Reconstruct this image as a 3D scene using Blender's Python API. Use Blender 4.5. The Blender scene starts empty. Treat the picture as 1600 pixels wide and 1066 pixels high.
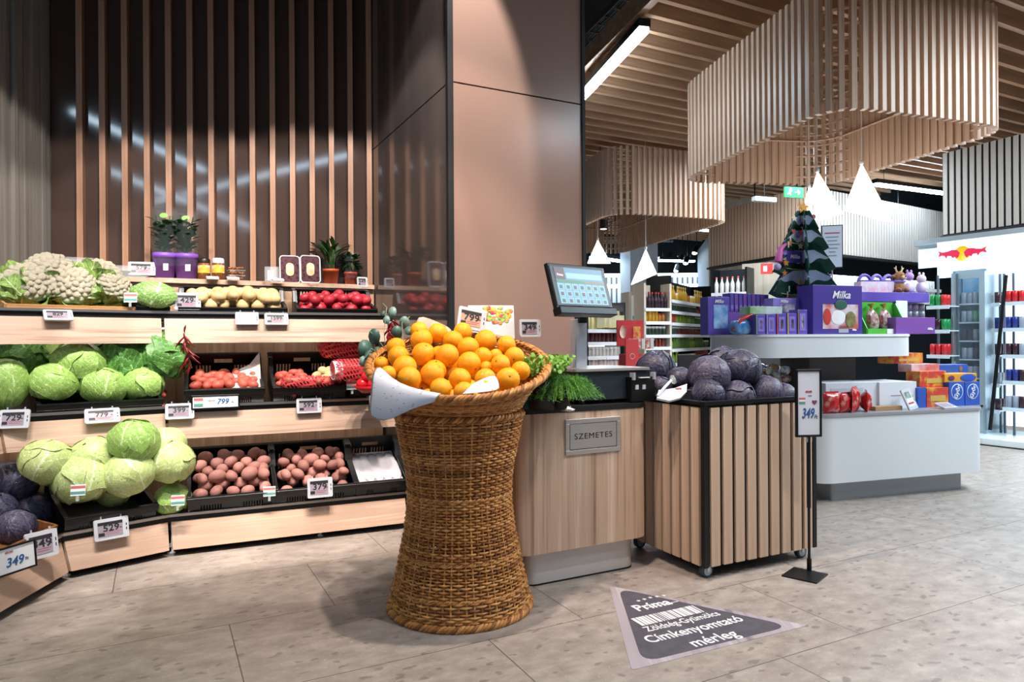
import bpy, bmesh, math, random
from mathutils import Matrix, Vector
C = bpy.context.scene.collection
sc = bpy.context.scene
rnd = random.Random(7)
PI = math.pi
FP = 1080.0; CH = 1.10; HY = 531.0; RL = 0.006      # focal length in pixels, lens height, horizon row, slight roll

# ------------------------------------------------------------------ camera
cam_d = bpy.data.cameras.new('camera'); cam = bpy.data.objects.new('camera', cam_d); C.objects.link(cam)
cam_d.sensor_width = 36; cam_d.lens = 36 * FP / 1600; cam_d.shift_y = -2 / 1600; cam_d.clip_start = 0.05; cam_d.clip_end = 100
cam.matrix_world = Matrix.Translation((0, 0, CH)) @ Matrix.Rotation(math.radians(90), 4, 'X') @ Matrix.Rotation(-RL, 4, 'Z')
sc.camera = cam
# ------------------------------------------------------------------ colour management, world
sc.view_settings.view_transform = 'Standard'; sc.view_settings.look = 'None'
sc.view_settings.gamma = 1; sc.view_settings.use_curve_mapping = False
sc.view_settings.exposure = 0.30
w = bpy.data.worlds.new('world'); sc.world = w; w.use_nodes = True
w.node_tree.nodes['Background'].inputs[0].default_value = (0.80, 0.86, 1.0, 1)
w.node_tree.nodes['Background'].inputs[1].default_value = 0.13
sc.cycles.use_denoising = True
sc.cycles.max_bounces = 6; sc.cycles.diffuse_bounces = 3; sc.cycles.glossy_bounces = 3; sc.cycles.transparent_max_bounces = 10
sc.cycles.sample_clamp_indirect = 6

def spot(name, loc, aim, power, size_deg, blend=0.25, col=(1, .86, .76), rad=.04):
    d = bpy.data.lights.new(name, 'SPOT'); d.energy = power; d.spot_size = math.radians(size_deg); d.spot_blend = blend
    d.color = col; d.shadow_soft_size = rad
    o = bpy.data.objects.new(name, d); C.objects.link(o); o.location = loc
    o.rotation_euler = (Vector(aim) - Vector(loc)).to_track_quat('-Z', 'Y').to_euler()
    return o
def area(name, loc, sx, sy, power, col=(.82, .92, 1), rotz=0, aim=None):
    d = bpy.data.lights.new(name, 'AREA'); d.shape = 'RECTANGLE'; d.size = sx; d.size_y = sy; d.energy = power; d.color = col
    o = bpy.data.objects.new(name, d); C.objects.link(o); o.location = loc; o.rotation_euler = (0, 0, rotz)
    if aim: o.rotation_euler = (Vector(aim) - Vector(loc)).to_track_quat('-Z', 'Y').to_euler()
    return o
WARM = (1, .84, .72); NEU = (1, .93, .87); COOL = (.78, .9, 1)
# spotlights of the ceiling track washing the produce shelves
for k, (lx, ly, ax, ay, az, pw) in enumerate([
        (-1.55, 2.05, -2.35, 3.60, 1.45, 190), (-1.05, 2.35, -1.80, 3.90, 1.45, 205), (-.55, 2.65, -1.25, 4.15, 1.5, 205),
        (-.15, 2.75, -.85, 4.25, 1.5, 160), (-1.75, 1.5, -2.6, 2.9, 1.4, 160)]):
    spot('track_spot', (lx, ly, 3.55), (ax, ay, az), pw, 51, .12, NEU)
spot('basket_spot', (0.0, 2.5, 3.75), (0.1, 2.62, 0), 260, 62, .3, WARM)
for lx, ly, ax, ay in ((-1.75, 1.75, -2.0, 2.55), (-1.3, 2.3, -1.62, 3.12), (-.75, 2.6, -1.05, 3.42), (-.25, 2.85, -.45, 3.66)):
    spot('floor_strip_fill', (lx, ly, 3.6), (ax, ay, 0), 120, 17, .12, NEU)  # extra spots added to brighten the floor strip before the shelf
spot('crate_spot', (1.9, 2.1, 3.7), (1.0, 3.0, .4), 190, 62, .5, NEU)
spot('panel_spot', (-.2, 2.0, 3.5), (-.05, 3.7, .95), 120, 51, .35, WARM)


area('ceiling_fill', (3.9, 3.0, 3.4), 3.2, .4, 135, COOL, 1.3)  # added area lamps without fixtures, brightening the right and far parts
area('ceiling_fill', (4.2, 8.6, 3.3), 3.0, .5, 170, COOL, .3)
area('ceiling_fill', (5.4, 5.2, 3.4), 3.0, .5, 190, COOL, 1.3)
area('ceiling_fill', (1.6, 15.0, 2.9), 4.0, 1.0, 300, COOL, .2)

# ------------------------------------------------------------------ photo measuring helpers (world points at true distances)
def ray(px, py):
    dx = px - 800; dy = py - HY
    return (dx - RL * dy) / FP, -(dy + RL * dx) / FP
def at(px, py, Y):
    x, z = ray(px, py); return Vector((x * Y, Y, CH + z * Y))
def on(px, py, Z=0):
    x, z = ray(px, py); Y = (Z - CH) / z; return Vector((x * Y, Y, Z))
AX = Vector((math.cos(math.radians(27.15)), math.sin(math.radians(27.15)), 0)); BX = Vector((-AX.y, AX.x, 0))
ANG_A = math.radians(27.15); ANG_C = math.radians(18.5)
def uv2w(u, v, z=0): return AX * u + BX * v + Vector((0, 0, z))

# ------------------------------------------------------------------ materials
def lin(c):
    if isinstance(c, str): c = tuple(int(c[i:i + 2], 16) / 255 for i in (0, 2, 4))
    return tuple((x / 12.92 if x <= .04045 else ((x + .055) / 1.055) ** 2.4) for x in c) + (1,)
MATS = {}
def mat(name, c1, c2=None, rough=.5, metal=0, scale=5, stretch=(1, 1, 1), bump=0, bscale=None, emit=0, ecol=None, trans=0, alpha=1,
        coat=0, detail=4, ior=1.45, lo=.35, hi=.65, c3=None, spec=None, kind='noise', dist=0, rv=0):
    if name in MATS: return MATS[name]
    m = bpy.data.materials.new(name); m.use_nodes = True; MATS[name] = m
    nt = m.node_tree; N = nt.nodes; L = nt.links; b = N['Principled BSDF']
    b.inputs['Base Color'].default_value = lin(c1); b.inputs['Roughness'].default_value = rough; b.inputs['Metallic'].default_value = metal
    b.inputs['IOR'].default_value = ior
    if spec is not None: b.inputs['Specular IOR Level'].default_value = spec
    if trans: b.inputs['Transmission Weight'].default_value = trans
    if alpha < 1: b.inputs['Alpha'].default_value = alpha
    if coat: b.inputs['Coat Weight'].default_value = coat; b.inputs['Coat Roughness'].default_value = .08
    if emit: b.inputs['Emission Color'].default_value = lin(ecol or c1); b.inputs['Emission Strength'].default_value = emit
    if c2 or bump:
        tc = N.new('ShaderNodeTexCoord'); mp = N.new('ShaderNodeMapping'); mp.inputs['Scale'].default_value = stretch
        L.new(tc.outputs['Object'], mp.inputs[0])
        def tex(s):
            if kind == 'voronoi':
                t = N.new('ShaderNodeTexVoronoi'); t.inputs['Scale'].default_value = s; o = t.outputs['Distance']
            else:
                t = N.new('ShaderNodeTexNoise'); t.inputs['Scale'].default_value = s; t.inputs['Detail'].default_value = detail
                t.inputs['Distortion'].default_value = dist; o = t.outputs['Fac']
            L.new(mp.outputs[0], t.inputs['Vector']); return o
        o = tex(scale)
        if c2:
            r = N.new('ShaderNodeValToRGB'); e = r.color_ramp.elements
            e[0].position = lo; e[0].color = lin(c1); e[1].position = hi; e[1].color = lin(c2)
            if c3: x = e.new((lo + hi) / 2); x.color = lin(c3)
            L.new(o, r.inputs[0]); L.new(r.outputs[0], b.inputs['Base Color'])
            if rv:                   # every single fruit a little lighter or darker
                oi = N.new('ShaderNodeObjectInfo'); hs = N.new('ShaderNodeHueSaturation'); mr = N.new('ShaderNodeMapRange'); mr.inputs[3].default_value = 1 - rv; mr.inputs[4].default_value = 1 + rv
                L.new(oi.outputs['Random'], mr.inputs[0]); L.new(mr.outputs[0], hs.inputs['Value']); L.new(r.outputs[0], hs.inputs['Color']); L.new(hs.outputs[0], b.inputs['Base Color'])
        if bump:
            bp = N.new('ShaderNodeBump'); bp.inputs['Strength'].default_value = bump; bp.inputs['Distance'].default_value = .01
            L.new(tex(bscale or scale), bp.inputs['Height']); L.new(bp.outputs[0], b.inputs['Normal'])
    return m
def node(nt, typ, **kw):
    n = nt.nodes.new(typ)
    for k, v in kw.items():
        if k.startswith('i_'): n.inputs[int(k[2:])].default_value = v
        else: setattr(n, k, v)
    return n
def math_n(nt, op, a, b=None):
    n = nt.nodes.new('ShaderNodeMath'); n.operation = op
    for i, x in enumerate((a, b)):
        if x is None: continue
        if isinstance(x, (int, float)): n.inputs[i].default_value = x
        else: nt.links.new(x, n.inputs[i])
    return n.outputs[0]

def wood(name, base, dark, light, grain='Z', s=1.0, rough=.45):
    """laminate with long straight grain along one object axis"""
    if name in MATS: return MATS[name]
    m = bpy.data.materials.new(name); m.use_nodes = True; MATS[name] = m
    nt = m.node_tree; N = nt.nodes; L = nt.links; b = N['Principled BSDF']; b.inputs['Roughness'].default_value = rough
    tc = N.new('ShaderNodeTexCoord'); mp = N.new('ShaderNodeMapping')
    st = {'X': (.5, 14, 14), 'Z': (16, 16, .35), 'Y': (14, .5, 14)}[grain]
    mp.inputs['Scale'].default_value = tuple(q * s for q in st); L.new(tc.outputs['Object'], mp.inputs[0])
    n1 = node(nt, 'ShaderNodeTexNoise'); n1.inputs['Scale'].default_value = 1.3; n1.inputs['Detail'].default_value = 5; n1.inputs['Distortion'].default_value = .4
    n2 = node(nt, 'ShaderNodeTexNoise'); n2.inputs['Scale'].default_value = 6; n2.inputs['Detail'].default_value = 6
    L.new(mp.outputs[0], n1.inputs['Vector']); L.new(mp.outputs[0], n2.inputs['Vector'])
    r = N.new('ShaderNodeValToRGB'); e = r.color_ramp.elements
    e[0].position = .38; e[0].color = lin(light); e[1].position = .68; e[1].color = lin(dark); x = e.new(.47); x.color = lin(base); x = e.new(.55); x.color = lin(base)
    v = math_n(nt, 'ADD', math_n(nt, 'MULTIPLY', n1.outputs['Fac'], .7), math_n(nt, 'MULTIPLY', n2.outputs['Fac'], .3))
    L.new(v, r.inputs[0]); L.new(r.outputs[0], b.inputs['Base Color'])
    return m

# ------------------------------------------------------------------ mesh builder
class MB:
    def __init__(s): s.v = []; s.f = []; s.mi = []; s.sm = []; s.uv = []; s.T = Matrix(); s.m = 0; s.has_uv = False
    def add(s, vs, fs, smooth=False, uvs=None):
        k = len(s.v); T = s.T
        s.v += [tuple(T @ Vector(p)) for p in vs]
        for f in fs: s.f.append(tuple(i + k for i in f)); s.mi.append(s.m); s.sm.append(smooth)
        s.uv += (uvs if uvs else [(0, 0)] * len(vs))
        if uvs: s.has_uv = True
    def box(s, c, d, rz=0, R=None):
        x, y, z = (q / 2 for q in d)
        p = [Vector(q) for q in ((-x, -y, -z), (x, -y, -z), (x, y, -z), (-x, y, -z), (-x, -y, z), (x, -y, z), (x, y, z), (-x, y, z))]
        M = R or Matrix.Rotation(rz, 3, 'Z'); c = Vector(c)
        s.add([M @ q + c for q in p], [(3, 2, 1, 0), (4, 5, 6, 7), (0, 1, 5, 4), (1, 2, 6, 5), (2, 3, 7, 6), (3, 0, 4, 7)])
    def bar(s, a, b, w, h=None, up=(0, 0, 1)):
        """rectangular bar from a to b, w sideways, h along up"""
        a, b = Vector(a), Vector(b); d = b - a; L = d.length; d.normalize(); up = Vector(up)
        if abs(d.dot(up)) > .99: up = Vector((0, 1, 0))
        x = d.cross(up).normalized(); u = x.cross(d).normalized(); h = h or w
        R = Matrix((x, d, u)).transposed(); s.box((a + b) / 2, (w, L, h), R=R)
    def prism(s, poly, z0, z1, smooth=False, cap=True):
        n = len(poly); vs = [(p[0], p[1], z0) for p in poly] + [(p[0], p[1], z1) for p in poly]
        s.add(vs, [(i, (i + 1) % n, n + (i + 1) % n, n + i) for i in range(n)], smooth)
        if cap: s.add(vs, [tuple(range(n - 1, -1, -1)), tuple(range(n, 2 * n))])
    def tube(s, pts, r, n=8, closed=False, cap=True, smooth=True):
        pts = [Vector(p) for p in pts]; m = len(pts); rs = r if isinstance(r, (list, tuple)) else [r] * m
        vs = []; prev = None
        for i, p in enumerate(pts):
            if closed: t = pts[(i + 1) % m] - pts[i - 1]
            else: t = pts[min(i + 1, m - 1)] - pts[max(i - 1, 0)]
            t.normalize()
            if prev is None:
                a = Vector((0, 0, 1)) if abs(t.z) < .9 else Vector((1, 0, 0)); x = t.cross(a).normalized()
            else:
                x = (prev - t * prev.dot(t)); x = x.normalized() if x.length > 1e-6 else prev
            prev = x; y = t.cross(x)
            for j in range(n):
                a = 2 * PI * j / n; vs.append(p + (x * math.cos(a) + y * math.sin(a)) * rs[i])
        fs = []
        for i in range(m if closed else m - 1):
            for j in range(n):
                a = i * n + j; b = i * n + (j + 1) % n; i2 = (i + 1) % m; fs.append((a, b, i2 * n + (j + 1) % n, i2 * n + j))
        s.add(vs, fs, smooth)
        if cap and not closed: s.add(vs, [tuple(range(n - 1, -1, -1)), tuple(range((m - 1) * n, m * n))])
    def lathe(s, prof, n=24, c=(0, 0, 0), smooth=True, sy=1):
        vs = []; fs = []; m = len(prof)
        for r, z in prof:
            for j in range(n): a = 2 * PI * j / n; vs.append((c[0] + r * math.cos(a), c[1] + sy * r * math.sin(a), c[2] + z))
        for i in range(m - 1):
            for j in range(n): fs.append((i * n + j, i * n + (j + 1) % n, (i + 1) * n + (j + 1) % n, (i + 1) * n + j))
        s.add(vs, fs, smooth)
    def ell(s, c, r, nu=12, nv=8, fn=None, R=None, smooth=True):
        vs = []; fs = []; r = (r, r, r) if isinstance(r, (int, float)) else r
        for i in range(nv + 1):
            th = PI * i / nv
            for j in range(nu):
                a = 2 * PI * j / nu; d = Vector((math.sin(th) * math.cos(a), math.sin(th) * math.sin(a), math.cos(th)))
                k = fn(d) if fn else 1
                p = Vector((d.x * r[0] * k, d.y * r[1] * k, d.z * r[2] * k))
                if R: p = R @ p
                vs.append(p + Vector(c))
        for i in range(nv):
            for j in range(nu): fs.append((i * nu + j, (i + 1) * nu + j, (i + 1) * nu + (j + 1) % nu, i * nu + (j + 1) % nu))
        s.add(vs, fs, smooth)
    def quad(s, a, b, c, d, uv=False): s.add([a, b, c, d], [(0, 1, 2, 3)], uvs=[(0, 0), (1, 0), (1, 1), (0, 1)] if uv else None)
    def build(s, name, mats, parent=None, bevel=0, merge=False, solid=0):
        me = bpy.data.meshes.new(name); me.from_pydata(s.v, [], s.f)
        for m in (mats if isinstance(mats, (list, tuple)) else [mats]): me.materials.append(m)
        me.polygons.foreach_set('material_index', s.mi); me.polygons.foreach_set('use_smooth', s.sm)
        if s.has_uv:
            ul = me.uv_layers.new(name='UVMap')
            for l in me.loops: ul.data[l.index].uv = s.uv[l.vertex_index]
        me.validate(); me.update()
        if merge:
            bm = bmesh.new(); bm.from_mesh(me); bmesh.ops.remove_doubles(bm, verts=bm.verts, dist=1e-5); bm.to_mesh(me); bm.free()
        o = bpy.data.objects.new(name, me); C.objects.link(o)
        if parent: o.parent = parent
        if bevel:
            b = o.modifiers.new('bevel', 'BEVEL'); b.width = bevel; b.segments = 2; b.limit_method = 'ANGLE'; b.angle_limit = math.radians(50)
        if solid: q = o.modifiers.new('solid', 'SOLIDIFY'); q.thickness = solid
        return o
def rrect(w, h, r, n=5, cx=0, cy=0):
    out = []
    for sx, sy, a0 in ((1, 1, 0), (-1, 1, 90), (-1, -1, 180), (1, -1, 270)):
        for k in range(n + 1):
            a = math.radians(a0 + 90 * k / n); out.append((cx + sx * (w / 2 - r) + r * math.cos(a), cy + sy * (h / 2 - r) + r * math.sin(a)))
    return out
def empty(name, label, cat, loc=(0, 0, 0), rz=0, group=None, M=None):
    o = bpy.data.objects.new(name, None); C.objects.link(o); o.empty_display_size = .1
    if M is not None: o.matrix_world = M
    else: o.location = loc; o.rotation_euler = (0, 0, rz)
    o['label'] = label; o['category'] = cat
    if group: o['group'] = group
    return o
def tag(o, label, cat, group=None, kind=None):
    o['label'] = label; o['category'] = cat
    if group: o['group'] = group
    if kind: o['kind'] = kind
    return o
def struct(o): o['kind'] = 'structure'; return o
def clone(o, parent=None, M=None, label=None):
    c = o.copy(); C.objects.link(c); c.parent = parent
    if M is not None: c.matrix_world = M
    if label: c['label'] = label
    for ch in o.children: clone(ch, c)
    return c
def frame(loc, rz=0, tilt=0, roll=0):
    return Matrix.Translation(loc) @ Matrix.Rotation(rz, 4, 'Z') @ Matrix.Rotation(tilt, 4, 'X') @ Matrix.Rotation(roll, 4, 'Y')
_tc = {}
def text(s, size, loc, m, parent, name='printed_text', rot=(PI / 2, 0, 0), align='CENTER', sx=1, ext=.0006, shear=0, bold=0, spacing=1):
    """lettering as a mesh, standing in the parent's XZ plane by default, facing -Y"""
    key = (s, size, align, sx, shear, bold, ext, spacing)
    if key not in _tc:
        cu = bpy.data.curves.new('t', 'FONT'); cu.body = s; cu.size = size; cu.align_x = align; cu.align_y = 'CENTER'
        cu.extrude = ext; cu.shear = shear; cu.offset = bold; cu.resolution_u = 3; cu.space_character = spacing
        o = bpy.data.objects.new('t', cu); C.objects.link(o)
        bpy.context.view_layer.update()
        me = bpy.data.meshes.new_from_object(o.evaluated_get(bpy.context.evaluated_depsgraph_get()))
        bpy.data.objects.remove(o); bpy.data.curves.remove(cu)
        me.transform(Matrix.Diagonal((sx, 1, 1, 1))); _tc[key] = me
    me = _tc[key].copy(); me.materials.clear(); me.materials.append(m)
    o = bpy.data.objects.new(name, me); C.objects.link(o); o.location = loc; o.rotation_euler = rot
    if parent: o.parent = parent
    return o
# ------------------------------------------------------------------ shared materials
M_panel = wood('shelf_wood', 'c2a28c', '876753', 'd4b8a4', 'X')
M_panelZ = wood('board_wood', 'b8967a', '947058', 'cbae96', 'Z')
M_cab = wood('cabinet_wood', 'c8a990', '8c6d58', 'dcc2ad', 'Z', 1.0)
M_slat = wood('slat_wood', 'c0a086', '9a7a60', 'cfb39c', 'Z', 1.3)
M_brownslat = wood('brown_slat_wood', '9c7359', '7a5642', 'ac846a', 'Z', 1.3)
M_oak = wood('oak_slat_wood', 'c9aa91', 'a1826a', 'dcc1aa', 'Z', 1.3)
M_baff = wood('baffle_wood', 'b8906f', '8f6b50', 'cba686', 'X', 1.0)
M_greyslat = wood('grey_slat_wood', 'b3aca3', '938b82', 'c4beb6', 'Z', 1.3)
M_greywall = wood('grey_wall_wood', '7b7670', '5a5550', '908b84', 'Z', .8)
M_black = mat('black_plastic', '08080a', rough=.35)
M_blackm = mat('black_matt', '0c0c0e', rough=.6)
M_dark = mat('dark_metal', '14181c', rough=.35, metal=.4)
M_chrome = mat('chrome', 'd4d0cc', rough=.32, metal=1)
M_steel = mat('brushed_steel', 'c8c2bc', 'd8d2cc', rough=.38, metal=.85, scale=3, stretch=(1, 1, 60), lo=.3, hi=.7)
M_white = mat('white_lacquer', 'd9dcde', rough=.28)
M_whitep = mat('white_plastic', 'eceef0', rough=.35)
M_clear = mat('clear_plastic', 'f4fafc', rough=.08, alpha=.22, spec=.9)
M_tube = mat('tube_glow', 'eaf6ff', emit=19, ecol='cfe9ff')
M_text = mat('black_ink', '16161a', rough=.6)
M_whiteink = mat('white_ink', 'e9e7e6', rough=.5)

# ------------------------------------------------------------------ floor
fm = bpy.data.materials.new('stone_tile_floor'); fm.use_nodes = True; nt = fm.node_tree; N = nt.nodes; L = nt.links; b = N['Principled BSDF']
tc = N.new('ShaderNodeTexCoord'); mp = node(nt, 'ShaderNodeMapping'); mp.inputs['Rotation'].default_value = (0, 0, -ANG_A)
L.new(tc.outputs['Object'], mp.inputs[0]); sp = N.new('ShaderNodeSeparateXYZ'); L.new(mp.outputs[0], sp.inputs[0])
vv = math_n(nt, 'DIVIDE', math_n(nt, 'SUBTRACT', sp.outputs[1], 2.895 - .6 * 20), .6); row = math_n(nt, 'FLOOR', vv); fv = math_n(nt, 'FRACT', vv)
uu = math_n(nt, 'DIVIDE', math_n(nt, 'SUBTRACT', math_n(nt, 'SUBTRACT', sp.outputs[0], .242 - 1.24 * 40), math_n(nt, 'MULTIPLY', math_n(nt, 'SUBTRACT', row, 19), .408)), 1.24)
fu = math_n(nt, 'FRACT', uu); col = math_n(nt, 'FLOOR', uu)
ev = math_n(nt, 'MULTIPLY', math_n(nt, 'MINIMUM', fv, math_n(nt, 'SUBTRACT', 1, fv)), .6)
eu = math_n(nt, 'MULTIPLY', math_n(nt, 'MINIMUM', fu, math_n(nt, 'SUBTRACT', 1, fu)), 1.24)
gm = math_n(nt, 'LESS_THAN', math_n(nt, 'MINIMUM', eu, ev), .0019)
cmb = N.new('ShaderNodeCombineXYZ'); L.new(col, cmb.inputs[0]); L.new(row, cmb.inputs[1])
wn = N.new('ShaderNodeTexWhiteNoise'); L.new(cmb.outputs[0], wn.inputs['Vector'])
off = node(nt, 'ShaderNodeVectorMath', operation='MULTIPLY_ADD'); L.new(wn.outputs['Color'], off.inputs[0]); off.inputs[1].default_value = (30, 30, 0); L.new(mp.outputs[0], off.inputs[2])
def fnoise(s, d, st=(1, 1, 1)):
    m2 = node(nt, 'ShaderNodeMapping'); m2.inputs['Scale'].default_value = st; L.new(off.outputs[0], m2.inputs[0])
    n = node(nt, 'ShaderNodeTexNoise'); n.inputs['Scale'].default_value = s; n.inputs['Detail'].default_value = d; n.inputs['Roughness'].default_value = .62
    L.new(m2.outputs[0], n.inputs['Vector']); return n.outputs['Fac']
r1 = N.new('ShaderNodeValToRGB'); e = r1.color_ramp.elements; e[0].position = .3; e[0].color = lin('857a72'); e[1].position = .72; e[1].color = lin('ada299')
x = e.new(.5); x.color = lin('998e85'); L.new(fnoise(9, 8, (1, 1.6, 1)), r1.inputs[0])
vo = node(nt, 'ShaderNodeTexVoronoi'); vo.inputs['Scale'].default_value = 17; vo.inputs['Randomness'].default_value = 1
m3 = node(nt, 'ShaderNodeMapping'); m3.inputs['Scale'].default_value = (1, 1.7, 1); L.new(off.outputs[0], m3.inputs[0])
nd = node(nt, 'ShaderNodeTexNoise'); nd.inputs['Scale'].default_value = 14; nd.inputs['Detail'].default_value = 3; L.new(m3.outputs[0], nd.inputs['Vector'])
ad = node(nt, 'ShaderNodeVectorMath', operation='MULTIPLY_ADD'); L.new(nd.outputs['Color'], ad.inputs[0]); ad.inputs[1].default_value = (.09, .09, 0); L.new(m3.outputs[0], ad.inputs[2])
L.new(ad.outputs[0], vo.inputs['Vector'])
rv = N.new('ShaderNodeValToRGB'); e = rv.color_ramp.elements; e[0].position = .22; e[0].color = (1, 1, 1, 1); e[1].position = .34; e[1].color = (0, 0, 0, 1); L.new(vo.outputs['Distance'], rv.inputs[0])
gate = math_n(nt, 'GREATER_THAN', vo.outputs['Color'], .72)
sel = N.new('ShaderNodeSeparateColor'); L.new(vo.outputs['Color'], sel.inputs[0])
gate = math_n(nt, 'GREATER_THAN', sel.outputs[0], .62)
fac = math_n(nt, 'MULTIPLY', math_n(nt, 'MULTIPLY', rv.outputs[0], gate), .7)
mx = node(nt, 'ShaderNodeMix', data_type='RGBA'); L.new(fac, mx.inputs[0]); L.new(r1.outputs[0], mx.inputs[6]); mx.inputs[7].default_value = lin('6d635c')
n4 = fnoise(70, 3); r4 = N.new('ShaderNodeValToRGB'); e = r4.color_ramp.elements; e[0].position = .62; e[0].color = (0, 0, 0, 1); e[1].position = .72; e[1].color = (.5, .5, .5, 1); L.new(n4, r4.inputs[0])
mx2 = node(nt, 'ShaderNodeMix', data_type='RGBA'); L.new(r4.outputs[0], mx2.inputs[0]); L.new(mx.outputs[2], mx2.inputs[6]); mx2.inputs[7].default_value = lin('cfc6bd')
mx3 = node(nt, 'ShaderNodeMix', data_type='RGBA'); L.new(gm, mx3.inputs[0]); L.new(mx2.outputs[2], mx3.inputs[6]); mx3.inputs[7].default_value = lin('4c4540')
L.new(mx3.outputs[2], b.inputs['Base Color']); b.inputs['Roughness'].default_value = .42
bp = N.new('ShaderNodeBump'); bp.inputs['Strength'].default_value = .08; L.new(n4, bp.inputs['Height']); L.new(bp.outputs[0], b.inputs['Normal'])
o = MB(); o.box((1, 7.5, -.05), (16, 27, .1)); struct(o.build('floor', fm))

# ------------------------------------------------------------------ produce corner walls
M_gloss = mat('brown_gloss_panel', '43352f', '4a3b35', rough=.07, scale=1.2, spec=.6)
M_gloss2 = mat('brown_satin_panel', '8f7468', '94796d', rough=.22, scale=1.2, spec=.5)
M_gloss3 = mat('grey_brown_gloss_panel', '4b4341', '524a48', rough=.07, scale=1.2, spec=.6)
WD = Vector((math.cos(math.radians(15.5)), math.sin(math.radians(15.5)), 0)); WN = Vector((WD.y, -WD.x, 0))
W1 = Vector((-.966, 4.765, 0)); W0 = W1 - WD * 1.93; a15 = math.radians(15.5)
TOP = 4.2
o = MB(); o.T = frame(W0, a15); o.box((1.93 / 2, .05, TOP / 2), (1.93, .1, TOP)); struct(o.build('wall_back', M_gloss))
# slats fixed on the back wall: each one a thing of its own
slat = None
for k in range(15):
    t = 1.93 - 1.03 - .85 + .12 + k * .1247
    M = frame(W0 + WD * t + WN * .03, a15)
    nm = 'vertical brown wooden wall slat on the glossy wall, ' + ('number %d from the left corner' % (k + 1) if k else 'nearest the left corner')
    if slat is None:
        m = MB(); m.box((0, 0, TOP / 2), (.035, .058, TOP)); slat = m.build('wall_slat', M_brownslat, bevel=.002); slat.matrix_world = M
        tag(slat, nm, 'wall slat', 'wooden slats on the glossy back wall')
    else: clone(slat, None, M, nm)
# left wall: grey timber boards
o = MB(); x0, y0 = W0.x, W0.y
o.box((x0 - .06, y0 - 1.5, TOP / 2), (.1, 3.1, TOP)); wl = o.build('wall_left', M_greywall); struct(wl)
y = y0 - .02
for k in range(30):
    wd_ = (.06, .028, .045, .09)[k % 4]
    m = MB(); m.box((x0 - .01 + (.012 if k % 2 else 0), y - wd_ / 2, TOP / 2), (.03 + (k % 3) * .012, wd_, TOP)); y -= wd_ + .004
    q = m.build('trim_%d' % (k + 1), M_greywall); struct(q)
# column clad in brown panels
C0 = Vector((-.305, 3.47, 0)); CW = .795; CD = 1.45
o = MB(); o.T = frame(C0, ANG_A)
o.m = 0; o.box((CW / 2, .012, 1.2), (CW, .024, 2.392)); o.box((CW / 2, .012, 3.3), (CW, .024, 1.792))
o.m = 1; o.box((.012, CD / 2 + .01, 1.2), (.024, CD - .02, 2.392)); o.box((.012, CD / 2 + .01, 3.3), (.024, CD - .02, 1.792))
o.m = 2; o.box((CW / 2 + .01, CD / 2 + .01, 2.1), (CW - .04, CD - .04, 4.19)); o.box((CW - .01, CD / 2 + .012, 2.1), (.02, CD - .02, 4.19))
o.box((-.003, -.003, 2.1), (.03, .03, 4.2)); o.box((CW - .004, -.002, 2.1), (.02, .02, 4.2))
struct(o.build('column', [M_gloss2, M_gloss3, M_blackm]))

# ------------------------------------------------------------------ ceiling
M_ceil = mat('dark_ceiling', '14171a', '24282c', rough=.8, scale=2)
o = MB(); o.box((1, 7.5, 4.35), (16, 27, .1)); struct(o.build('ceiling', M_ceil))
# timber baffles, running in the A direction; the border beam runs in depth
E0 = at(1017, 0, 4.9); zb = 3.5
def onz(px, py, Z): return on(px, py, Z)
b0 = onz(1017, 3, zb); b1 = onz(912, 108, zb); bd = (b1 - b0).normalized()
m = MB(); m.bar(b0 - bd * 2.6 + Vector((0, 0, .06)), b1 + bd * 12 + Vector((0, 0, .06)), .06, .16); struct(m.build('trim_31', M_baff))
bang = math.atan2(bd.y, bd.x)
v0 = 0.0
ref = onz(1058, 35.6, zb); vref = ref.dot(BX)
base = None; k0 = -11
for k in range(k0, 42):
    v = vref + k * .217
    # start at border beam line: point p = b0 + bd*s with p.v = v
    s = (v - b0.dot(BX)) / bd.dot(BX); p = b0 + bd * s; ustart = p.dot(AX) + .03
    if k < k0: continue
    uend = ustart + (7.5 if v < 7 else 7.0)
    c = uv2w((ustart + uend) / 2, v, zb + .075)
    m = MB(); m.box((0, 0, 0), (uend - ustart, .045, .15)); q = m.build('ceiling_baffle', M_baff); q.location = c; q.rotation_euler = (0, 0, ANG_A)
    tag(q, 'long wooden ceiling baffle hanging edge-on in the parallel row above the shop', 'ceiling baffle', 'parallel wooden ceiling baffles')
m = MB()
for t in (1.2, 3.4, 5.6):
    p0 = b0 - bd * 2.0 + AX * t; m.bar(p0 + Vector((0, 0, .19)), p0 + bd * 12 + Vector((0, 0, .19)), .05, .05)
struct(m.build('trim_32', M_dark))

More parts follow.
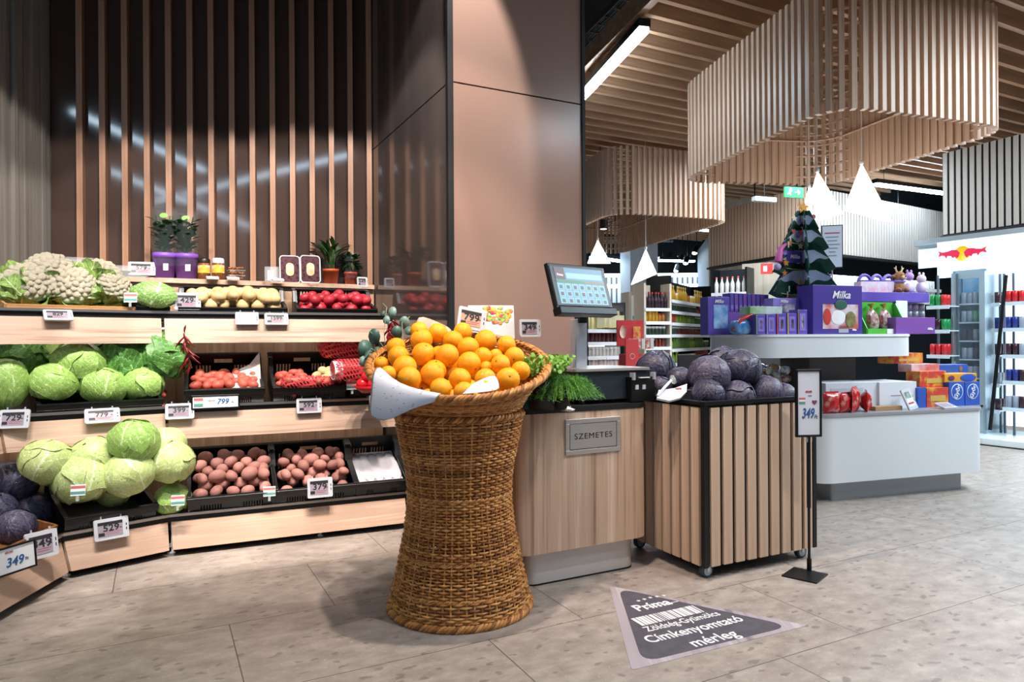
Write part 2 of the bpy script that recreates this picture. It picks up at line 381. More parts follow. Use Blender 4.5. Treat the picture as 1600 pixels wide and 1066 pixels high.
# lit tubes
M_tube2 = mat('tube_glow_near', 'eaf6ff', emit=58, ecol='d6ecff')
def tube_light(a, b, label, z=None, wd=.09, mt=None):
    a, b = Vector(a), Vector(b); d = b - a; mid = (a + b) / 2; L_ = d.length
    t = empty('tube_light', label, 'ceiling light', mid, math.atan2(d.y, d.x), 'bright linear tube lights')
    m = MB(); m.box((0, 0, .035), (L_ + .04, wd, .06)); m.build('housing', M_dark, t)
    m = MB(); m.box((0, 0, -.012), (L_, wd * .86, .034)); m.build('diffuser', mt or M_tube, t)
    for sx in (-.4, .4): m = MB(); m.tube([(sx * L_, 0, .06), (sx * L_, 0, 4.3 - mid.z)], .004, 5); m.build('suspension_wire', M_dark, t)
    return t
tube_light(onz(1006, 44, 3.38), onz(898, 162, 3.38), 'bright linear light under the baffles beside the brown column', mt=M_tube2)
tube_light(onz(1368, 287, 3.3), onz(1490, 303, 3.3), 'bright linear light seen behind the big slatted lampshade', mt=M_tube2)
tube_light(onz(1087, 358, 3.3), onz(1125, 361, 3.3), 'short bright linear light left of the grey slatted fascia')
tube_light((-2.78, 1.25, 3.4), (-1.34, -.68, 3.4), 'linear light whose reflection crosses the glossy wall highest up')
tube_light((-2.44, -1.31, 3.4), (.12, -5.27, 3.4), 'linear light whose low reflection slopes down to the right')
tube_light((-1.74, -3.99, 3.52), (.22, .59, 3.52), 'linear light whose reflection rises to the right on the glossy wall')
# ------------------------------------------------------------------ produce shelving along the wall
S2 = Vector((math.cos(math.radians(24.2)), math.sin(math.radians(24.2)), 0)); UEND = 1.300
def end_pt(Q):                      # where a front line from Q meets the column's left side
    t = (UEND - Q.dot(AX)) / S2.dot(AX); return Q + S2 * t
TIERS = []
for zr, q0, q1, q2 in ((.211, (-2.05, 2.45), (-2.10, 3.22), (-1.77, 3.56)), (.756, (-2.40, 2.5), (-2.43, 3.27), (-1.85, 3.70)), (1.268, None, (-2.50, 3.22), (-1.92, 3.80))):
    pts = [Vector((q[0], q[1], 0)) for q in (q0, q1, q2) if q]; pts.append(end_pt(pts[-1])); TIERS.append((zr, pts))
def offs(pts, d):                   # polyline moved d away from the shopper
    n = [Vector((-(b - a).y, (b - a).x, 0)).normalized() for a, b in zip(pts, pts[1:])]; out = [pts[0] + n[0] * d]
    for i in range(1, len(pts) - 1):
        m = (n[i - 1] + n[i]).normalized(); out.append(pts[i] + m * d / m.dot(n[i]))
    out.append(pts[-1] + n[-1] * d)
    e = UEND + .0                   # keep the right end against the column
    t = (e - out[-1].dot(AX)) / (pts[-1] - pts[-2]).normalized().dot(AX); out[-1] = out[-1] + (pts[-1] - pts[-2]).normalized() * t
    return out
unit = empty('produce_shelf', 'three-tier wooden produce shelf curving along the glossy wall', 'shelf', (0, 0, 0))
for ti, (zr, pts) in enumerate(TIERS):
    hgt = .145; tl = .045
    bk = offs(pts, .50 if ti < 2 else .44)
    poly = [(p.x, p.y) for p in offs(pts, .012)] + [(p.x, p.y) for p in reversed(bk)]
    m = MB(); m.prism(poly, zr - .085, zr - .06); m.build('shelf_board', M_blackm, unit)
    top = offs(pts, .004); bot = offs(pts, -tl + .004); tb = offs(pts, .024); bb = offs(pts, -tl + .024)
    for i in range(len(pts) - 1):
        # front panel, leaning back; local frame along the segment so the grain runs lengthwise
        a, b_ = bot[i], bot[i + 1]; d = (b_ - a).normalized(); g = .008
        M = Matrix.Translation(a) @ Matrix.Rotation(math.atan2(d.y, d.x), 4, 'Z'); Mi = M.inverted()
        z0, z1 = zr - .03 - hgt, zr - .03
        P = []
        for poly_, z in ((bot, z0), (bb, z0), (top, z1), (tb, z1)):
            A_, B_ = poly_[i], poly_[i + 1]; dd = (B_ - A_).normalized() * g
            P.append(((A_ + dd) + Vector((0, 0, z)), (B_ - dd) + Vector((0, 0, z))))
        vs = [P[0][0], P[0][1], P[1][1], P[1][0], P[2][0], P[2][1], P[3][1], P[3][0]]
        m = MB(); m.add([Mi @ q for q in vs], [(3, 2, 1, 0), (4, 5, 6, 7), (0, 1, 5, 4), (1, 2, 6, 5), (2, 3, 7, 6), (3, 0, 4, 7)])
        q = m.build('front_panel', M_panel, unit); q.matrix_local = M
    m = MB(); rl = offs(pts, -.004)
    for a, b_ in zip(rl, rl[1:]): m.bar(a + Vector((0, 0, zr - .006)), b_ + Vector((0, 0, zr - .006)), .016, .014)
    m.build('metal_rail', M_chrome, unit)
    m = MB(); rl = offs(pts, .006)
    for a, b_ in zip(rl, rl[1:]): m.bar(a + Vector((0, 0, zr - .03)), b_ + Vector((0, 0, zr - .03)), .01, .035)
    m.build('rail_backing', M_blackm, unit)
for ti, dn in ((1, .092), (2, .092)):   # slim lights under the two upper boards
    zr, pts = TIERS[ti]; rl = offs(pts, .16); m = MB()
    for a, b_ in zip(rl, rl[1:]): m.bar(a + Vector((0, 0, zr - dn)), b_ + Vector((0, 0, zr - dn)), .018, .008)
    m.build('light_strip', mat('shelf_strip_glow', 'fff2e6', emit=7, ecol='fff0e2'), unit)
# back boards with upright grain behind the crates, carcass behind them
for ti in (0, 1, 2):
    zr, pts = TIERS[ti]; bk = offs(pts, .47 if ti < 2 else .43)
    for i in range(len(bk) - 1):
        a, b_ = bk[i], bk[i + 1]; L_ = (b_ - a).length; d = b_ - a
        zt = {0: .63, 1: 1.15, 2: 1.44}[ti]; zb_ = {0: .13, 1: .68, 2: 1.2}[ti]
        m = MB(); m.box((L_ / 2, .006, (zt + zb_) / 2), (L_, .012, zt - zb_)); q = m.build('back_board', M_panelZ, unit); q.location = a; q.rotation_euler = (0, 0, math.atan2(d.y, d.x))
m = MB()
for p in (TIERS[0][1][1], TIERS[0][1][2], TIERS[0][1][2] + S2 * .75):
    m.lathe([(0, .0), (.016, .0), (.016, .008), (.007, .012), (.007, .12), (0, .12)], 10, (p.x, p.y + .03, 0)); m.box((p.x, p.y + .03, .045), (.022, .02, .02))
m.build('levelling_feet', M_whitep, unit)
m = MB()
for z in (.12, .67, 1.18):
    pass
# ledge against the wall above the top tier
LD = Vector((1.167, .649, 0)).normalized(); LA = Vector((-2.135, 3.976, 0)) - LD * .62; t = (UEND - LA.dot(AX)) / LD.dot(AX); LB = LA + LD * t
wb = W1 - WD * .0; ZL = 1.474
lf = [LA, LB, W1 + WN * .035 - WD * .03, W0 + WN * .035 + WD * .03, Vector((W0.x + .09, 3.62, 0))]
m = MB(); m.prism([(p.x, p.y) for p in lf], ZL - .028, ZL); q = m.build('ledge_board', M_panel, unit)
m = MB(); m.prism([(p.x, p.y) for p in [LA + Vector((.02, .03, 0)), LB + Vector((-.01, .03, 0)), W1 + WN * .04 - WD * .03, W0 + WN * .04 + WD * .03]], 1.20, ZL - .028); m.build('ledge_support', M_panelZ, unit)

# ------------------------------------------------------------------ crates
def slot_wall(m, O, U, V, W, H, th, holes):
    """panel with rectangular slots: cells left after cutting the holes"""
    xs = sorted({0, W} | {h[0] for h in holes} | {h[2] for h in holes}); zs = sorted({0, H} | {h[1] for h in holes} | {h[3] for h in holes})
    nrm = Vector(U).cross(Vector(V)); R = Matrix((U, V, nrm)).transposed()
    for j in range(len(zs) - 1):
        run = None
        for i in range(len(xs) - 1):
            cx, cz = (xs[i] + xs[i + 1]) / 2, (zs[j] + zs[j + 1]) / 2
            hole = any(h[0] < cx < h[2] and h[1] < cz < h[3] for h in holes)
            if not hole and run is None: run = xs[i]
            if run is not None and (hole or i == len(xs) - 2):
                e_ = xs[i] if hole else xs[i + 1]
                c = Vector(O) + Vector(U) * ((run + e_) / 2) + Vector(V) * ((zs[j] + zs[j + 1]) / 2)
                m.box(c, (e_ - run, zs[j + 1] - zs[j], th), R=R); run = None
def slots(x0, x1, z0, z1, n, duty=.5):
    w_ = (x1 - x0) / n; return [(x0 + k * w_, z0, x0 + (k + duty) * w_, z1) for k in range(n)]
def crate_mesh(W=.43, D=.38, H=.15, HB=.21):
    m = MB(); th = .006
    fh = slots(.06, W / 2 - .05, .03, H - .05, 8) + slots(W / 2 + .05, W - .06, .03, H - .05, 8) + [(W / 2 - .045, .035, W / 2 + .045, .065)]
    bh = slots(.05, .14, .09, .14, 5) + slots(W - .14, W - .05, .09, .14, 5) + [(W / 2 - .05, HB - .055, W / 2 + .05, HB - .03)] + slots(.16, W - .16, .05, .065, 9) + slots(.05, .14, .03, .07, 5) + slots(W - .14, W - .05, .03, .07, 5)
    slot_wall(m, (-W / 2, 0, 0), (1, 0, 0), (0, 0, 1), W, H, th, fh)
    slot_wall(m, (-W / 2, D, 0), (1, 0, 0), (0, 0, 1), W, HB, th, bh)
    for sx in (-1, 1):
        slot_wall(m, (sx * (W / 2 - .003), 0, 0), (0, 1, 0), (0, 0, 1), D, H, th, slots(.08, D - .08, .03, H - .06, 10))
        m.prism([(0, 0)], 0, 0, cap=False) if False else None
        vs = [(sx * (W / 2), D * .62, H), (sx * (W / 2), D, H), (sx * (W / 2), D, HB), (sx * (W / 2), D * .8, HB)]
        vs2 = [(x - sx * .02, y_, z) for x, y_, z in vs]; m.add(vs + vs2, [(0, 1, 2, 3), (7, 6, 5, 4), (0, 3, 7, 4), (3, 2, 6, 7)])
    m.box((0, D / 2, .004), (W, D, .008))
    return m
def rim_mesh(W=.43, D=.38, H=.15, HB=.21):
    m = MB(); b_ = .022
    m.box((0, -.004, H - .004), (W + .012, b_, .014)); m.box((0, -.012, H - .016), (W + .012, .006, .028))
    for sx in (-1, 1):
        m.box((sx * (W / 2 - .004), D * .33, H), (b_, D * .66, .012)); m.bar((sx * (W / 2 - .004), D * .64, H), (sx * (W / 2 - .004), D * .82, HB), b_, .012); m.box((sx * (W / 2 - .004), D * .91, HB), (b_, D * .2, .012))
    m.box((0, D, HB), (W, b_, .012))
    return m
_cm = {}
def crate(name_label, M, W=.43, D=.38, H=.15, HB=.21, mt=None):
    t = empty('produce_crate', name_label, 'crate', M=M)
    key = (W, D, H, HB)
    a = crate_mesh(*key).build('crate_body', mt or M_black, t); b_ = rim_mesh(*key).build('crate_rim', mt or M_black, t, bevel=.003)
    return t
def seg_frame(tier, i, px, tilt, back=.03, dz=-.055):
    """frame sitting on a tier behind rail segment i, at photo column px"""
    zr, pts = TIERS[tier]; P_ = offs(pts, back); a, b_ = P_[i], P_[i + 1]; d = (b_ - a).normalized()
    x_, _ = ray(px, 650); # a.x + d.x t = x_ (a.y + d.y t)
    t = (x_ * a.y - a.x) / (d.x - x_ * d.y); p = a + d * t
    return frame((p.x, p.y, zr + dz), math.atan2(d.y, d.x), tilt)
TL = math.radians(24)
T1c = [(365, 'left of the two holding potatoes'), (496, 'right of the two holding potatoes'), (618, 'holding only a white liner')]
CR = {}
CR['pot1'] = crate('black slotted crate of pink potatoes on the bottom tier, left of the two', seg_frame(0, -2, 366, TL), HB=.2) if False else None
def mk(key, label, tier, i, px, tilt=TL, **kw):
    M = seg_frame(tier, i, px, tilt, kw.pop('back', .03), kw.pop('dz', -.058)); CR[key] = M; crate(label, M, **kw); return M
mk('cab', 'black slotted crate under the pale cabbages on the bottom tier', 0, 1, 172, math.radians(16), W=.40, D=.40, H=.13, HB=.16)
mk('pot1', 'black slotted crate full of pink potatoes beside the pale cabbages', 0, 2, 363, W=.435)
mk('pot2', 'black slotted crate of pink potatoes in the middle of the bottom tier', 0, 2, 492, W=.435)
mk('liner', 'black slotted crate with a white liner beside the wicker basket', 0, 2, 594, W=.30)
mk('savoy', 'black slotted crate under the dark green cabbages on the middle tier', 1, 1, 160, math.radians(12), W=.55, D=.36, H=.10, HB=.12)
mk('net1', 'black slotted crate of netted red potatoes beside the hanging chillies', 1, 2, 352, math.radians(20), W=.40)
mk('net2', 'black slotted crate of netted potatoes with yellow potatoes in front', 1, 2, 483, math.radians(20), W=.40)
mk('net3', 'black slotted crate behind the eucalyptus leaves at the middle tier end', 1, 2, 579, math.radians(20), W=.26)
mk('yel', 'black crate of yellow potatoes on the top tier', 2, 1, 362, math.radians(14), W=.56, D=.30, H=.09, HB=.15) if False else None
def mk3(key, label, i, px, W): 
    M = seg_frame(2, i, px, math.radians(14), .02, -.058); CR[key] = M; crate(label, M, W=W, D=.29, H=.085, HB=.15)
mk3('yel', 'black crate of yellow potatoes on the top tier', 1, 367, .57)
mk3('red', 'black crate of red potatoes on the top tier beside the column', 1, 528, .47)
mk3('greens', 'short black crate of pointed green cabbage on the top tier', 0, 238, .16)
# wooden tray of cauliflowers, wooden box of red cabbage
def tray(label, M, W, D, H, m_=None):
    t = empty('wooden_tray', label, 'tray', M=M); m_ = m_ or mat('tray_wood', 'c08f62', 'a87848', rough=.5, scale=4, stretch=(1, 12, 12))
    for c, d in (((0, 0, H / 2), (W, .012, H)), ((0, D, H / 2), (W, .012, H)), ((-W / 2, D / 2, H / 2), (.012, D - .012, H)), ((W / 2, D / 2, H / 2), (.012, D - .012, H))):
        m = MB(); m.box(c, d); m.build('side_board', m_, t, bevel=.002)
    m = MB(); m.box((0, D / 2, .006), (W - .012, D - .012, .01)); m.build('tray_bottom', m_, t); return t
CR['caul'] = seg_frame(2, 0, 122, math.radians(10), .02, -.054)
tray('shallow light wooden tray under the cauliflowers', CR['caul'], .60, .3, .075)
CR['redc'] = seg_frame(0, 0, -60, math.radians(20), .03, -.05)
CR['redc'] = frame((-2.11, 2.93, .165), math.radians(93.7), math.radians(16))
tray('brown wooden box holding red cabbages at the left end of the bottom tier', CR['redc'], .50, .36, .10, mat('brown_tray_wood', '8a5a34', '6d4324', rough=.45, scale=4, stretch=(1, 12, 12)))
m = MB(); m.T = CR['liner']; m.box((0, .19, .11), (.27, .34, .012)); 
for k in range(5): m.ell((-.105 + k * .052, .19, .117), (.045, .16, .012), 10, 6)
q = m.build('foam_liner', mat('white_foam', 'e6e4e6', 'c9c6cc', rough=.7, scale=60, kind='voronoi', lo=.02, hi=.2), None); tag(q, 'white dotted foam liner lying in the black crate beside the basket', 'liner')
# ------------------------------------------------------------------ produce
def lump(seed, amp=.08):
    r = random.Random(seed); k = [(Vector((r.uniform(-1, 1), r.uniform(-1, 1), r.uniform(-1, 1))).normalized() * r.uniform(1.2, 3), r.uniform(0, 6)) for _ in range(5)]
    return lambda d: 1 + amp * sum(math.sin(v.dot(d) + p) for v, p in k) / 2.2
def uvmat(name, base, vein, dark, rough=.42, scale_v=11, tint=None, bump=.35):
    """cabbage leaf: midrib along V, side ribs branching from it, drawn from the leaf's own UVs, mottled by noise"""
    m = bpy.data.materials.new(name); m.use_nodes = True; nt = m.node_tree; N = nt.nodes; L = nt.links; b = N['Principled BSDF']; b.inputs['Roughness'].default_value = rough
    uv = N.new('ShaderNodeUVMap'); tc = N.new('ShaderNodeTexCoord'); nz = node(nt, 'ShaderNodeTexNoise'); nz.inputs['Scale'].default_value = 9; nz.inputs['Detail'].default_value = 4; L.new(tc.outputs['Object'], nz.inputs['Vector'])
    wob = node(nt, 'ShaderNodeVectorMath', operation='MULTIPLY_ADD'); L.new(nz.outputs['Color'], wob.inputs[0]); wob.inputs[1].default_value = (.12, .12, 0); L.new(uv.outputs[0], wob.inputs[2])
    s = N.new('ShaderNodeSeparateXYZ'); L.new(wob.outputs[0], s.inputs[0])
    au = math_n(nt, 'ABSOLUTE', math_n(nt, 'SUBTRACT', s.outputs[0], .56))
    mid = math_n(nt, 'LESS_THAN', au, .018)
    ph = math_n(nt, 'FRACT', math_n(nt, 'MULTIPLY', math_n(nt, 'SUBTRACT', s.outputs[1], math_n(nt, 'MULTIPLY', au, .9)), scale_v * .6))
    tri = math_n(nt, 'ABSOLUTE', math_n(nt, 'SUBTRACT', ph, .5))
    rr = N.new('ShaderNodeValToRGB'); e = rr.color_ramp.elements; e[0].position = .0; e[0].color = (1, 1, 1, 1); e[1].position = .11; e[1].color = (0, 0, 0, 1); L.new(tri, rr.inputs[0])
    ph2 = math_n(nt, 'FRACT', math_n(nt, 'MULTIPLY', math_n(nt, 'ADD', s.outputs[1], math_n(nt, 'MULTIPLY', au, 1.6)), scale_v * 1.7))
    tri2 = math_n(nt, 'LESS_THAN', math_n(nt, 'ABSOLUTE', math_n(nt, 'SUBTRACT', ph2, .5)), .05)
    vein_f = math_n(nt, 'MINIMUM', math_n(nt, 'ADD', math_n(nt, 'ADD', mid, math_n(nt, 'MULTIPLY', rr.outputs[0], .75)), math_n(nt, 'MULTIPLY', tri2, .3)), 1)
    r = N.new('ShaderNodeValToRGB'); e = r.color_ramp.elements; e[0].position = .35; e[0].color = lin(dark); e[1].position = .62; e[1].color = lin(base); L.new(nz.outputs['Fac'], r.inputs[0])
    mx = node(nt, 'ShaderNodeMix', data_type='RGBA'); L.new(vein_f, mx.inputs[0]); L.new(r.outputs[0], mx.inputs[6]); mx.inputs[7].default_value = lin(vein); L.new(mx.outputs[2], b.inputs['Base Color'])
    bp = N.new('ShaderNodeBump'); bp.inputs['Strength'].default_value = bump; bp.inputs['Distance'].default_value = .006; L.new(vein_f, bp.inputs['Height']); L.new(bp.outputs[0], b.inputs['Normal'])
    return m
M_cabL = uvmat('pale_cabbage_leaf', 'c9d690', 'e2ebbe', 'b2c670')
M_cabM = uvmat('green_cabbage_leaf', 'a0c264', 'cbdfa0', '80ab48')
M_cabD = uvmat('dark_cabbage_leaf', '558c3c', 'a0c47a', '356a28', scale_v=13)
M_cabR = uvmat('red_cabbage_leaf', '413e54', '575570', '1c1a30', rough=.4)
M_cabR2 = uvmat('dusty_red_cabbage_leaf', '514b60', '6a6580', '2a253a', rough=.45)
def leaf_patch(m, rad, dirv, up, ext, k0, curl, seed, n=9, sq=1.0):
    """leaf hugging a sphere of radius rad around direction dirv; ext = half angle; edge lifts by curl"""
    r = random.Random(seed); dirv = dirv.normalized(); x = dirv.cross(up).normalized(); y = x.cross(dirv).normalized(); vs = []; uvs = []; fs = []
    ph = [r.uniform(0, 6) for _ in range(3)]
    for i in range(n + 1):
        for j in range(n + 1):
            a, b = 2 * i / n - 1, 2 * j / n - 1
            # square to disc
            u = a * math.sqrt(1 - b * b / 2); v = b * math.sqrt(1 - a * a / 2); rr = math.hypot(u, v)
            ang = rr * ext * (1 + .07 * math.sin(5 * math.atan2(v, u) + ph[0])); az = math.atan2(v, u)
            d = dirv * math.cos(ang) + (x * math.cos(az) + y * math.sin(az)) * math.sin(ang)
            k = k0 + curl * rr ** 4 * (1 + .35 * math.sin(7 * az + ph[1])) + .012 * math.sin(9 * u + ph[2]) * rr
            p = d * k; vs.append(Vector((p.x * rad[0], p.y * rad[1], p.z * rad[2]))); uvs.append((u * .5 + .5, v * .5 + .5))
    for i in range(n):
        for j in range(n): a = i * (n + 1) + j; fs.append((a, a + n + 1, a + n + 2, a + 1))
    m.add(vs, fs, True, uvs)
def cabbage_mesh(seed, nl=6, curl=.05, sq=(1, 1, .9), ext=1.15):
    r = random.Random(seed); m = MB(); rad = sq; f = lump(seed, .03)
    vs0 = len(m.v); m.ell((0, 0, 0), sq, 24, 14, f)
    m.uv = [(.5 + .5 * v[0], .5 + .5 * v[2]) for v in m.v]; m.has_uv = True
    for k in range(nl):
        a = 2 * PI * k / nl + r.uniform(-.4, .4); d = Vector((math.cos(a), math.sin(a), r.uniform(-.35, .45))); leaf_patch(m, rad, d, Vector((r.uniform(-.2, .2), r.uniform(-.2, .2), 1)), ext * r.uniform(.75, 1.05), 1.02 + .012 * k, curl * r.uniform(.3, 1.3), seed * 31 + k)
    leaf_patch(m, rad, Vector((r.uniform(-.4, .4), r.uniform(-.6, .1), 1)), Vector((r.uniform(-1, 1), 1, 0)), ext * .8, 1.04, curl * .6, seed * 7)
    return m
def place(proto, name_label, cat, px, py, rpx, Y, group=None, rot=None, name=None, sq=(1, 1, 1), mt=None):
    """proto = unit-radius mesh data; placed so that it shows at (px, py) with radius rpx pixels at distance Y"""
    s = rpx / FP * Y; o = bpy.data.objects.new(name, proto); C.objects.link(o)
    o.location = at(px, py, Y); o.rotation_euler = rot or (rnd.uniform(-.5, .5), rnd.uniform(-.5, .5), rnd.uniform(0, 6)); o.scale = (s * sq[0], s * sq[1], s * sq[2])
    tag(o, name_label, cat, group); return o
def proto_mesh(mb, mt, nm):
    o = mb.build(nm, mt); me = o.data; bpy.data.objects.remove(o); return me
CL = [proto_mesh(cabbage_mesh(k + 1), M_cabL, 'cabbage') for k in range(3)]
CM = [proto_mesh(cabbage_mesh(k + 11, 6, .07), M_cabM, 'cabbage') for k in range(2)]
CDk = [proto_mesh(cabbage_mesh(k + 21, 7, .22, (1, 1, .95), 1.2), M_cabD, 'cabbage') for k in range(2)]
CRd = [proto_mesh(cabbage_mesh(k + 31, 6, .03, (1, 1, .92)), M_cabR, 'cabbage') for k in range(2)] + [proto_mesh(cabbage_mesh(k + 41, 6, .03, (1, 1, .95)), M_cabR2, 'cabbage') for k in range(2)]
gW = 'pale white cabbages on the bottom tier'
for (px, py, r, Y, lb, k) in [(74, 722, 37, 3.31, 'pale cabbage with a thick white rib, leftmost beside the red cabbages', 0), (144, 716, 34, 3.43, 'pale cabbage at the back between the ribbed one and the highest one', 1),
        (128, 750, 39, 3.36, 'pale cabbage in front with a striped flag label', 2), (201, 739, 37, 3.44, 'pale cabbage with brown flecks, front right of the pile', 0), (211, 689, 34, 3.45, 'green-veined cabbage, highest on the bottom tier pile', 3),
        (268, 722, 34, 3.57, 'pale cabbage with a torn outer leaf, right end of the pile', 1), (262, 694, 27, 3.66, 'yellowish cabbage half hidden at the back right of the pile', 2), (269, 781, 25, 3.60, 'small green cabbage with a flag label standing by itself at the corner', 4),
        (178, 768, 24, 3.50, 'pale cabbage low in the crate, showing between the front two', 1)]:
    pr = CL[k] if k < 3 else CM[k - 3]; place(pr, lb, 'cabbage', px, py, r, Y, gW, name='white_cabbage')
gS = 'green cabbages on the middle tier'
for (px, py, r, Y, lb, pr) in [(88, 560, 33, 3.72, 'light green cabbage at the back left of the middle tier pile', CM[0]), (123, 567, 37, 3.60, 'smooth light green round cabbage in the middle of the pile', CM[1]),
        (190, 562, 38, 3.78, 'large dark-veined cabbage in the centre back of the middle tier', CDk[0]), (251, 556, 34, 3.84, 'dark crinkled cabbage with frilled top at the right of the pile', CDk[1]), (82, 598, 32, 3.48, 'wrapped light cabbage at the front left of the crate', CM[1]),
        (161, 603, 33, 3.63, 'wrapped flattish light cabbage at the front centre', CM[0]), (223, 600, 30, 3.74, 'bright green cabbage at the front right of the crate', CM[1]), (40, 570, 34, 3.60, 'very dark savoy cabbage behind the wrapped chinese cabbage', CDk[0]),
        (12, 556, 26, 3.66, 'dark crinkly savoy at the left edge of the middle tier', CDk[1])]:
    place(pr, lb, 'cabbage', px, py, r, Y, gS, name='green_cabbage', sq=(1, 1, .95))
q = place(CM[0], 'wrapped pale chinese cabbage at the left edge of the middle tier', 'cabbage', 10, 600, 29, 3.38, name='chinese_cabbage', sq=(1, 1, 1.5), rot=(.15, .05, .4))
# red cabbages, left box
gR = 'red cabbages in the brown wooden box'
for (px, py, r, Y, lb, k) in [(18, 755, 37, 3.40, 'large dark red cabbage at the back of the brown box', 0), (-8, 800, 30, 3.16, 'red cabbage cut by the left edge of the view', 1), (52, 802, 33, 3.42, 'red cabbage with a pale base, right outside the brown box', 0), (24, 824, 27, 3.10, 'small veined red cabbage at the front of the brown box', 2)]:
    place(CRd[k], lb, 'cabbage', px, py, r, Y, gR, name='red_cabbage')
# potatoes
def pot_protos(seed, mt, n=4, sq=(1.15, .95, .88)):
    out = []
    for k in range(n):
        m = MB(); m.ell((0, 0, 0), sq, 14, 9, lump(seed + k, .11)); out.append(proto_mesh(m, mt, 'potato'))
    return out
M_pot = mat('pink_potato_skin', 'bf8a80', '8f5c52', rough=.62, scale=18, bump=.15, bscale=60, c3='ad7468', rv=.22)
M_poty = mat('yellow_potato_skin', 'dfc492', 'c6a268', rough=.55, scale=14, bump=.12, bscale=60, rv=.12)
M_potr = mat('red_potato_skin', 'c23340', 'a01e2e', rough=.42, scale=14, bump=.1, bscale=50, rv=.2)
M_poto = mat('orange_red_potato_skin', 'cc6250', 'b04a3c', rough=.5, scale=14, bump=.1, bscale=50, rv=.2)
PP = pot_protos(3, M_pot); PY = pot_protos(13, M_poty, 4, (1.25, .95, .9)); PR = pot_protos(23, M_potr, 4, (1.05, 1, .95)); PO = pot_protos(33, M_poto, 4, (1.3, .9, .85))
def pile(protos, M, x0, x1, y0, y1, z, r, layers, name, label, cat, group, hump=.0, jit=.25, skip=0, seed=5):
    rr = random.Random(seed); n = 0
    for l in range(layers):
        sx = 2.05 * r; nx = max(1, int((x1 - x0) / sx)); ny = max(1, int((y1 - y0) / (1.8 * r)))
        for j in range(ny):
            for i in range(nx):
                if rr.random() < skip: continue
                fx = (i + .5 + (.5 if (j + l) % 2 else 0) * (1 if i < nx - 1 else 0)) / nx; fy = (j + .5) / ny
                if l and (fx < .08 * l or fx > 1 - .08 * l or fy < .12 * l): continue
                x = x0 + (x1 - x0) * fx + rr.uniform(-jit, jit) * r; y = y0 + (y1 - y0) * fy + rr.uniform(-jit, jit) * r
                zz = z + l * 1.45 * r + hump * (1 - (2 * fx - 1) ** 2) + rr.uniform(-.15, .15) * r
                s = r * rr.uniform(.86, 1.12); o = bpy.data.objects.new(name, rr.choice(protos)); C.objects.link(o)
                o.matrix_world = M @ Matrix.Translation((x, y, zz)) @ Matrix.Rotation(rr.uniform(0, 6.28), 4, 'Z') @ Matrix.Rotation(rr.uniform(-.5, .5), 4, 'X') @ Matrix.Scale(s, 4)
                tag(o, label, cat, group); n += 1
    return n
pile(PP, CR['pot1'], -.20, .20, .02, .36, .125, .034, 2, 'pink_potato', 'pink-skinned potato heaped in the black crate nearest the pale cabbages', 'potato', 'pink potatoes in the left crate', hump=.015, seed=1)
pile(PP, CR['pot2'], -.20, .20, .02, .36, .115, .033, 2, 'pink_potato', 'pink-skinned potato heaped in the middle black crate of the bottom tier', 'potato', 'pink potatoes in the middle crate', seed=2, skip=.05)
pile(PY, CR['yel'], -.26, .26, .02, .25, .07, .037, 2, 'yellow_potato', 'yellow potato heaped in the long black crate on the top tier', 'potato', 'yellow potatoes on the top tier', hump=.02, seed=3)
pile(PR, CR['red'], -.22, .22, .02, .25, .065, .036, 2, 'red_potato', 'shiny red potato heaped in the black crate on the top tier', 'potato', 'red potatoes on the top tier', hump=.015, seed=4)
pile(PO, CR['net1'], -.18, .18, .0, .27, .10, .029, 2, 'red_potato', 'orange-red netted potato in the black crate beside the chillies', 'potato', 'netted potatoes in the left crate', seed=6)
pile(PO, CR['net2'], -.18, .0, .0, .25, .10, .027, 2, 'red_potato', 'orange-red netted potato in the crate with the yellow potatoes', 'potato', 'netted red potatoes in the right crate', seed=7)
pile(PY, CR['net2'], .02, .17, .05, .22, .12, .029, 2, 'yellow_potato', 'bright yellow potato lying among the netted red ones', 'potato', 'yellow potatoes among the netted ones', seed=8)
pile(PO, CR['savoy'], .25, .33, .05, .3, .02, .024, 3, 'red_potato', 'dark red small potato spilling between the dark cabbages and chillies', 'potato', 'small potatoes beside the dark cabbages', seed=9)
# net bags: coarse red netting over lumpy potatoes
M_net = bpy.data.materials.new('red_netting'); M_net.use_nodes = True; nt = M_net.node_tree; N = nt.nodes; L = nt.links; b = N['Principled BSDF']; b.inputs['Base Color'].default_value = lin('d8404a'); b.inputs['Roughness'].default_value = .4
tc = N.new('ShaderNodeTexCoord'); fs_ = []
for ax in (('X', .9), ('Y', -.9)):
    wv = node(nt, 'ShaderNodeTexWave', wave_type='BANDS', bands_direction='DIAGONAL'); wv.inputs['Scale'].default_value = 22; wv.inputs['Distortion'].default_value = .5
    mp_ = node(nt, 'ShaderNodeMapping'); mp_.inputs['Rotation'].default_value = (0, 0, ax[1]); L.new(tc.outputs['Object'], mp_.inputs[0]); L.new(mp_.outputs[0], wv.inputs['Vector']); fs_.append(math_n(nt, 'GREATER_THAN', wv.outputs['Fac'], .74))
L.new(math_n(nt, 'MAXIMUM', fs_[0], fs_[1]), b.inputs['Alpha'])
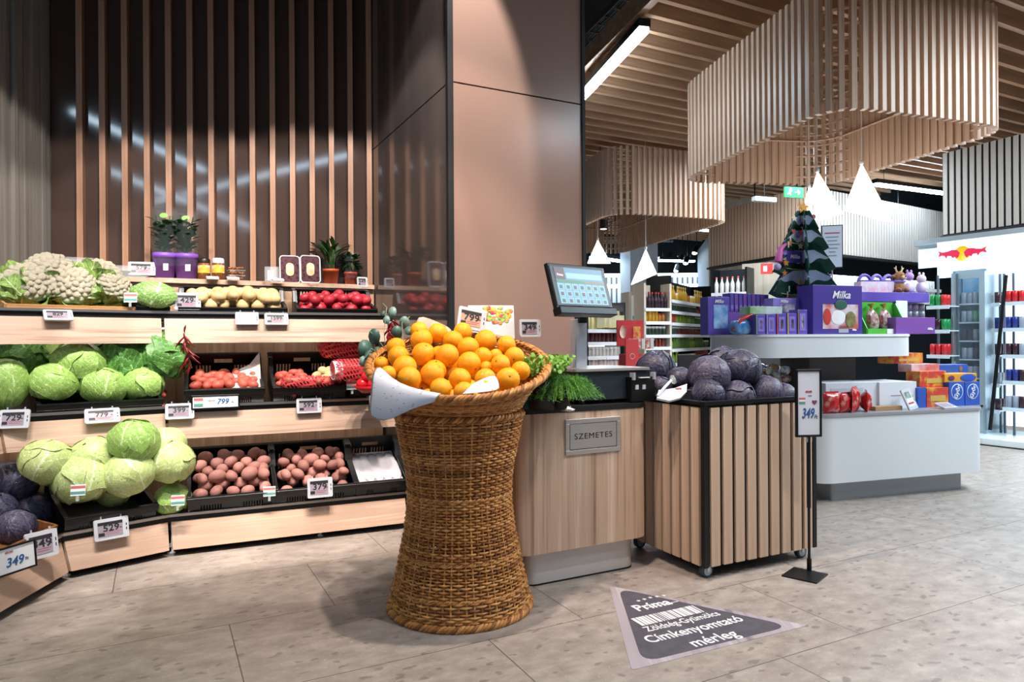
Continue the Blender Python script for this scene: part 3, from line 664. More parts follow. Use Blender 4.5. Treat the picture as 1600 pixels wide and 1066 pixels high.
def net_bag(label, M, L_=.26, W_=.13, H_=.07, paper=False, seed=1):
    t = empty('potato_net_bag', label, 'net bag', M=M, group=None); rr = random.Random(seed); sp_ = []
    for i in range(6):
        for j in range(3):
            c = Vector(((i - 2.5) * L_ / 6.2, (j - 1) * W_ / 3.2, H_ * .5 + rr.uniform(-.006, .012))); sp_.append((c, rr.uniform(.023, .029)))
            o = bpy.data.objects.new('potato', rr.choice(PO)); C.objects.link(o); o.parent = t; o.location = c; o.scale = (.026,) * 3; o.rotation_euler = (rr.random(), rr.random(), rr.random() * 6)
    m = MB(); f = lump(seed, .06); m.ell((0, 0, H_ * .5), (L_ * .58, W_ * .62, H_ * .72), 28, 14, lambda d: f(d) * (abs(d.x) ** 6 + abs(d.y) ** 6 + abs(d.z) ** 6) ** (-1 / 6) * .93)
    m.build('netting', M_net, t)
    m = MB(); m.tube([(L_ * .52, 0, H_ * .5), (L_ * .62, .01, H_ * .6), (L_ * .7, -.01, H_ * .5)], [.03, .008, .02], 8); m.build('gathered_end', M_net, t)
    if paper: m = MB(); m.lathe([(H_ * .66, -.025), (H_ * .68, .0), (H_ * .66, .025)], 20); q = m.build('paper_band', M_whitep, t); q.rotation_euler = (0, PI / 2, 0); q.location = (-L_ * .42, 0, H_ * .45); q.scale = (1, 1.2, 1)
    return t
net_bag('red net bag of potatoes lying at the back near the eucalyptus', Matrix.Translation(at(530, 552, 4.30)) @ Matrix.Rotation(.4, 4, 'Z') @ Matrix.Rotation(.3, 4, 'X'), .24, .17, .10, seed=2)
net_bag('red net bag with a white paper band in front of the wicker basket leaves', Matrix.Translation(at(548, 588, 4.05)) @ Matrix.Rotation(.5, 4, 'Z') @ Matrix.Rotation(.2, 4, 'X'), .2, .13, .08, True, seed=3)
net_bag('flat red net bag of potatoes along the front rim of the crate', Matrix.Translation(at(480, 603, 3.98)) @ Matrix.Rotation(.4, 4, 'Z'), .26, .1, .05, seed=5)
# red bowl of tomatoes by the basket
t = empty('red_bowl', 'red plastic bowl of tomatoes half hidden by the wicker basket', 'bowl', at(580, 612, 3.95)); m = MB(); m.lathe([(0, 0), (.05, 0), (.10, .035), (.105, .035), (.055, -.006), (0, -.006)], 24); m.build('bowl_shell', mat('red_plastic', 'a81a22', rough=.3), t)
M_tom = mat('tomato_skin', 'c8202c', rough=.22)
for k, (dx, dy, dz) in enumerate([(-.05, 0, .045), (.02, -.03, .045), (.0, .05, .045), (-.02, .0, .085)]):
    m = MB(); m.ell((0, 0, 0), (.036, .036, .031), 16, 10); q = m.build('tomato', M_tom); q.location = at(580, 612, 3.95) + Vector((dx, dy, dz))
    st = MB(); st.tube([(0, 0, .026), (.003, 0, .038)], .003, 5); 
    for j in range(5): st.tube([(0, 0, .03), (.014 * math.cos(j * 1.25), .014 * math.sin(j * 1.25), .031)], .002, 4)
    st.build('stalk', mat('stalk_green', '3f6a2c'), q); tag(q, 'ripe red tomato in the red bowl beside the wicker basket', 'tomato', 'tomatoes in the red bowl')

t = empty('paper_liner', 'crumpled white paper liner sticking up in the crate beside the chillies', 'paper', M=CR['net1']); m = MB(); m.add([(.03, .02, .13), (.19, .06, .13), (.195, .30, .25), (.14, .26, .19), (.05, .24, .15)], [(0, 1, 2, 3, 4)]); m.build('paper_sheet', mat('liner_paper', 'd8cfc8', 'bdb2aa', rough=.7, scale=20), t, solid=.0015)
# cauliflowers
M_caul = mat('cauliflower_curd', 'fbf3dc', 'eddcb6', rough=.75, scale=55, kind='voronoi', bump=.9, bscale=60, lo=.3, hi=.95)
M_cleaf = uvmat('cauliflower_leaf', '8fae55', 'c8d8a0', '5f8238')
def cauli_parts(seed):
    r = random.Random(seed); m = MB(); m.ell((0, 0, 0), (.9, .9, .66), 20, 12)
    for k in range(80):
        th = math.acos(1 - (k + .5) / 80 * 1.15); a = k * 2.399963; d = Vector((math.sin(th) * math.cos(a), math.sin(th) * math.sin(a), math.cos(th))); s = r.uniform(.11, .17); m.ell((d.x * .86, d.y * .86, d.z * .66), (s, s, s * .9), 9, 6, lump(seed * 50 + k, .16))
    l = MB()
    for k in range(7):
        a = 2 * PI * k / 7 + r.uniform(-.2, .2); leaf_patch(l, (1, 1, .9), Vector((math.cos(a), math.sin(a), -.42)), Vector((0, 0, 1)), .60, 1.0, .24 * r.uniform(.5, 1.2), seed * 9 + k, 8)
    return proto_mesh(m, M_caul, 'curd'), proto_mesh(l, M_cleaf, 'outer_leaves')
CA = [cauli_parts(2), cauli_parts(5)]
for (px, py, r, Y, lb, k, rot) in [(76, 424, 37, 3.66, 'cauliflower on top of the heap, its curd facing up', 0, (.3, 0, 0)), (45, 444, 38, 3.53, 'cauliflower at the left with its curd turned to the right', 1, (.5, .6, 0)), (115, 448, 36, 3.64, 'cauliflower front and centre above the price tag', 0, (.8, .1, .4)),
        (162, 432, 31, 3.80, 'pale cauliflower behind, right of the topmost one', 1, (.6, .2, 2)), (180, 450, 28, 3.75, 'cauliflower at the right with a striped flag sticker', 0, (.8, .3, 1)), (14, 450, 30, 3.46, 'cauliflower mostly wrapped in leaves at the left edge', 1, (.2, -.8, 0)), (142, 458, 20, 3.68, 'small piece of cauliflower low in the tray front', 0, (.9, -.2, 3))]:
    s = r / FP * Y; t = empty('cauliflower', lb, 'cauliflower', at(px, py, Y)); t.rotation_euler = rot; t.scale = (s,) * 3; t['group'] = 'cauliflowers in the wooden tray'
    for nm, me in zip(('curd', 'outer_leaves'), CA[k]): q = bpy.data.objects.new(nm, me); C.objects.link(q); q.parent = t
PG = proto_mesh(cabbage_mesh(77, 6, .03, (1.25, .8, .8)), uvmat('pointed_cabbage_leaf', '86ad58', 'd3e2b8', '5b8a3a'), 'cabbage')
place(PG, 'pointed green cabbage in the short crate right of the cauliflowers', 'cabbage', 240, 462, 25, 3.78, name='pointed_cabbage', rot=(0, .1, .4))
# wicker-basket oranges are in the basket section; red cabbages of the slatted crate in the crate section
# ------------------------------------------------------------------ wicker basket with oranges
M_w = [mat('wicker_a', 'c48646', 'a56b34', rough=.5, scale=30), mat('wicker_b', 'd89e5e', 'bb8144', rough=.45, scale=30), mat('wicker_c', '9a6433', '7c4a1e', rough=.55, scale=30)]
def interp(prof, z):
    for (r0, z0), (r1, z1) in zip(prof, prof[1:]):
        if z <= z1: t = (z - z0) / (z1 - z0); t2 = t; return r0 + (r1 - r0) * t2
    return prof[-1][0]
BC = Vector((-.222, 2.88, 0))
prof = [(.290, 0), (.286, .05), (.272, .10), (.256, .17), (.239, .25), (.224, .33), (.213, .42), (.210, .47), (.214, .53), (.224, .60), (.240, .67), (.254, .74), (.262, .80)]
def weave(m, n_rows, rz, NS, amp=.0035, rr=.0036, seg=4, jit=.0008, seed=1):
    r_ = random.Random(seed)
    for i in range(n_rows):
        m.m = r_.choice((0, 0, 0, 1, 1, 2)); pts = []; par = PI * (i % 2); dz = r_.uniform(-jit, jit); q = rr * r_.uniform(.85, 1.12)
        for j in range(NS * seg):
            th = 2 * PI * j / (NS * seg); R_, z = rz(i, th); R_ += amp * math.cos(NS / 2 * th + par); pts.append((R_ * math.cos(th), R_ * math.sin(th), z + dz + .0015 * math.sin(3 * th + i)))
        m.tube(pts, q, 5, closed=True)
t = empty('wicker_stand', 'tall hourglass wicker stand carrying the basket of oranges', 'wicker stand', BC)
NS = 58; m = MB(); NR = 68
weave(m, NR, lambda i, th: (interp(prof, .03 + .76 * i / NR), .03 + .76 * i / NR), NS, amp=.0048, rr=.0046, seed=3); m.build('woven_wall', M_w, t)
m = MB()
for k in range(NS // 2 * 2):
    th = 2 * PI * (k + .0) / NS; m.m = k % 3; m.tube([(interp(prof, z) * math.cos(th), interp(prof, z) * math.sin(th), z) for z in [x * .8 / 12 for x in range(13)]], .0042, 6)
m.build('upright_stakes', M_w, t)
def rope(parent, nm, R_, zf, rr, turns, n=3, tw=None, N_=200):
    m = MB()
    for q in range(n):
        m.m = q % 3; pts = []
        for j in range(N_):
            th = 2 * PI * j / N_; ph = turns * th + 2 * PI * q / n; RR = (R_(th) if callable(R_) else R_) + rr * 1.0 * math.cos(ph); z = (zf(th) if callable(zf) else zf) + rr * 1.0 * math.sin(ph); pts.append((RR * math.cos(th), RR * math.sin(th), z))
        m.tube(pts, rr * .8, 6, closed=True)
    return m.build(nm, M_w, parent)
rope(t, 'foot_braid', .290, .012, .010, 26, 4); rope(t, 'foot_braid', .282, .034, .006, 34, 3)
rope(t, 'waist_band', .2145, .475, .0045, 40, 2); rope(t, 'lower_band', .2440, .235, .004, 44, 2); rope(t, 'lower_band', .273, .105, .004, 44, 2); rope(t, 'top_braid', .262, .795, .008, 30, 3)
t = empty('orange_basket', 'round wide-rimmed wicker basket tilted towards the viewer, heaped with oranges', 'basket', BC)
FR = -PI / 2 + .08
def rimz(th): return 1.003 - .118 * math.cos(th - FR) + .0
RIMR = .368
bp_ = [(.185, 0), (.235, .08), (.262, .2), (.285, .42), (.318, .66), (.350, .88), (RIMR, 1)]
def bowl(i, th, NB=34):
    f = (i + .5) / NB; zt = rimz(th); zb_ = .79 - .0 * f
    return interp([(r, f_) for r, f_ in bp_], f), zb_ + (zt - zb_) * f
m = MB(); weave(m, 34, lambda i, th: bowl(i, th), 76, amp=.004, rr=.0046, seed=8); m.build('woven_wall', M_w, t)
m = MB()
for k in range(76):
    th = 2 * PI * k / 76; m.m = k % 3; m.tube([(bowl(i, th)[0] * math.cos(th), bowl(i, th)[0] * math.sin(th), bowl(i, th)[1]) for i in range(0, 34, 3)] + [(RIMR * math.cos(th), RIMR * math.sin(th), rimz(th))], .004, 5)
m.build('upright_stakes', M_w, t)
rope(t, 'rim_braid', RIMR + .003, rimz, .0095, 34, 4, N_=300); rope(t, 'rim_braid', RIMR - .012, lambda th: rimz(th) + .004, .005, 40, 2, N_=300)
m = MB(); m.lathe([(0, .80), (.18, .80)], 24); m.build('basket_floor', M_w[2], t)
# oranges
M_or = mat('orange_peel', 'ffb522', 'fca215', rough=.36, scale=6, bump=.25, bscale=170, lo=.35, hi=.7, spec=.45)
M_navel = mat('orange_navel', '8a5a1c', '5e6a26', rough=.7, scale=40)
def orange_proto(seed):
    m = MB(); f0 = lump(seed, .02); m.ell((0, 0, 0), (1, 1, .96), 24, 16, lambda d: f0(d) * (1 - .05 * max(0, d.z - .93) / .07)); m.m = 1
    m.lathe([(0, .955), (.07, .945), (.10, .925), (.085, .90)], 10); m.lathe([(0, -.975), (.05, -.97), (.075, -.94)], 8); return proto_mesh(m, [M_or, M_navel], 'orange') if False else m
ORP = []
for s_ in range(4):
    o = orange_proto(s_ + 90).build('orange', [M_or, M_navel]); ORP.append(o.data); bpy.data.objects.remove(o)
OR = [(505, 305, 78), (665, 325, 88), (525, 380, 106), (310, 440, 84), (335, 520, 94), (545, 500, 104), (735, 510, 104), (870, 318, 84), (790, 385, 88), (920, 440, 94), (1052, 390, 100), (1225, 432, 85), (190, 580, 66),
      (385, 612, 104), (245, 662, 72), (425, 705, 106), (615, 665, 104), (685, 792, 96), (850, 710, 98), (875, 812, 90), (942, 575, 104), (1030, 520, 78), (1150, 505, 62), (1062, 610, 60), (1175, 585, 84), (1300, 525, 88), (1350, 640, 84),
      (1240, 710, 106), (1060, 705, 92), (1060, 790, 78)]
rows = {}
for k, (zx, zy, r) in enumerate(OR): rows.setdefault(min(4, int((zy - 300) / 105)), []).append((zx, zy, r))
rn = ['back top row', 'second row from the back', 'middle row', 'second row from the front', 'front row by the lining paper']
orr = random.Random(4); ORP_POS = []
for ri, lst in sorted(rows.items()):
    lst.sort()
    for i, (zx, zy, r) in enumerate(lst):
        px, py = 560 + zx * .1876, 460 + zy * .1876; Y = 3.12 - (zy - 320) / 480 * .50 + (.05 if r < 70 else 0); r_ = min(.0505, r * .1876 / FP * Y * .97)
        pos = at(px, py, Y); dxy = (pos - BC); lim = .30; hd = math.hypot(dxy.x, dxy.y)
        ORP_POS.append([pos, r_, '%s orange from the left in the %s of the heap' % (['first', 'second', 'third', 'fourth', 'fifth', 'sixth', 'seventh', 'eighth', 'ninth', 'tenth'][i], rn[ri])])
for it in range(40):                # ease the fruit apart so that they touch instead of overlapping
    for i in range(len(ORP_POS)):
        for j in range(i):
            a, b_ = ORP_POS[i], ORP_POS[j]; d = a[0] - b_[0]; L_ = d.length; mn = (a[1] + b_[1]) * .99
            if L_ < mn: s_ = (mn - L_) / 2; a[0] = a[0] + d / L_ * s_; b_[0] = b_[0] - d / L_ * s_
for pos, r_, lb in ORP_POS:
    o = bpy.data.objects.new('orange', orr.choice(ORP)); C.objects.link(o); o.location = pos; o.scale = (r_,) * 3; o.rotation_euler = (orr.uniform(.3, 2.4), orr.uniform(-.8, .8), orr.uniform(0, 6.3)); tag(o, lb, 'orange', 'oranges heaped in the wicker basket')
n_hid = 0
for gx in range(-3, 4):
    for gy in range(-3, 4):
        x, y = gx * .098 + (.049 if gy % 2 else 0), gy * .088
        if math.hypot(x, y) > .215: continue
        th = math.atan2(y, x); z = 1.003 + .118 * (y / RIMR) - .030; p = BC + Vector((x, y, z))
        if any((p - q[0]).length < .085 for q in ORP_POS): 
            p.z -= .05
            if any((p - q[0]).length < .08 for q in ORP_POS): continue
        o = bpy.data.objects.new('orange', orr.choice(ORP)); C.objects.link(o); o.location = p; o.scale = (.047,) * 3; o.rotation_euler = (orr.uniform(0, 3), 0, orr.uniform(0, 6)); tag(o, 'orange lying deep in the gaps beneath the top layer of the basket', 'orange', 'oranges deep in the wicker basket'); n_hid += 1
# lining paper draped over the rim
M_pap = bpy.data.materials.new('printed_tissue'); M_pap.use_nodes = True; nt = M_pap.node_tree; b = nt.nodes['Principled BSDF']; b.inputs['Roughness'].default_value = .6
tcx = nt.nodes.new('ShaderNodeTexCoord'); vx = node(nt, 'ShaderNodeTexVoronoi'); vx.inputs['Scale'].default_value = 38; mp_ = node(nt, 'ShaderNodeMapping'); mp_.inputs['Scale'].default_value = (1, 1, 2.4); nt.links.new(tcx.outputs['Object'], mp_.inputs[0]); nt.links.new(mp_.outputs[0], vx.inputs['Vector'])
rx = nt.nodes.new('ShaderNodeValToRGB'); e = rx.color_ramp.elements; e[0].position = .16; e[0].color = lin('b98a92'); e[1].position = .2; e[1].color = lin('cdd3e0'); nt.links.new(vx.outputs['Distance'], rx.inputs[0]); nt.links.new(rx.outputs[0], b.inputs['Base Color'])
def sheet(name, label, rowsp, m_, cat='paper'):
    """smooth sheet from rows of points"""
    m = MB(); n = len(rowsp[0]); m.add([p for r in rowsp for p in r], [(i * n + j, i * n + j + 1, (i + 1) * n + j + 1, (i + 1) * n + j) for i in range(len(rowsp) - 1) for j in range(n - 1)], True)
    o = m.build(name, m_, solid=.0012); s_ = o.modifiers.new('s', 'SUBSURF'); s_.levels = s_.render_levels = 1; tag(o, label, cat); return o
def rimp(px, dr=0, dz=0):
    x, _ = ray(px, 600); best = None
    for j in range(400):
        th = -PI + PI * j / 399; p = BC + Vector(((RIMR + dr) * math.cos(th), (RIMR + dr) * math.sin(th), rimz(th) + dz)); e_ = abs(p.x - x * p.y)
        if best is None or e_ < best[0]: best = (e_, p)
    return best[1]
sheet('lining_paper', 'white patterned tissue paper hanging over the front left rim of the orange basket', [
    [rimp(588, -.04, .022), rimp(612, -.04, .02), rimp(640, -.04, .018), rimp(668, -.04, .014), rimp(694, -.04, .01)],
    [rimp(582, .010, .034), rimp(606, .010, .033), rimp(636, .010, .030), rimp(664, .010, .028), rimp(690, .008, .022)],
    [rimp(580, .036, .016), rimp(605, .036, .014), rimp(630, .034, .012), rimp(658, .032, .010), rimp(684, .028, .008)],
    [rimp(577, .055, -.065), rimp(601, .055, -.068), rimp(628, .046, -.044), rimp(654, .03, -.020), rimp(680, .024, -.004)], [rimp(575, .058, -.12), rimp(600, .058, -.118), rimp(628, .042, -.068), rimp(654, .032, -.032), rimp(682, .024, -.01)]], M_pap)
sheet('lining_paper', 'smaller corner of patterned tissue paper tucked between oranges at the front right rim', [
    [rimp(736, -.09, .05), rimp(756, -.10, .062), rimp(776, -.11, .07)], [rimp(722, -.03, .016), rimp(748, -.035, .026), rimp(782, -.04, .03)], [rimp(716, -.018, .016), rimp(746, -.018, .016), rimp(784, -.018, .014)]], M_pap)
sheet('wrapping_paper', 'beige creased paper sticking up behind the oranges at the back left of the basket', [
    [at(651, 491, 3.2), at(672, 497, 3.2), at(696, 508, 3.19), at(708, 515, 3.17)], [at(648, 512, 3.16), at(668, 514, 3.15), at(690, 520, 3.14), at(704, 524, 3.13)], [at(646, 532, 3.12), at(668, 534, 3.1), at(690, 538, 3.1), at(704, 542, 3.1)]], mat('beige_paper', 'c9ab98', 'b5937f', rough=.7, scale=20))
# eucalyptus sprigs and chilli strings
M_euc = mat('eucalyptus_leaf', '5f7f74', '86a29a', rough=.45, scale=12); M_eucd = mat('dark_eucalyptus_leaf', '3a5a50', '4f6f62', rough=.45, scale=12); M_chi = mat('dried_chilli', '8a1f22', '5e1216', rough=.25, scale=25); M_twig = mat('twig', '8a9a80', rough=.6)
def oval_leaf(m, c, r, nrm, asp=1.25):
    nrm = Vector(nrm).normalized(); x = nrm.cross(Vector((0, 0, 1))).normalized() if abs(nrm.z) < .95 else Vector((1, 0, 0)); y = x.cross(nrm); c = Vector(c); vs = [c + nrm * r * .12]; n = 10
    for k in range(n): a = 2 * PI * k / n; vs.append(c + x * r * math.cos(a) + y * r * asp * math.sin(a))
    m.add(vs, [(0, k + 1, (k + 1) % n + 1) for k in range(n)], True)
t = empty('eucalyptus_sprig', 'eucalyptus sprig with round grey-green leaves behind the left rim of the orange basket', 'eucalyptus', at(600, 520, 3.2)); L0 = Vector(at(600, 520, 3.2))
m = MB()
for pth in ([(604, 560, 3.12), (600, 520, 3.16), (604, 480, 3.2), (598, 474, 3.2)], [(630, 540, 3.1), (628, 505, 3.15), (640, 495, 3.18)], [(612, 560, 3.1), (590, 530, 3.1), (578, 518, 3.1)], [(605, 560, 3.05), (580, 545, 3.02), (570, 560, 3.0)]):
    m.tube([Vector(at(*q)) - L0 for q in pth], .0018, 5)
m.build('stem', M_twig, t); rr = random.Random(3)
for k, (px, py, Y, r, dk) in enumerate([(613, 488, 3.2, .022, 0), (604, 500, 3.18, .017, 0), (632, 504, 3.16, .024, 0), (598, 490, 3.2, .012, 1), (585, 526, 3.1, .030, 1), (571, 545, 3.05, .034, 1), (568, 565, 3.03, .020, 0), (620, 520, 3.14, .026, 1), (639, 517, 3.14, .020, 1), (577, 556, 3.02, .022, 1), (610, 508, 3.2, .014, 0), (590, 548, 3.06, .016, 1)]):
    m = MB(); oval_leaf(m, Vector(at(px, py, Y)) - L0, r, (rr.uniform(-.6, .6), -1, rr.uniform(-.3, .8))); m.build('leaf', M_eucd if dk else M_euc, t, solid=.001)
def chilli_string(label, pts, n, ln=.045, seed=1, spread=.025):
    t = empty('chilli_string', label, 'chilli string', pts[0]); L0 = Vector(pts[0]); m = MB(); m.tube([Vector(p) - L0 for p in pts], .0012, 5); m.build('string', M_twig, t); r = random.Random(seed)
    for k in range(n):
        f = (k + .5) / n * (len(pts) - 1); i = min(int(f), len(pts) - 2); p = Vector(pts[i]).lerp(Vector(pts[i + 1]), f - i) - L0; d = Vector((r.uniform(-1, 1) * spread * 1.3, r.uniform(-.6, .3) * spread, -ln * r.uniform(.5, 1))); m = MB()
        m.tube([p, p + d * .35 + Vector((0, -.004, 0)), p + d * .75, p + d * 1.1 + Vector((.006, 0, -.002))], [.0035, .0058, .0045, .001], 6); m.build('chilli', M_chi, t)
chilli_string('bunch of dried red chillies behind the left rim of the orange basket', [at(614, 500, 3.16), at(608, 520, 3.14), at(606, 545, 3.12)], 22, seed=2)
chilli_string('bunch of dried red chillies hanging between the dark cabbages and the netted potatoes', [at(287, 520, 3.70), at(292, 545, 3.72), at(300, 575, 3.74)], 20, .06, seed=5, spread=.04)
chilli_string('single dried chilli hanging on the top tier front panel', [at(290, 505, 3.78), at(291, 512, 3.76)], 1, .07, seed=8, spread=.02)
# ------------------------------------------------------------------ weighing counter
def pv(px, py, v):                   # ray through a photo point met with the vertical plane v
    x, z = ray(px, py); d = Vector((x, 1, 0)); t = v / d.dot(BX); return Vector((d.dot(AX) * t, v, CH + z * t))
def fr_uv(u, v, z=0): return frame(uv2w(u, v, z), ANG_A)
KV = 2.655
cabo = empty('weighing_counter', 'wood-fronted rounded counter with a waste flap beside the wicker stand', 'counter', M=fr_uv(1.375, KV))
CWd, CDp = .735, .50
m = MB(); m.prism(rrect(CWd, CDp, .085, 8, CWd / 2, CDp / 2), .153, .772, True); m.build('cabinet_body', M_cab, cabo)
m = MB(); m.prism(rrect(CWd + .006, CDp + .006, .088, 8, CWd / 2, CDp / 2), .772, .796, False); m.build('counter_top', M_blackm, cabo, bevel=.002)
m = MB(); m.prism(rrect(CWd - .13, CDp - .09, .06, 8, CWd / 2 + .005, CDp / 2), .006, .153, True); m.build('steel_plinth', mat('satin_plinth', 'cfccca', rough=.42, metal=.35), cabo)
m = MB(); m.prism(rrect(CWd - .126, CDp - .086, .062, 8, CWd / 2 + .005, CDp / 2), .0, .007, True); m.build('plinth_seal', M_blackm, cabo)
a = pv(882.5, 656, KV); b_ = pv(968, 653, KV); c_ = pv(882.5, 712, KV); px0 = a.x - 1.375; px1 = b_.x - 1.375; z1 = a.z; z0 = c_.z
t2 = MB(); w_, h_ = px1 - px0, z1 - z0; cx, cz = (px0 + px1) / 2, (z0 + z1) / 2; bd = .021
for c, d in (((cx, -.003, z1 - bd / 2), (w_, .01, bd)), ((cx, -.003, z0 + bd / 2), (w_, .01, bd)), ((px0 + bd / 2, -.003, cz), (bd, .01, h_ - 2 * bd)), ((px1 - bd / 2, -.003, cz), (bd, .01, h_ - 2 * bd))): t2.box(c, d)
ff = t2.build('flap_frame', M_steel, cabo, bevel=.0015)
m = MB(); m.box((cx, -.001, cz), (w_ - 2 * bd, .004, h_ - 2 * bd)); m.build('flap_recess', M_black, cabo)
m = MB(); m.box((cx, -.004, cz + .001), (w_ - 2 * bd - .006, .005, h_ - 2 * bd - .006)); fl = m.build('waste_flap', M_steel, cabo)
q = text('SZEMETES', .037, (cx, -.0068, cz), M_text, fl, sx=1.16, bold=0, spacing=1.12); q['label'] = 'engraved waste lettering'
TZ = .797
# scale body
sc_ = empty('weighing_scale', 'self-service weighing scale with tilted touch screen on a grey post', 'scale', M=fr_uv(0, 0))
A_ = pv(905, 600, 2.705); B_ = pv(1000, 600, 2.705)
M_scb = mat('scale_grey', '262f36', rough=.4); M_scl = mat('scale_light_grey', 'b9bcc4', rough=.35, metal=.3)
u0, u1 = A_.x, B_.x + .045
m = MB(); m.prism([(u0, 2.705), (u1, 2.705), (u1, 3.02), (u0, 3.02)], TZ + .018, .945); m.build('scale_body', M_scb, sc_, bevel=.006)
m = MB(); m.prism(rrect(u1 - u0 + .05, .36, .02, 4, (u0 + u1) / 2 - .012, 2.87), .950, .962); m.build('weighing_plate', M_steel, sc_, bevel=.002)
m = MB(); m.box(((u0 + u1) / 2, 2.86, .948), (u1 - u0 - .02, .30, .008)); m.build('plate_support', M_scb, sc_)
m = MB()
for x in (u0 + .03, u1 - .03):
    for y in (2.73, 3.0):
        m = MB(); m.lathe([(0, 0), (.013, 0), (.014, .018), (0, .018)], 12, (x, y, TZ)); m.build('foot', mat('rubber_grey', '55565a', rough=.6), sc_)
# plate guard wires
m = MB(); gz = .962
for (x0, x1, y) in ((u0 - .02, u0 + .16, 3.02), (u0 + .16, u1 - .02, 3.02)):
    m.tube([(x0, y, gz), (x0, y, gz + .042), (x1, y, gz + .042), (x1, y, gz)], .002, 6)
m.build('guard_wire', M_chrome, sc_)
# printer
Pp = pv(983, 600, 2.68); P2 = pv(1021, 600, 2.68)
pr = MB(); pr.prism([(Pp.x, 2.665), (P2.x, 2.665), (P2.x, 2.80), (Pp.x, 2.80)], TZ + .004, .918); prn = pr.build('label_printer', M_black, sc_, bevel=.008)
m = MB()
for x in (Pp.x + .012, P2.x - .012): m = MB(); m.box((x, 2.668, .922), (.012, .03, .035)); m.build('printer_lug', mat('grey_lug', '9a9ea4', rough=.3), prn)
for k, x in enumerate((Pp.x + .033, Pp.x + .075)):
    m = MB(); m.box((x, 2.663, .870), (.018, .004, .022)); m.build('button', mat('pale_key', 'b8bcc6', rough=.4), prn)
m = MB(); m.box(((Pp.x + P2.x) / 2, 2.662, .905), ((P2.x - Pp.x) * .6, .004, .012)); m.build('paper_slot', M_blackm, prn)
m = MB(); m.box(((Pp.x + P2.x) / 2, 2.66, .915), ((P2.x - Pp.x) * .4, .02, .003)); m.build('paper_strip', M_whitep, prn)
# post and monitor
pw = at(904, 540, 3.42); up, vp_ = pw.dot(AX), pw.dot(BX)
m = MB(); m.box((up, vp_, (.80 + 1.20) / 2), (.066, .055, .40)); m.build('post', M_scl, sc_, bevel=.004)
m = MB(); m.box((up + .0, vp_ - .02, 1.205), (.04, .05, .05)); m.build('swivel', M_black, sc_)
mon_w = at(909, 452.5, 3.24)
MM = frame(mon_w, math.radians(41), math.radians(-17))
mon = empty('m', '', '', M=fr_uv(0, 0).inverted() @ MM); del mon['label'], mon['category']; mon.name = 'touch_screen'; mon.parent = sc_; mon.matrix_world = fr_uv(0, 0) @ (fr_uv(0, 0).inverted() @ MM); mon.matrix_local = fr_uv(0, 0).inverted() @ MM
mw, mh = .385, .245
bezel = MB(); bezel.box((0, .012, 0), (mw, .024, mh)); bezel.box((0, .005, -mh / 2 + .012), (mw, .05, .036)); bezel.build('monitor_housing', M_dark, mon, bevel=.004)
m = MB(); m.box((0, -.0015, .013), (mw - .012, .003, mh - .05)); m.build('monitor_bezel', M_black, mon, bevel=.002)
sw, sh = .325, .178; z_ = .013
def emat(n, c, e=.55): return mat(n, tuple(int(c[i:i+2],16)/255*.45 for i in (0,2,4)), rough=.35, emit=e*.75, ecol=c)
scr = MB(); scr.box((0, -.0035, z_), (sw, .001, sh)); scr.build('screen', emat('screen_blue', '6fa5c8', .6), mon)
def scrbox(nm, x0, z0, x1, z1, m_, d=.0046):
    mb = MB(); mb.box(((x0 + x1) / 2 * sw - sw / 2, -d, z_ + sh / 2 - (z0 + z1) / 2 * sh), ((x1 - x0) * sw, .0008, (z1 - z0) * sh)); return mb.build(nm, m_, mon)
scrbox('screen_logo_field', 0, 0, .2, .33, emat('screen_maroon', '6d4658', .4)); scrbox('screen_weight_field', .22, .14, .97, .30, emat('screen_pale', '9fd2ef', .8)); scrbox('screen_green_bar', 0, .345, .58, .42, emat('screen_green', '4f9a62', .5)); scrbox('screen_olive_bar', .58, .345, 1, .42, emat('screen_olive', '9a9a72', .5))
text('Prima', .017, (-sw / 2 + .1 * sw, -.0052, z_ + sh / 2 - .21 * sh), M_whiteink, mon, 'screen_lettering', bold=.0003)
key = MB(); ic = MB(); ics = [MB() for _ in range(3)]
for i in range(7):
    for j in range(3):
        x0, x1 = i / 7 + .006, (i + 1) / 7 - .006; z0, z1 = .435 + j * .19, min(1, .435 + (j + 1) * .19 - .01)
        key.box(((x0 + x1) / 2 * sw - sw / 2, -.0044, z_ + sh / 2 - (z0 + z1) / 2 * sh), ((x1 - x0) * sw, .0006, (z1 - z0) * sh))
        ics[(i * 2 + j) % 3].box(((x0 + x1) / 2 * sw - sw / 2, -.0050, z_ + sh / 2 - ((z0 + z1) / 2 + .012) * sh), ((x1 - x0) * sw * .45, .0006, (z1 - z0) * sh * .5))
key.build('screen_keys', emat('screen_key_blue', '8fc6dc', .75), mon)
for q, c in zip(ics, ('55707a', '7a5a66', '4f8060')): q.build('screen_key_pictures', emat('scr_' + c, c, .3), mon)
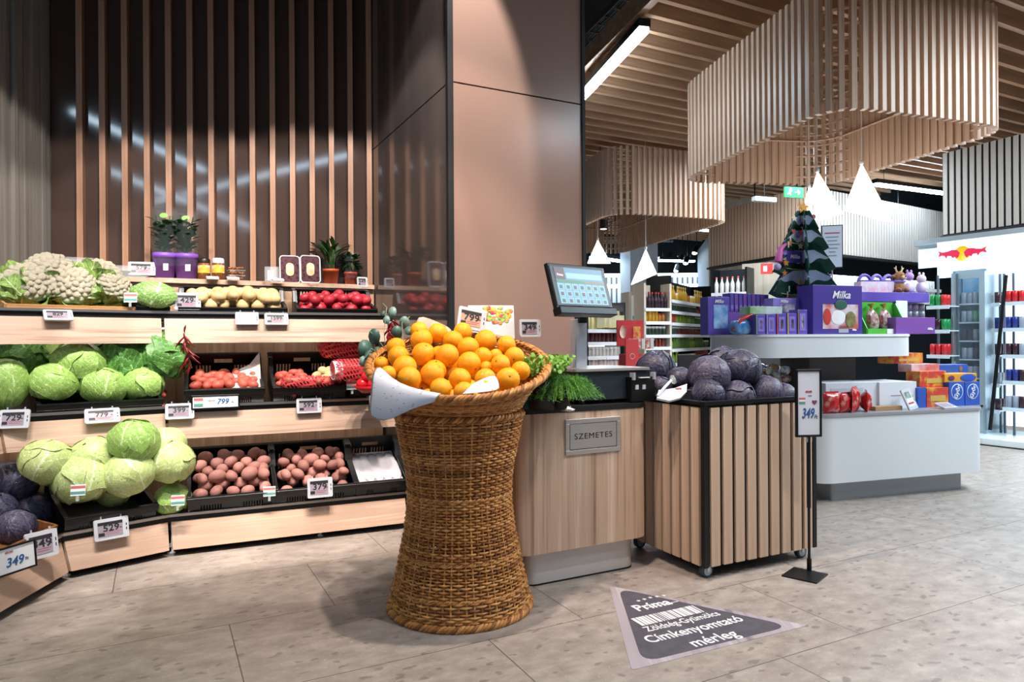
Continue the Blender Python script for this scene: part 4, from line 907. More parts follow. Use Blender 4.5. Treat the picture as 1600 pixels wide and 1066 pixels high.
# herbs in pots
M_dill = mat('dill_green', '5f9a2e', '3c7420', rough=.5, scale=30); M_pars = mat('parsley_green', '8fbf4a', '5c932c', rough=.5, scale=30)
def herb(label, loc, rpot, hpot, nst, ln, m_, seed, droop=.5, lean=(0, 0), fine=True, potc='121215'):
    t = empty('potted_herb', label, 'potted herb', loc); m = MB(); m.lathe([(0, 0), (rpot * .8, 0), (rpot, hpot), (rpot * .93, hpot), (rpot * .9, hpot - .012), (0, hpot - .012)], 28); m.build('plant_pot', mat('pot_' + potc, potc, rough=.5), t)
    r = random.Random(seed); m = MB()
    for k in range(nst):
        a = r.uniform(0, 2 * PI); d = Vector((math.cos(a) + lean[0], math.sin(a) + lean[1], 0)); L_ = ln * r.uniform(.6, 1.1); pts = []; b0 = Vector((math.cos(a), math.sin(a), 0)) * rpot * .5 * r.random() + Vector((0, 0, hpot - .012))
        for i in range(6): f = i / 5; pts.append(b0 + d * L_ * .55 * f ** 1.2 * r.uniform(.9, 1.1) + Vector((0, 0, L_ * (f * 1.0 - droop * 1.3 * f * f))))
        m.tube(pts, .0012, 3)
        for i in range(2, 6):
            for q in range(9 if fine else 4):
                dd = Vector((r.uniform(-1, 1), r.uniform(-1, 1), r.uniform(-.6, .9))).normalized(); s_ = r.uniform(.012, .026); p = pts[i] + (pts[i - 1] - pts[i]) * r.random()
                if fine: m.tube([p, p + dd * s_], [.0009, .0005], 3, cap=False)
                else: oval_leaf(m, p + dd * s_, s_ * .38, (r.uniform(-1, 1), -1, r.uniform(-.5, 1)), 1.2)
    m.build('foliage', m_, t); return t
herb('curly parsley plant in a black pot right behind the basket rim', (at(846, 600, 2.98).x, 2.98, TZ), .066, .125, 110, .20, M_pars, 3, .40, fine=False)
herb('feathery green dill plant hanging over its pot between parsley and scale', (at(877, 600, 3.0).x, 3.02, TZ), .045, .09, 200, .25, M_dill, 5, 0.85, (.12, -.25))
m = MB(); m.lathe([(0, 0), (.028, 0), (.03, .008), (.012, .014), (.012, .02), (0, .02)], 20); q = m.build('drain_knob', M_chrome, None); q.location = (at(888, 625, 2.92).x, 2.93, TZ); tag(q, 'small chrome knob on the black counter top under the dill', 'knob')

# ------------------------------------------------------------------ price tags
M_esl = mat('tag_shell', 'c8c9cf', rough=.35); M_lcd = mat('tag_display', '9d949e', rough=.3); M_lcdw = mat('tag_display_plain', 'e8e8ea', rough=.3); M_lcdo = mat('tag_display_warm', 'c2a08c', rough=.3); M_ink = mat('tag_ink', '2a262c', rough=.5); M_inkR = mat('tag_red_ink', 'b04a56'); M_inkB = mat('tag_blue_ink', '2d5f96')
def esl(label, M, price, W=.115, H=.088, lcd=None, clips=True, group='electronic price tags'):
    t = empty('price_tag', label, 'price tag', M=M, group=group)
    m = MB(); m.prism(rrect(W, H, .008, 3), -.006, .006); q = m.build('tag_shell', M_esl, t, bevel=.0015); q.rotation_euler = (PI / 2, 0, 0)
    lw, lh = W * .72, H * .70; cx = -.04 * W
    m = MB(); m.box((cx, -.0065, 0), (lw, .002, lh)); sd = m.build('display', lcd or M_lcd, t)
    if price:
        m = MB(); m.box((0 + cx, -.0078, lh * .39), (lw, .0008, lh * .2)); m.build('header_bar', M_ink, t)
        text(price, H * .42, (cx + lw * .03, -.0085, lh * .06), M_ink, t, 'price_figures', sx=1.15, bold=.0006)
        text('Ft', H * .11, (cx + lw * .42, -.0085, 0), M_ink, t, 'currency_mark')
        m = MB(); m.box((cx - lw * .36, -.0078, -lh * .32), (lw * .24, .0008, lh * .22)); m.build('unit_block', M_ink, t)
        m = MB(); m.box((cx + lw * .12, -.0078, -lh * .22), (lw * .6, .0006, lh * .03)); m.box((cx + lw * .08, -.0078, -lh * .34), (lw * .52, .0006, lh * .03)); m.build('small_print', M_inkR, t)
    m = MB(); m.box((W * .43, -.0066, H * .1), (W * .03, .001, H * .12)); m.box((W * .43, -.0066, -H * .1), (W * .03, .001, H * .12)); m.build('side_marks', M_ink, t)
    if clips:
        for sx in (-.28, .3): m = MB(); m.box((sx * W, .002, H / 2 + .006), (.006, .005, .014)); m.build('clip', M_clear, t)
    return t
def tag_on(tier, seg, px, py, price, label, W=.115, H=.088, tilt=-.35, lcd=None, out=.03, yaw=0, roll=0):
    """tag clipped in front of a tier rail; stands `out` metres before it"""
    zr, pts = TIERS[tier]; P_ = offs(pts, -out); a, b_ = P_[seg], P_[seg + 1]; d = (b_ - a).normalized(); x_, z_ = ray(px, py)
    t = (x_ * a.y - a.x) / (d.x - x_ * d.y); p = a + d * t
    return esl(label, frame((p.x, p.y, CH + z_ * p.y), math.atan2(d.y, d.x) + yaw, tilt, roll), price, W, H, lcd)
tag_on(2, 0, 91, 493, '829', 'white price tag reading 829 below the cauliflowers', .125, .062, -.6)
tag_on(2, 1, 386, 498, '', 'price tag washed out white by glare on the top rail below the yellow potatoes', .125, .072, -.25, M_lcdw)  # display painted white without figures to stand for overexposure
tag_on(2, 1, 432, 499, '1599', 'price tag reading 1599 right of the washed-out white one', .13, .07, -.35)
tag_on(2, 1, 293, 471, '429', 'price tag reading 429 standing in front of the yellow potato crate', .135, .095, -.15, out=.0)
tag_on(1, 1, 23, 655, '729', 'price tag reading 729 at the left end of the middle rail', .125, .09, -.3, yaw=-.35)
tag_on(1, 1, 160, 650, '779', 'price tag reading 779 on the middle rail above the pale cabbages', .155, .078, -.5)
tag_on(1, 2, 281, 643, '399', 'price tag reading 399 beside the framed price card', .14, .085, -.35)
tag_on(1, 2, 483, 634, '592', 'price tag reading 592 on the middle rail above the middle potato crate', .14, .085, -.15)
tag_on(1, 2, 594, 629, '499', 'price tag reading 499 half under the lining paper at the basket', .13, .09, -.15)
tag_on(0, 1, 174, 826, '529', 'price tag reading 529 on the bottom rail below the pale cabbages', .15, .10, -.2)
tag_on(0, 2, 500, 762, '379', 'price tag reading 379 on the bottom rail below the pink potatoes', .135, .108, -.15, out=.045)
tag_on(0, 0, 65, 851, '349', 'price tag reading 349 beside the framed card at the brown box', .13, .115, -.15, yaw=-.55, out=.035)
esl('price tag reading 579 standing on the ledge left of the purple pots', frame(at(222, 420, 4.10), .35, -.15), '579', .145, .08, clips=False)
esl('small price tag at the right end of the ledge beside the column', frame(at(566, 441, 4.62) + Vector((0, 0, .0)), .5, -.2), '649', .07, .068, clips=False)
q = esl('beige price tag reading 799 stuck behind the oranges', frame(at(737, 499, 3.22), .35, -.25, .2), '799', .135, .105, M_lcdo, clips=False, group=None)
q = esl('price tag reading 349 standing on small blue boxes left of the scale', frame(at(828, 513, 3.14), .3, -.1), '349', .10, .08, clips=False, group=None)
def frame_sign(label, M, W, H, lines, name='framed_price_card'):
    t = empty(name, label, 'price sign', M=M); m = MB(); fw = .008
    for c, d in (((0, 0, H / 2), (W + fw, .014, fw)), ((0, 0, -H / 2), (W + fw, .014, fw)), ((-W / 2, 0, 0), (fw, .014, H)), ((W / 2, 0, 0), (fw, .014, H))): m.box(c, d)
    m.build('black_frame', M_black, t, bevel=.002); m = MB(); m.box((0, 0, 0), (W, .006, H)); c = m.build('card', M_whitep, t)
    for s, sz, x, z, mm, kw in lines: text(s, sz, (x, -.004, z), mm, t, 'card_lettering', **kw)
    return t
flagm = [mat('flag_red', 'cc6a62'), mat('flag_white', 'f0ece8'), mat('flag_green', '5f9a8e')]
def flag(parent, x, z, w_, h_, y=-.0045):
    for k in range(3): m = MB(); m.box((x, y, z + (1 - k) * h_ / 3), (w_, .0012, h_ / 3)); m.build('flag_stripe', flagm[k], parent)
zr, pts = TIERS[1]; P_ = offs(pts, -.03); d = S2; a = P_[2]; x_, z_ = ray(337, 628); tt = (x_ * a.y - a.x) / (d.x - x_ * d.y); p = a + d * tt
t = frame_sign('black framed card reading 799 with a striped flag on the middle rail', frame((p.x, p.y, CH + z_ * p.y), math.radians(24.2), -.1), .235, .068, [('799', .040, .035, 0, M_inkB, dict(bold=.0006, shear=.2)), ('Ft', .014, .085, -.006, M_inkB, {}), ('akciós', .014, -.02, .008, M_inkR, {})]); flag(t, -.085, 0, .045, .045)
zr, pts = TIERS[0]; P_ = offs(pts, -.035); a, b_ = P_[0], P_[1]; d = (b_ - a).normalized(); x_, z_ = ray(14, 876); tt = (x_ * a.y - a.x) / (d.x - x_ * d.y); p = a + d * tt
t = frame_sign('black framed card reading 349 with a heart at the left end of the bottom rail', frame((p.x, p.y, CH + z_ * p.y), math.atan2(d.y, d.x) - .35, -.1), .22, .105, [('349', .05, .02, -.01, M_inkB, dict(bold=.0008, shear=.2)), ('Ft', .018, .072, -.012, M_ink, {}), ('akció', .016, .0, .034, M_inkR, {})])
def heart(parent, x, z, s, mt, y=-.0045, nm='heart_mark'):
    pts = [(x + s * .0625 * 16 * math.sin(a) ** 3 * .5, z + s * .0312 * (13 * math.cos(a) - 5 * math.cos(2 * a) - 2 * math.cos(3 * a) - math.cos(4 * a))) for a in [2 * PI * k / 24 for k in range(24)]]
    m = MB(); m.prism(pts, -.0006, .0006); q = m.build(nm, mt, parent); q.rotation_euler = (PI / 2, 0, 0); q.location = (0, y, 0); return q
M_plum = mat('plum_ink', '7a4a6c'); heart(t, -.075, -.012, .035, M_plum)
# flag stickers
def sticker(label, px, py, Y, yaw=.3):
    t = empty('flag_sticker', label, 'sticker', M=frame(at(px, py, Y), yaw, -.2)); m = MB(); m.box((0, 0, 0), (.062, .0016, .052)); m.build('sticker_base', M_whitep, t); flag(t, 0, 0, .06, .038, -.0014)
    m = MB(); m.box((0, -.002, -.038), (.012, .008, .026)); m.build('clear_clip', M_clear, t)
sticker('flag sticker on the front pale cabbage', 122, 766, 3.235); sticker('flag sticker on the small green cabbage at the corner', 278, 782, 3.505); sticker('flag sticker on the rim of the pink potato crate', 421, 768, 3.72); sticker('flag sticker on the right cauliflower', 204, 465, 3.66); sticker('flag sticker by the middle rail near the tomatoes', 550, 602, 4.03)
# leaflet and boxes behind the oranges
t = empty('leaflet_stand', 'upright white leaflet with a picture of fruit and vegetables behind the oranges', 'leaflet', M=frame(at(768, 512, 3.30), .12, -.25)); m = MB(); m.box((0, 0, 0), (.22, .003, .22)); m.build('leaflet_sheet', M_whitep, t)
rr = random.Random(8); 
for cname in ('d8504a', 'e6c24a', '7fae4a', 'e0905a', 'b6c46a'):
    m = MB()
    for k in range(9): m.ell((rr.uniform(-.04, .095), -.003, rr.uniform(.02, .10)), (rr.uniform(.008, .016), .0012, rr.uniform(.008, .014)), 10, 6)
    m.build('printed_fruit', mat('print_' + cname, cname, rough=.4), t)
for k, (px, lb) in enumerate(((824, 'left'), (846, 'right'))):
    t = empty('small_carton', 'small blue and green carton under the 349 tag, %s of the pair' % lb, 'carton', M=frame((at(px, 540, 3.17).x, 3.17, TZ), .35)); m = MB(); m.box((0, 0, .10), (.055, .05, .20)); m.build('carton_body', mat('carton_blue', '2b5f96', '2f8a6a', rough=.35, scale=14), t); m = MB(); m.box((0, -.026, .165), (.05, .002, .03)); m.build('carton_label', mat('carton_pink', 'c04a86', 'e0d4e4', scale=30), t)
for k in range(4):
    q = MB(); q.box((0, 0, .035), (.05, .035, .07)); q = q.build('packet', mat('packet_%d' % (k % 2), ('27467a', '7a2f3a')[k % 2], ('5a7aa8', 'c08a90')[k % 2], rough=.4, scale=25)); q.matrix_world = fr_uv(pv(866 + k * 14, 560, 3.1).x, 3.1, .797 + .0); tag(q, 'small dark packet in the row behind the dill on the counter', 'packet', 'packets behind the dill'); q.scale = (1, 1, 2.4)
# ------------------------------------------------------------------ slatted produce bin on casters
BO = Vector((.868, 3.131, 0)); BA = math.radians(26.2); BL, BD_ = .722, .60; BZ0, BZ1 = .056, .806
bn = empty('slatted_bin', 'black-rimmed wooden slatted bin on casters holding red cabbages', 'bin', BO, BA)
m = MB(); th = .012
m.box((BL / 2, .02, (BZ0 + BZ1) / 2), (BL - .02, th, BZ1 - BZ0)); m.box((.02, BD_ / 2, (BZ0 + BZ1) / 2), (th, BD_ - .02, BZ1 - BZ0)); m.box((BL - .02, BD_ / 2, (BZ0 + BZ1) / 2), (th, BD_ - .02, BZ1 - BZ0)); m.box((BL / 2, BD_ - .02, (BZ0 + BZ1) / 2), (BL - .02, th, BZ1 - BZ0)); m.box((BL / 2, BD_ / 2, BZ0 + .01), (BL - .03, BD_ - .03, .02)); m.box((BL / 2, BD_ / 2, .56), (BL - .05, BD_ - .05, .01))
m.build('black_carcass', M_blackm, bn)
m = MB()
for x, y in ((.012, .012), (BL - .012, .012), (.012, BD_ - .012), (BL - .012, BD_ - .012)): m.box((x, y, (BZ0 + BZ1) / 2), (.024, .024, BZ1 - BZ0))
m.build('corner_post', M_black, bn)
sl = None
def slat_at(x, y, rz):
    global sl
    if sl is None:
        m = MB(); m.box((0, 0, 0), (.053, .016, BZ1 - BZ0 - .024)); sl = m.build('slat', M_oak, bn, bevel=.0015); s_ = sl
    else: s_ = sl.copy(); C.objects.link(s_)
    s_.parent = bn; s_.location = (x, y, (BZ0 + BZ1) / 2 - .010); s_.rotation_euler = (0, 0, rz)
n = 9; p_ = (BL - .05) / n
for k in range(n): slat_at(.028 + p_ * (k + .5), .006, 0)
n = 8; p_ = (BD_ - .05) / n
for k in range(n): slat_at(.006, .028 + p_ * (k + .5), PI / 2); slat_at(BL - .006, .028 + p_ * (k + .5), PI / 2)
m = MB(); r_ = .018
for c, d in (((BL / 2, .006, BZ1), (BL + .012, .03, r_)), ((BL / 2, BD_ - .006, BZ1), (BL + .012, .03, r_)), ((.006, BD_ / 2, BZ1), (.03, BD_ - .02, r_)), ((BL - .006, BD_ / 2, BZ1), (.03, BD_ - .02, r_))): m.box(c, d)
m.build('black_rim', M_black, bn, bevel=.002)
for x, y in ((.045, .045), (BL - .06, .05), (.045, BD_ - .05), (BL - .06, BD_ - .05)):
    m = MB(); m.tube([(x, y - .012, .031), (x, y + .012, .031)], .031, 20); w_ = m.build('caster', mat('tyre_blue_grey', '2c4450', rough=.4), bn)
    m = MB(); m.tube([(x, y - .0145, .031), (x, y + .0145, .031)], .022, 20); m.build('wheel_hub', mat('hub_grey', '9fb4c2', rough=.3, metal=.5), w_)
    m = MB(); m.box((x, y, .058), (.04, .034, .012)); m.box((x, y - .017, .045), (.012, .004, .03)); m.build('caster_fork', M_chrome, w_)
gB = 'red cabbages in the slatted bin'
for (px, py, r, Y, lb, k) in [(1024, 577, 30, 3.62, 'round red cabbage at the back left of the bin behind the label printer', 0), (1062, 593, 20, 3.50, 'purple cabbage half hidden behind the white label holder', 1), (1109, 586, 31, 3.36, 'mottled red cabbage in the middle of the bin', 2), (1157, 575, 31, 3.48, 'largest dark red cabbage with a raised leaf, highest in the bin', 0),
        (1128, 566, 24, 3.62, 'red cabbage peeping out behind the middle ones', 3), (1107, 617, 25, 3.28, 'red cabbage at the front behind the black tray edge', 1), (1152, 620, 26, 3.34, 'pale-veined red cabbage at the front centre of the bin', 3), (1198, 613, 26, 3.47, 'split purple cabbage at the front right of the bin', 2), (1224, 617, 19, 3.55, 'small dark cabbage at the right end of the bin', 0), (1033, 604, 16, 3.42, 'small purple cabbage right of the label printer', 3)]:
    place(CRd[k], lb, 'cabbage', px, py, r, Y, gB, name='red_cabbage')
# white label holder lying on the rim
t = empty('label_holder', 'white plastic label holder with a clip lying on the left rim of the slatted bin', 'label holder', M=frame(at(1052, 622, 3.26) + Vector((0, 0, .004)), .15, -.9))
m = MB(); m.prism([(-.085, -.01), (-.06, .045), (.02, .055), (.095, .085), (.075, .03), (.03, -.012), (-.03, -.03)], -.006, .006); q = m.build('holder_body', M_whitep, t, bevel=.002); q.rotation_euler = (PI / 2, 0, 0)
m = MB(); m.tube([(-.08, -.01, 0), (-.03, -.02, .05), (.01, -.03, .085)], .007, 8); m.build('holder_arm', M_whitep, t)
m = MB(); m.lathe([(0, 0), (.012, 0), (.014, .03), (.008, .045), (0, .045)], 12, (.02, -.03, .07)); m.build('holder_knob', M_clear, t)
m = MB(); m.box((.04, -.008, .05), (.03, .002, .008)); m.build('red_mark', M_inkR, t)
# ------------------------------------------------------------------ price sign on a pole
pb = on(1264.5, 893); t = empty('pole_price_sign', 'tall black pole sign reading 349 in front of the slatted bin', 'price sign', pb, .12)
w0 = [on(1221, 901), on(1262, 886), on(1294, 899), on(1276, 913)]; Mi = (Matrix.Translation(pb) @ Matrix.Rotation(.12, 4, 'Z')).inverted()
w0 = [Mi @ q for q in w0]; w0[1] = w0[0] + w0[2] - w0[3]
m = MB(); m.prism([(q.x, q.y) for q in reversed(w0)], 0, .006); m.build('base_plate', M_dark, t)
m = MB(); m.tube([(0, 0, .006), (0, 0, .06)], .011, 12); m.tube([(0, 0, .06), (0, 0, .64)], .0065, 12); m.tube([(0, 0, .3), (0, 0, .64)], .0095, 12); m.build('pole', M_black, t)
zt = (at(1265, 577, pb.y).z, at(1265, 683, pb.y).z); H_ = zt[0] - zt[1]; W_ = 43 / FP * pb.y; zc = sum(zt) / 2
m = MB(); fw = .011
for c, d in (((0, 0, zt[0] - fw / 2), (W_, .018, fw)), ((0, 0, zt[1] + fw / 2), (W_, .018, fw)), ((-W_ / 2 + fw / 2, 0, zc), (fw, .018, H_)), ((W_ / 2 - fw / 2, 0, zc), (fw, .018, H_))): m.box(c, d)
m.build('sign_frame', M_black, t, bevel=.004); m = MB(); m.box((0, .0, zc), (W_ - fw, .008, H_ - fw)); m.build('sign_card', mat('cool_white_card', 'd9dbe6', rough=.5), t)
m = MB(); m.box((0, 0, zt[1] - .012), (.03, .014, .022)); m.build('sign_clamp', M_clear, t)
text('349', .066, (-.006, -.005, zc - .05), M_inkB, t, 'card_lettering', sx=.62, bold=.0014, shear=.25); text('Ft', .026, (.033, -.005, zc - .065), M_ink, t, 'card_lettering', sx=.8, shear=.3); text('akció', .015, (0, -.005, zc + .055), M_inkR, t, 'card_lettering', bold=.0004)
text('vörös', .008, (.006, -.005, zc + .035), M_ink, t, 'card_lettering'); flag(t, -.033, zc + .012, .03, .028, -.005); heart(t, .028, zc + .004, .026, M_plum, -.005)
# ------------------------------------------------------------------ triangular floor sticker
def fz(px, py): return on(px, py, 0)
T0 = [fz(952, 916), fz(987, 1048), fz(1262, 978)]; T1_ = [fz(966, 920), fz(1004, 1036), fz(1236, 979)]
t = empty('floor_sticker', 'triangular dark grey floor sticker with white lettering in front of the slatted bin', 'floor sticker', (0, 0, 0))
def tri_poly(P, r):
    out = []
    for i in range(3):
        p, a, b_ = P[i], (P[i - 1] - P[i]).normalized(), (P[(i + 1) % 3] - P[i]).normalized(); s, e_ = p + a * r, p + b_ * r
        for k in range(7): f = k / 6; out.append(tuple((s * (1 - f) ** 2 + p * 2 * f * (1 - f) + e_ * f * f))[:2])
    return out
mst = wood('sticker_print', 'a79ca2', '7d7078', 'b9b0b4', 'Y', .8)
m = MB(); m.prism(tri_poly(T0, .02), .0003, .0012); q = m.build('wood_print_border', mst, t)
m = MB(); m.prism(tri_poly(T1_, .085), .0013, .0019); m.build('dark_field', mat('sticker_dark', '4b4750', '57535c', rough=.55, scale=20), t)
bl = (fz(1224, 977) - fz(1006, 1032)).normalized(); rz = math.atan2(bl.y, bl.x)
def ftext(s, pc, p0, p1, ratio, name='lettering', **kw):
    wd = (fz(*p1) - fz(*p0)).length; q = text(s, .1, (0, 0, 0), M_whiteink, t, name, rot=(0, 0, rz), **kw); xs = [v.co.x for v in q.data.vertices]; w0_ = max(xs) - min(xs); k = wd / w0_
    q.data = q.data.copy(); q.data.transform(Matrix.Diagonal((k, k * ratio, 1, 1))); q.location = tuple(fz(*pc))[:2] + (.0023,); return q
ftext('Príma', (1019, 947), (990, 951), (1050, 944), 1.1, bold=.002); ftext('Zöldség-Gyümölcs', (1067, 972), (1009, 985), (1125, 960), 1.25, bold=.0012)
ftext('Címkenyomtató', (1086, 984), (1012, 1001), (1162, 968), 1.15, bold=.0015); ftext('mérleg', (1115, 999), (1080, 1007), (1150, 990), 1.1, bold=.0012)
pc = fz(1046, 962); wd = (fz(1098, 953) - fz(993, 973)).length; bm_ = MB(); x = -wd / 2; rr = random.Random(12)
while x < wd / 2 - .008: w_ = rr.choice((.003, .006, .01, .015)); bm_.box((x + w_ / 2, 0, 0), (w_, .075, .0006)); x += w_ + rr.choice((.003, .005, .007))
q = bm_.build('barcode_print', M_whiteink, t); q.location = (pc.x, pc.y, .0023); q.rotation_euler = (0, 0, rz)
pc = fz(1020, 937); bm_ = MB()
for k in range(5):
    x = (k - 2) * .033; z = .018 - abs(k - 2) * .004; st = [(x + .011 * (1 if j % 2 == 0 else .42) * math.sin(j * PI / 5), z + .011 * (1 if j % 2 == 0 else .42) * math.cos(j * PI / 5)) for j in range(10)]; bm_.prism(list(reversed(st)), -.0003, .0003)
bm_.box((0, -.068, 0), (.16, .004, .0006)); q = bm_.build('star_row', M_whiteink, t); q.location = (pc.x, pc.y, .0023); q.rotation_euler = (0, 0, rz)
# ------------------------------------------------------------------ hanging slatted lampshades
def ring_path(P, r, n=10):
    out = []
    for i in range(len(P)):
        p = Vector(P[i]); a = Vector(P[i - 1]) - p; b_ = Vector(P[(i + 1) % len(P)]) - p; a.normalize(); b_.normalize(); s, e_ = p + a * r, p + b_ * r
        for k in range(n): f = k / (n - 1); out.append(s * (1 - f) ** 2 + p * 2 * f * (1 - f) + e_ * f * f)
    return out
def resample(pts, step):
    pts = pts + [pts[0]]; L_ = sum((b_ - a).length for a, b_ in zip(pts, pts[1:])); n = int(L_ / step); out = []; d = 0; i = 0; acc = 0
    for k in range(n):
        t = k * L_ / n
        while acc + (pts[i + 1] - pts[i]).length < t: acc += (pts[i + 1] - pts[i]).length; i += 1
        s = pts[i + 1] - pts[i]; out.append((pts[i] + s * ((t - acc) / s.length), s.normalized()))
    return out
def lampshade(label, P, r, z0, z1, zc, mt):
    c = sum((Vector((p[0], p[1], 0)) for p in P), Vector()) / len(P); t = empty('slatted_lampshade', label, 'lampshade', c)
    path = ring_path([Vector((p[0], p[1], 0)) - c for p in P], r); sl = resample(path, .072)
    sl.sort(key=lambda q: (q[0] + c).y); proto = None; rest = MB()
    for k, (p, d) in enumerate(sl):
        if k < 100:
            if proto is None: m = MB(); m.box((0, 0, 0), (.034, .05, z1 - z0)); proto = q = m.build('slat', mt, t)
            else: q = proto.copy(); C.objects.link(q)
            q.parent = t; q.location = (p.x, p.y, (z0 + z1) / 2); q.rotation_euler = (0, 0, math.atan2(d.y, d.x))
        else: rest.box((p.x, p.y, (z0 + z1) / 2), (.034, .05, z1 - z0), rz=math.atan2(d.y, d.x))
    if rest.v: q = rest.build('slat', mt, t); q['kind'] = 'stuff'
    cen = Vector((0, 0, 0)); inner = [p - (p.normalized() * .045) for p in path]
    N_ = 10
    for z in (z0 + .42, z1 - .05):
        m = MB(); m.tube([(p.x, p.y, z) for p in inner], .010, 4, closed=True, smooth=False); m.build('support_hoop', mt, t)
    for k in range(4):               # solid boards behind the straight runs, open ladder rungs at the bends
        a, b_ = path[(k * N_ + N_ - 2) % (4 * N_)], path[((k + 1) * N_ + 1) % (4 * N_)]; a, b_ = a - a.normalized() * .006, b_ - b_.normalized() * .006; m = MB(); m.bar((a.x, a.y, (z0 + z1) / 2), (b_.x, b_.y, (z0 + z1) / 2), .008, z1 - z0 - .03); m.build('backing_board', mt, t)
        for z in [z0 + .08 + j * .1 for j in range(int((z1 - z0 - .1) / .1))]:
            m = MB(); m.tube([(p.x * .985, p.y * .985, z) for p in path[k * N_:(k + 1) * N_]], .012, 4, smooth=False); m.build('ladder_rung', mt, t)
    for k in (0, len(path) // 4, len(path) // 2, 3 * len(path) // 4):
        m = MB(); m.tube([(inner[k].x, inner[k].y, z1 - .1), (inner[k].x, inner[k].y, zc)], .006, 6); m.build('suspension_rod', M_dark, t)
    return t
lampshade('big rounded wooden slat lampshade hanging above the white island', [(2.09, 4.46), (3.62, 4.98), (3.12, 6.83), (1.62, 6.62)], .33, 2.60, 3.47, 4.3, M_oak)
lampshade('smaller looking wooden slat lampshade hanging farther back behind the brown column', [(1.2, 8.2), (2.82, 8.8), (1.9, 12.2), (.28, 11.7)], .38, 2.60, 3.42, 4.3, M_oak)
# pendants: white glowing tetrahedral shades
M_shade = mat('glowing_shade', 'fff8ee', emit=5.5, ecol='fff4e6')
def pendant(label, apex, L_, Rr, ztop, bl, br, back):
    t = empty('pendant_lamp', label, 'pendant lamp', apex, group='white pyramid pendants')
    m = MB(); A_, B_, C_, D_ = Vector((0, 0, 0)), Vector(bl) - Vector(apex), Vector(br) - Vector(apex), Vector(back) - Vector(apex)
    F1 = D_ + (B_ + C_ - D_ * 2) * 0; fr = (B_ + C_) * .5 - (D_ - (B_ + C_) * .5) * .8; fr.z = (B_.z + C_.z) / 2
    m.add([A_, B_, C_, D_, fr], [(0, 1, 4), (0, 4, 2), (0, 2, 3), (0, 3, 1), (1, 3, 2, 4)]); m.build('shade', M_shade, t, bevel=.01)
    m = MB(); m.tube([(0, 0, -.02), (0, 0, ztop - apex[2])], .0035, 6); m.build('cord', M_whitep, t); m = MB(); m.lathe([(0, .0), (.016, 0), (.016, .03), (0, .035)], 10, (0, 0, -.02)); m.build('cord_cap', M_whitep, t)
def pend(label, ax, ay, blx, bly, brx, bry, Y):
    a = at(ax, ay, Y); pendant(label, a, 0, 0, 4.3, at(blx, bly, Y), at(brx, bry, Y + .05), at((blx + brx) / 2, (bly + bry) / 2 - 1, Y + .22))
pend('right pyramid pendant under the big lampshade, clear of the others', 1346, 253, 1317, 329, 1396, 349, 5.6)
pend('middle pyramid pendant under the big lampshade, above the paper tree', 1277, 265, 1252, 352, 1319, 334, 5.3)
pend('farther pyramid pendant half hidden behind the middle one', 1264, 290, 1252, 330, 1300, 348, 6.3)
pend('pyramid pendant hanging beside the brown column', 934, 374, 917, 412, 955, 412, 8.9)
pend('pyramid pendant in front of the grey pillar with a slanting lower edge', 1009, 388, 985, 446, 1027, 428, 8.6)
t = empty('ceiling_spotlight', 'black cylinder spotlight inside the farther lampshade', 'spotlight', at(943, 352, 9.2)); m = MB(); m.tube([(0, 0, -.05), (.0, 0, .07)], .05, 16); m.build('spot_body', M_black, t); m = MB(); m.tube([(0, 0, .02), (.16, .02, .06), (.16, .02, 2.0)], .008, 6); m.build('spot_arm', M_dark, t)
m = MB(); m.lathe([(0, 0), (.042, 0)], 16, (0, 0, -.052)); m.build('spot_lens', mat('spot_lens', 'fff4e8', emit=6), t)

# ------------------------------------------------------------------ slatted fascias
def fascia(label, p0, p1, z0, z1, mt, group, pitch=.072, wd=.046, name='slatted_fascia', gap=M_blackm):
    p0, p1 = Vector((p0[0], p0[1], 0)), Vector((p1[0], p1[1], 0)); d = (p1 - p0); L_ = d.length; rz = math.atan2(d.y, d.x); t = empty(name, label, 'slatted fascia', p0, rz)
    m = MB(); m.box((L_ / 2, .024, (z0 + z1) / 2), (L_, .044, z1 - z0)); m.box((L_ / 2, .0, z0 - .01), (L_, .10, .03)); m.build('backing_panel', gap, t); n = int(L_ / pitch); proto = None
    for k in range(min(n, 100)):
        if proto is None: m = MB(); m.box((0, 0, 0), (wd, .014, z1 - z0 - .02)); proto = q = m.build('slat', mt, t)
        else: q = proto.copy(); C.objects.link(q)
        q.parent = t; q.location = ((k + .5) * L_ / n, -.005, (z0 + z1) / 2 + .01)
    for f in (.1, .5, .9): m = MB(); m.tube([(L_ * f, .03, z1), (L_ * f, .03, 4.3)], .01, 6); m.build('hanger_rod', M_dark, t)
    return t
fascia('grey-brown slatted fascia left of the paper tree', at(1108, 420, 11.4), at(1262, 396, 9.35), 2.26, 3.15, M_oak, None)
fascia('pale slatted fascia behind the right pendant', at(1262, 396, 9.35), at(1520, 420, 11.9), 2.26, 3.15, M_greyslat, None)
fascia('large grey slatted fascia above the white drinks kiosk', at(1473, 371, 7.85), at(1760, 330, 6.3), 2.24, 3.18, M_greyslat, None)
m = MB(); m.box((0, 0, 0), (1.0, .3, .05)); 
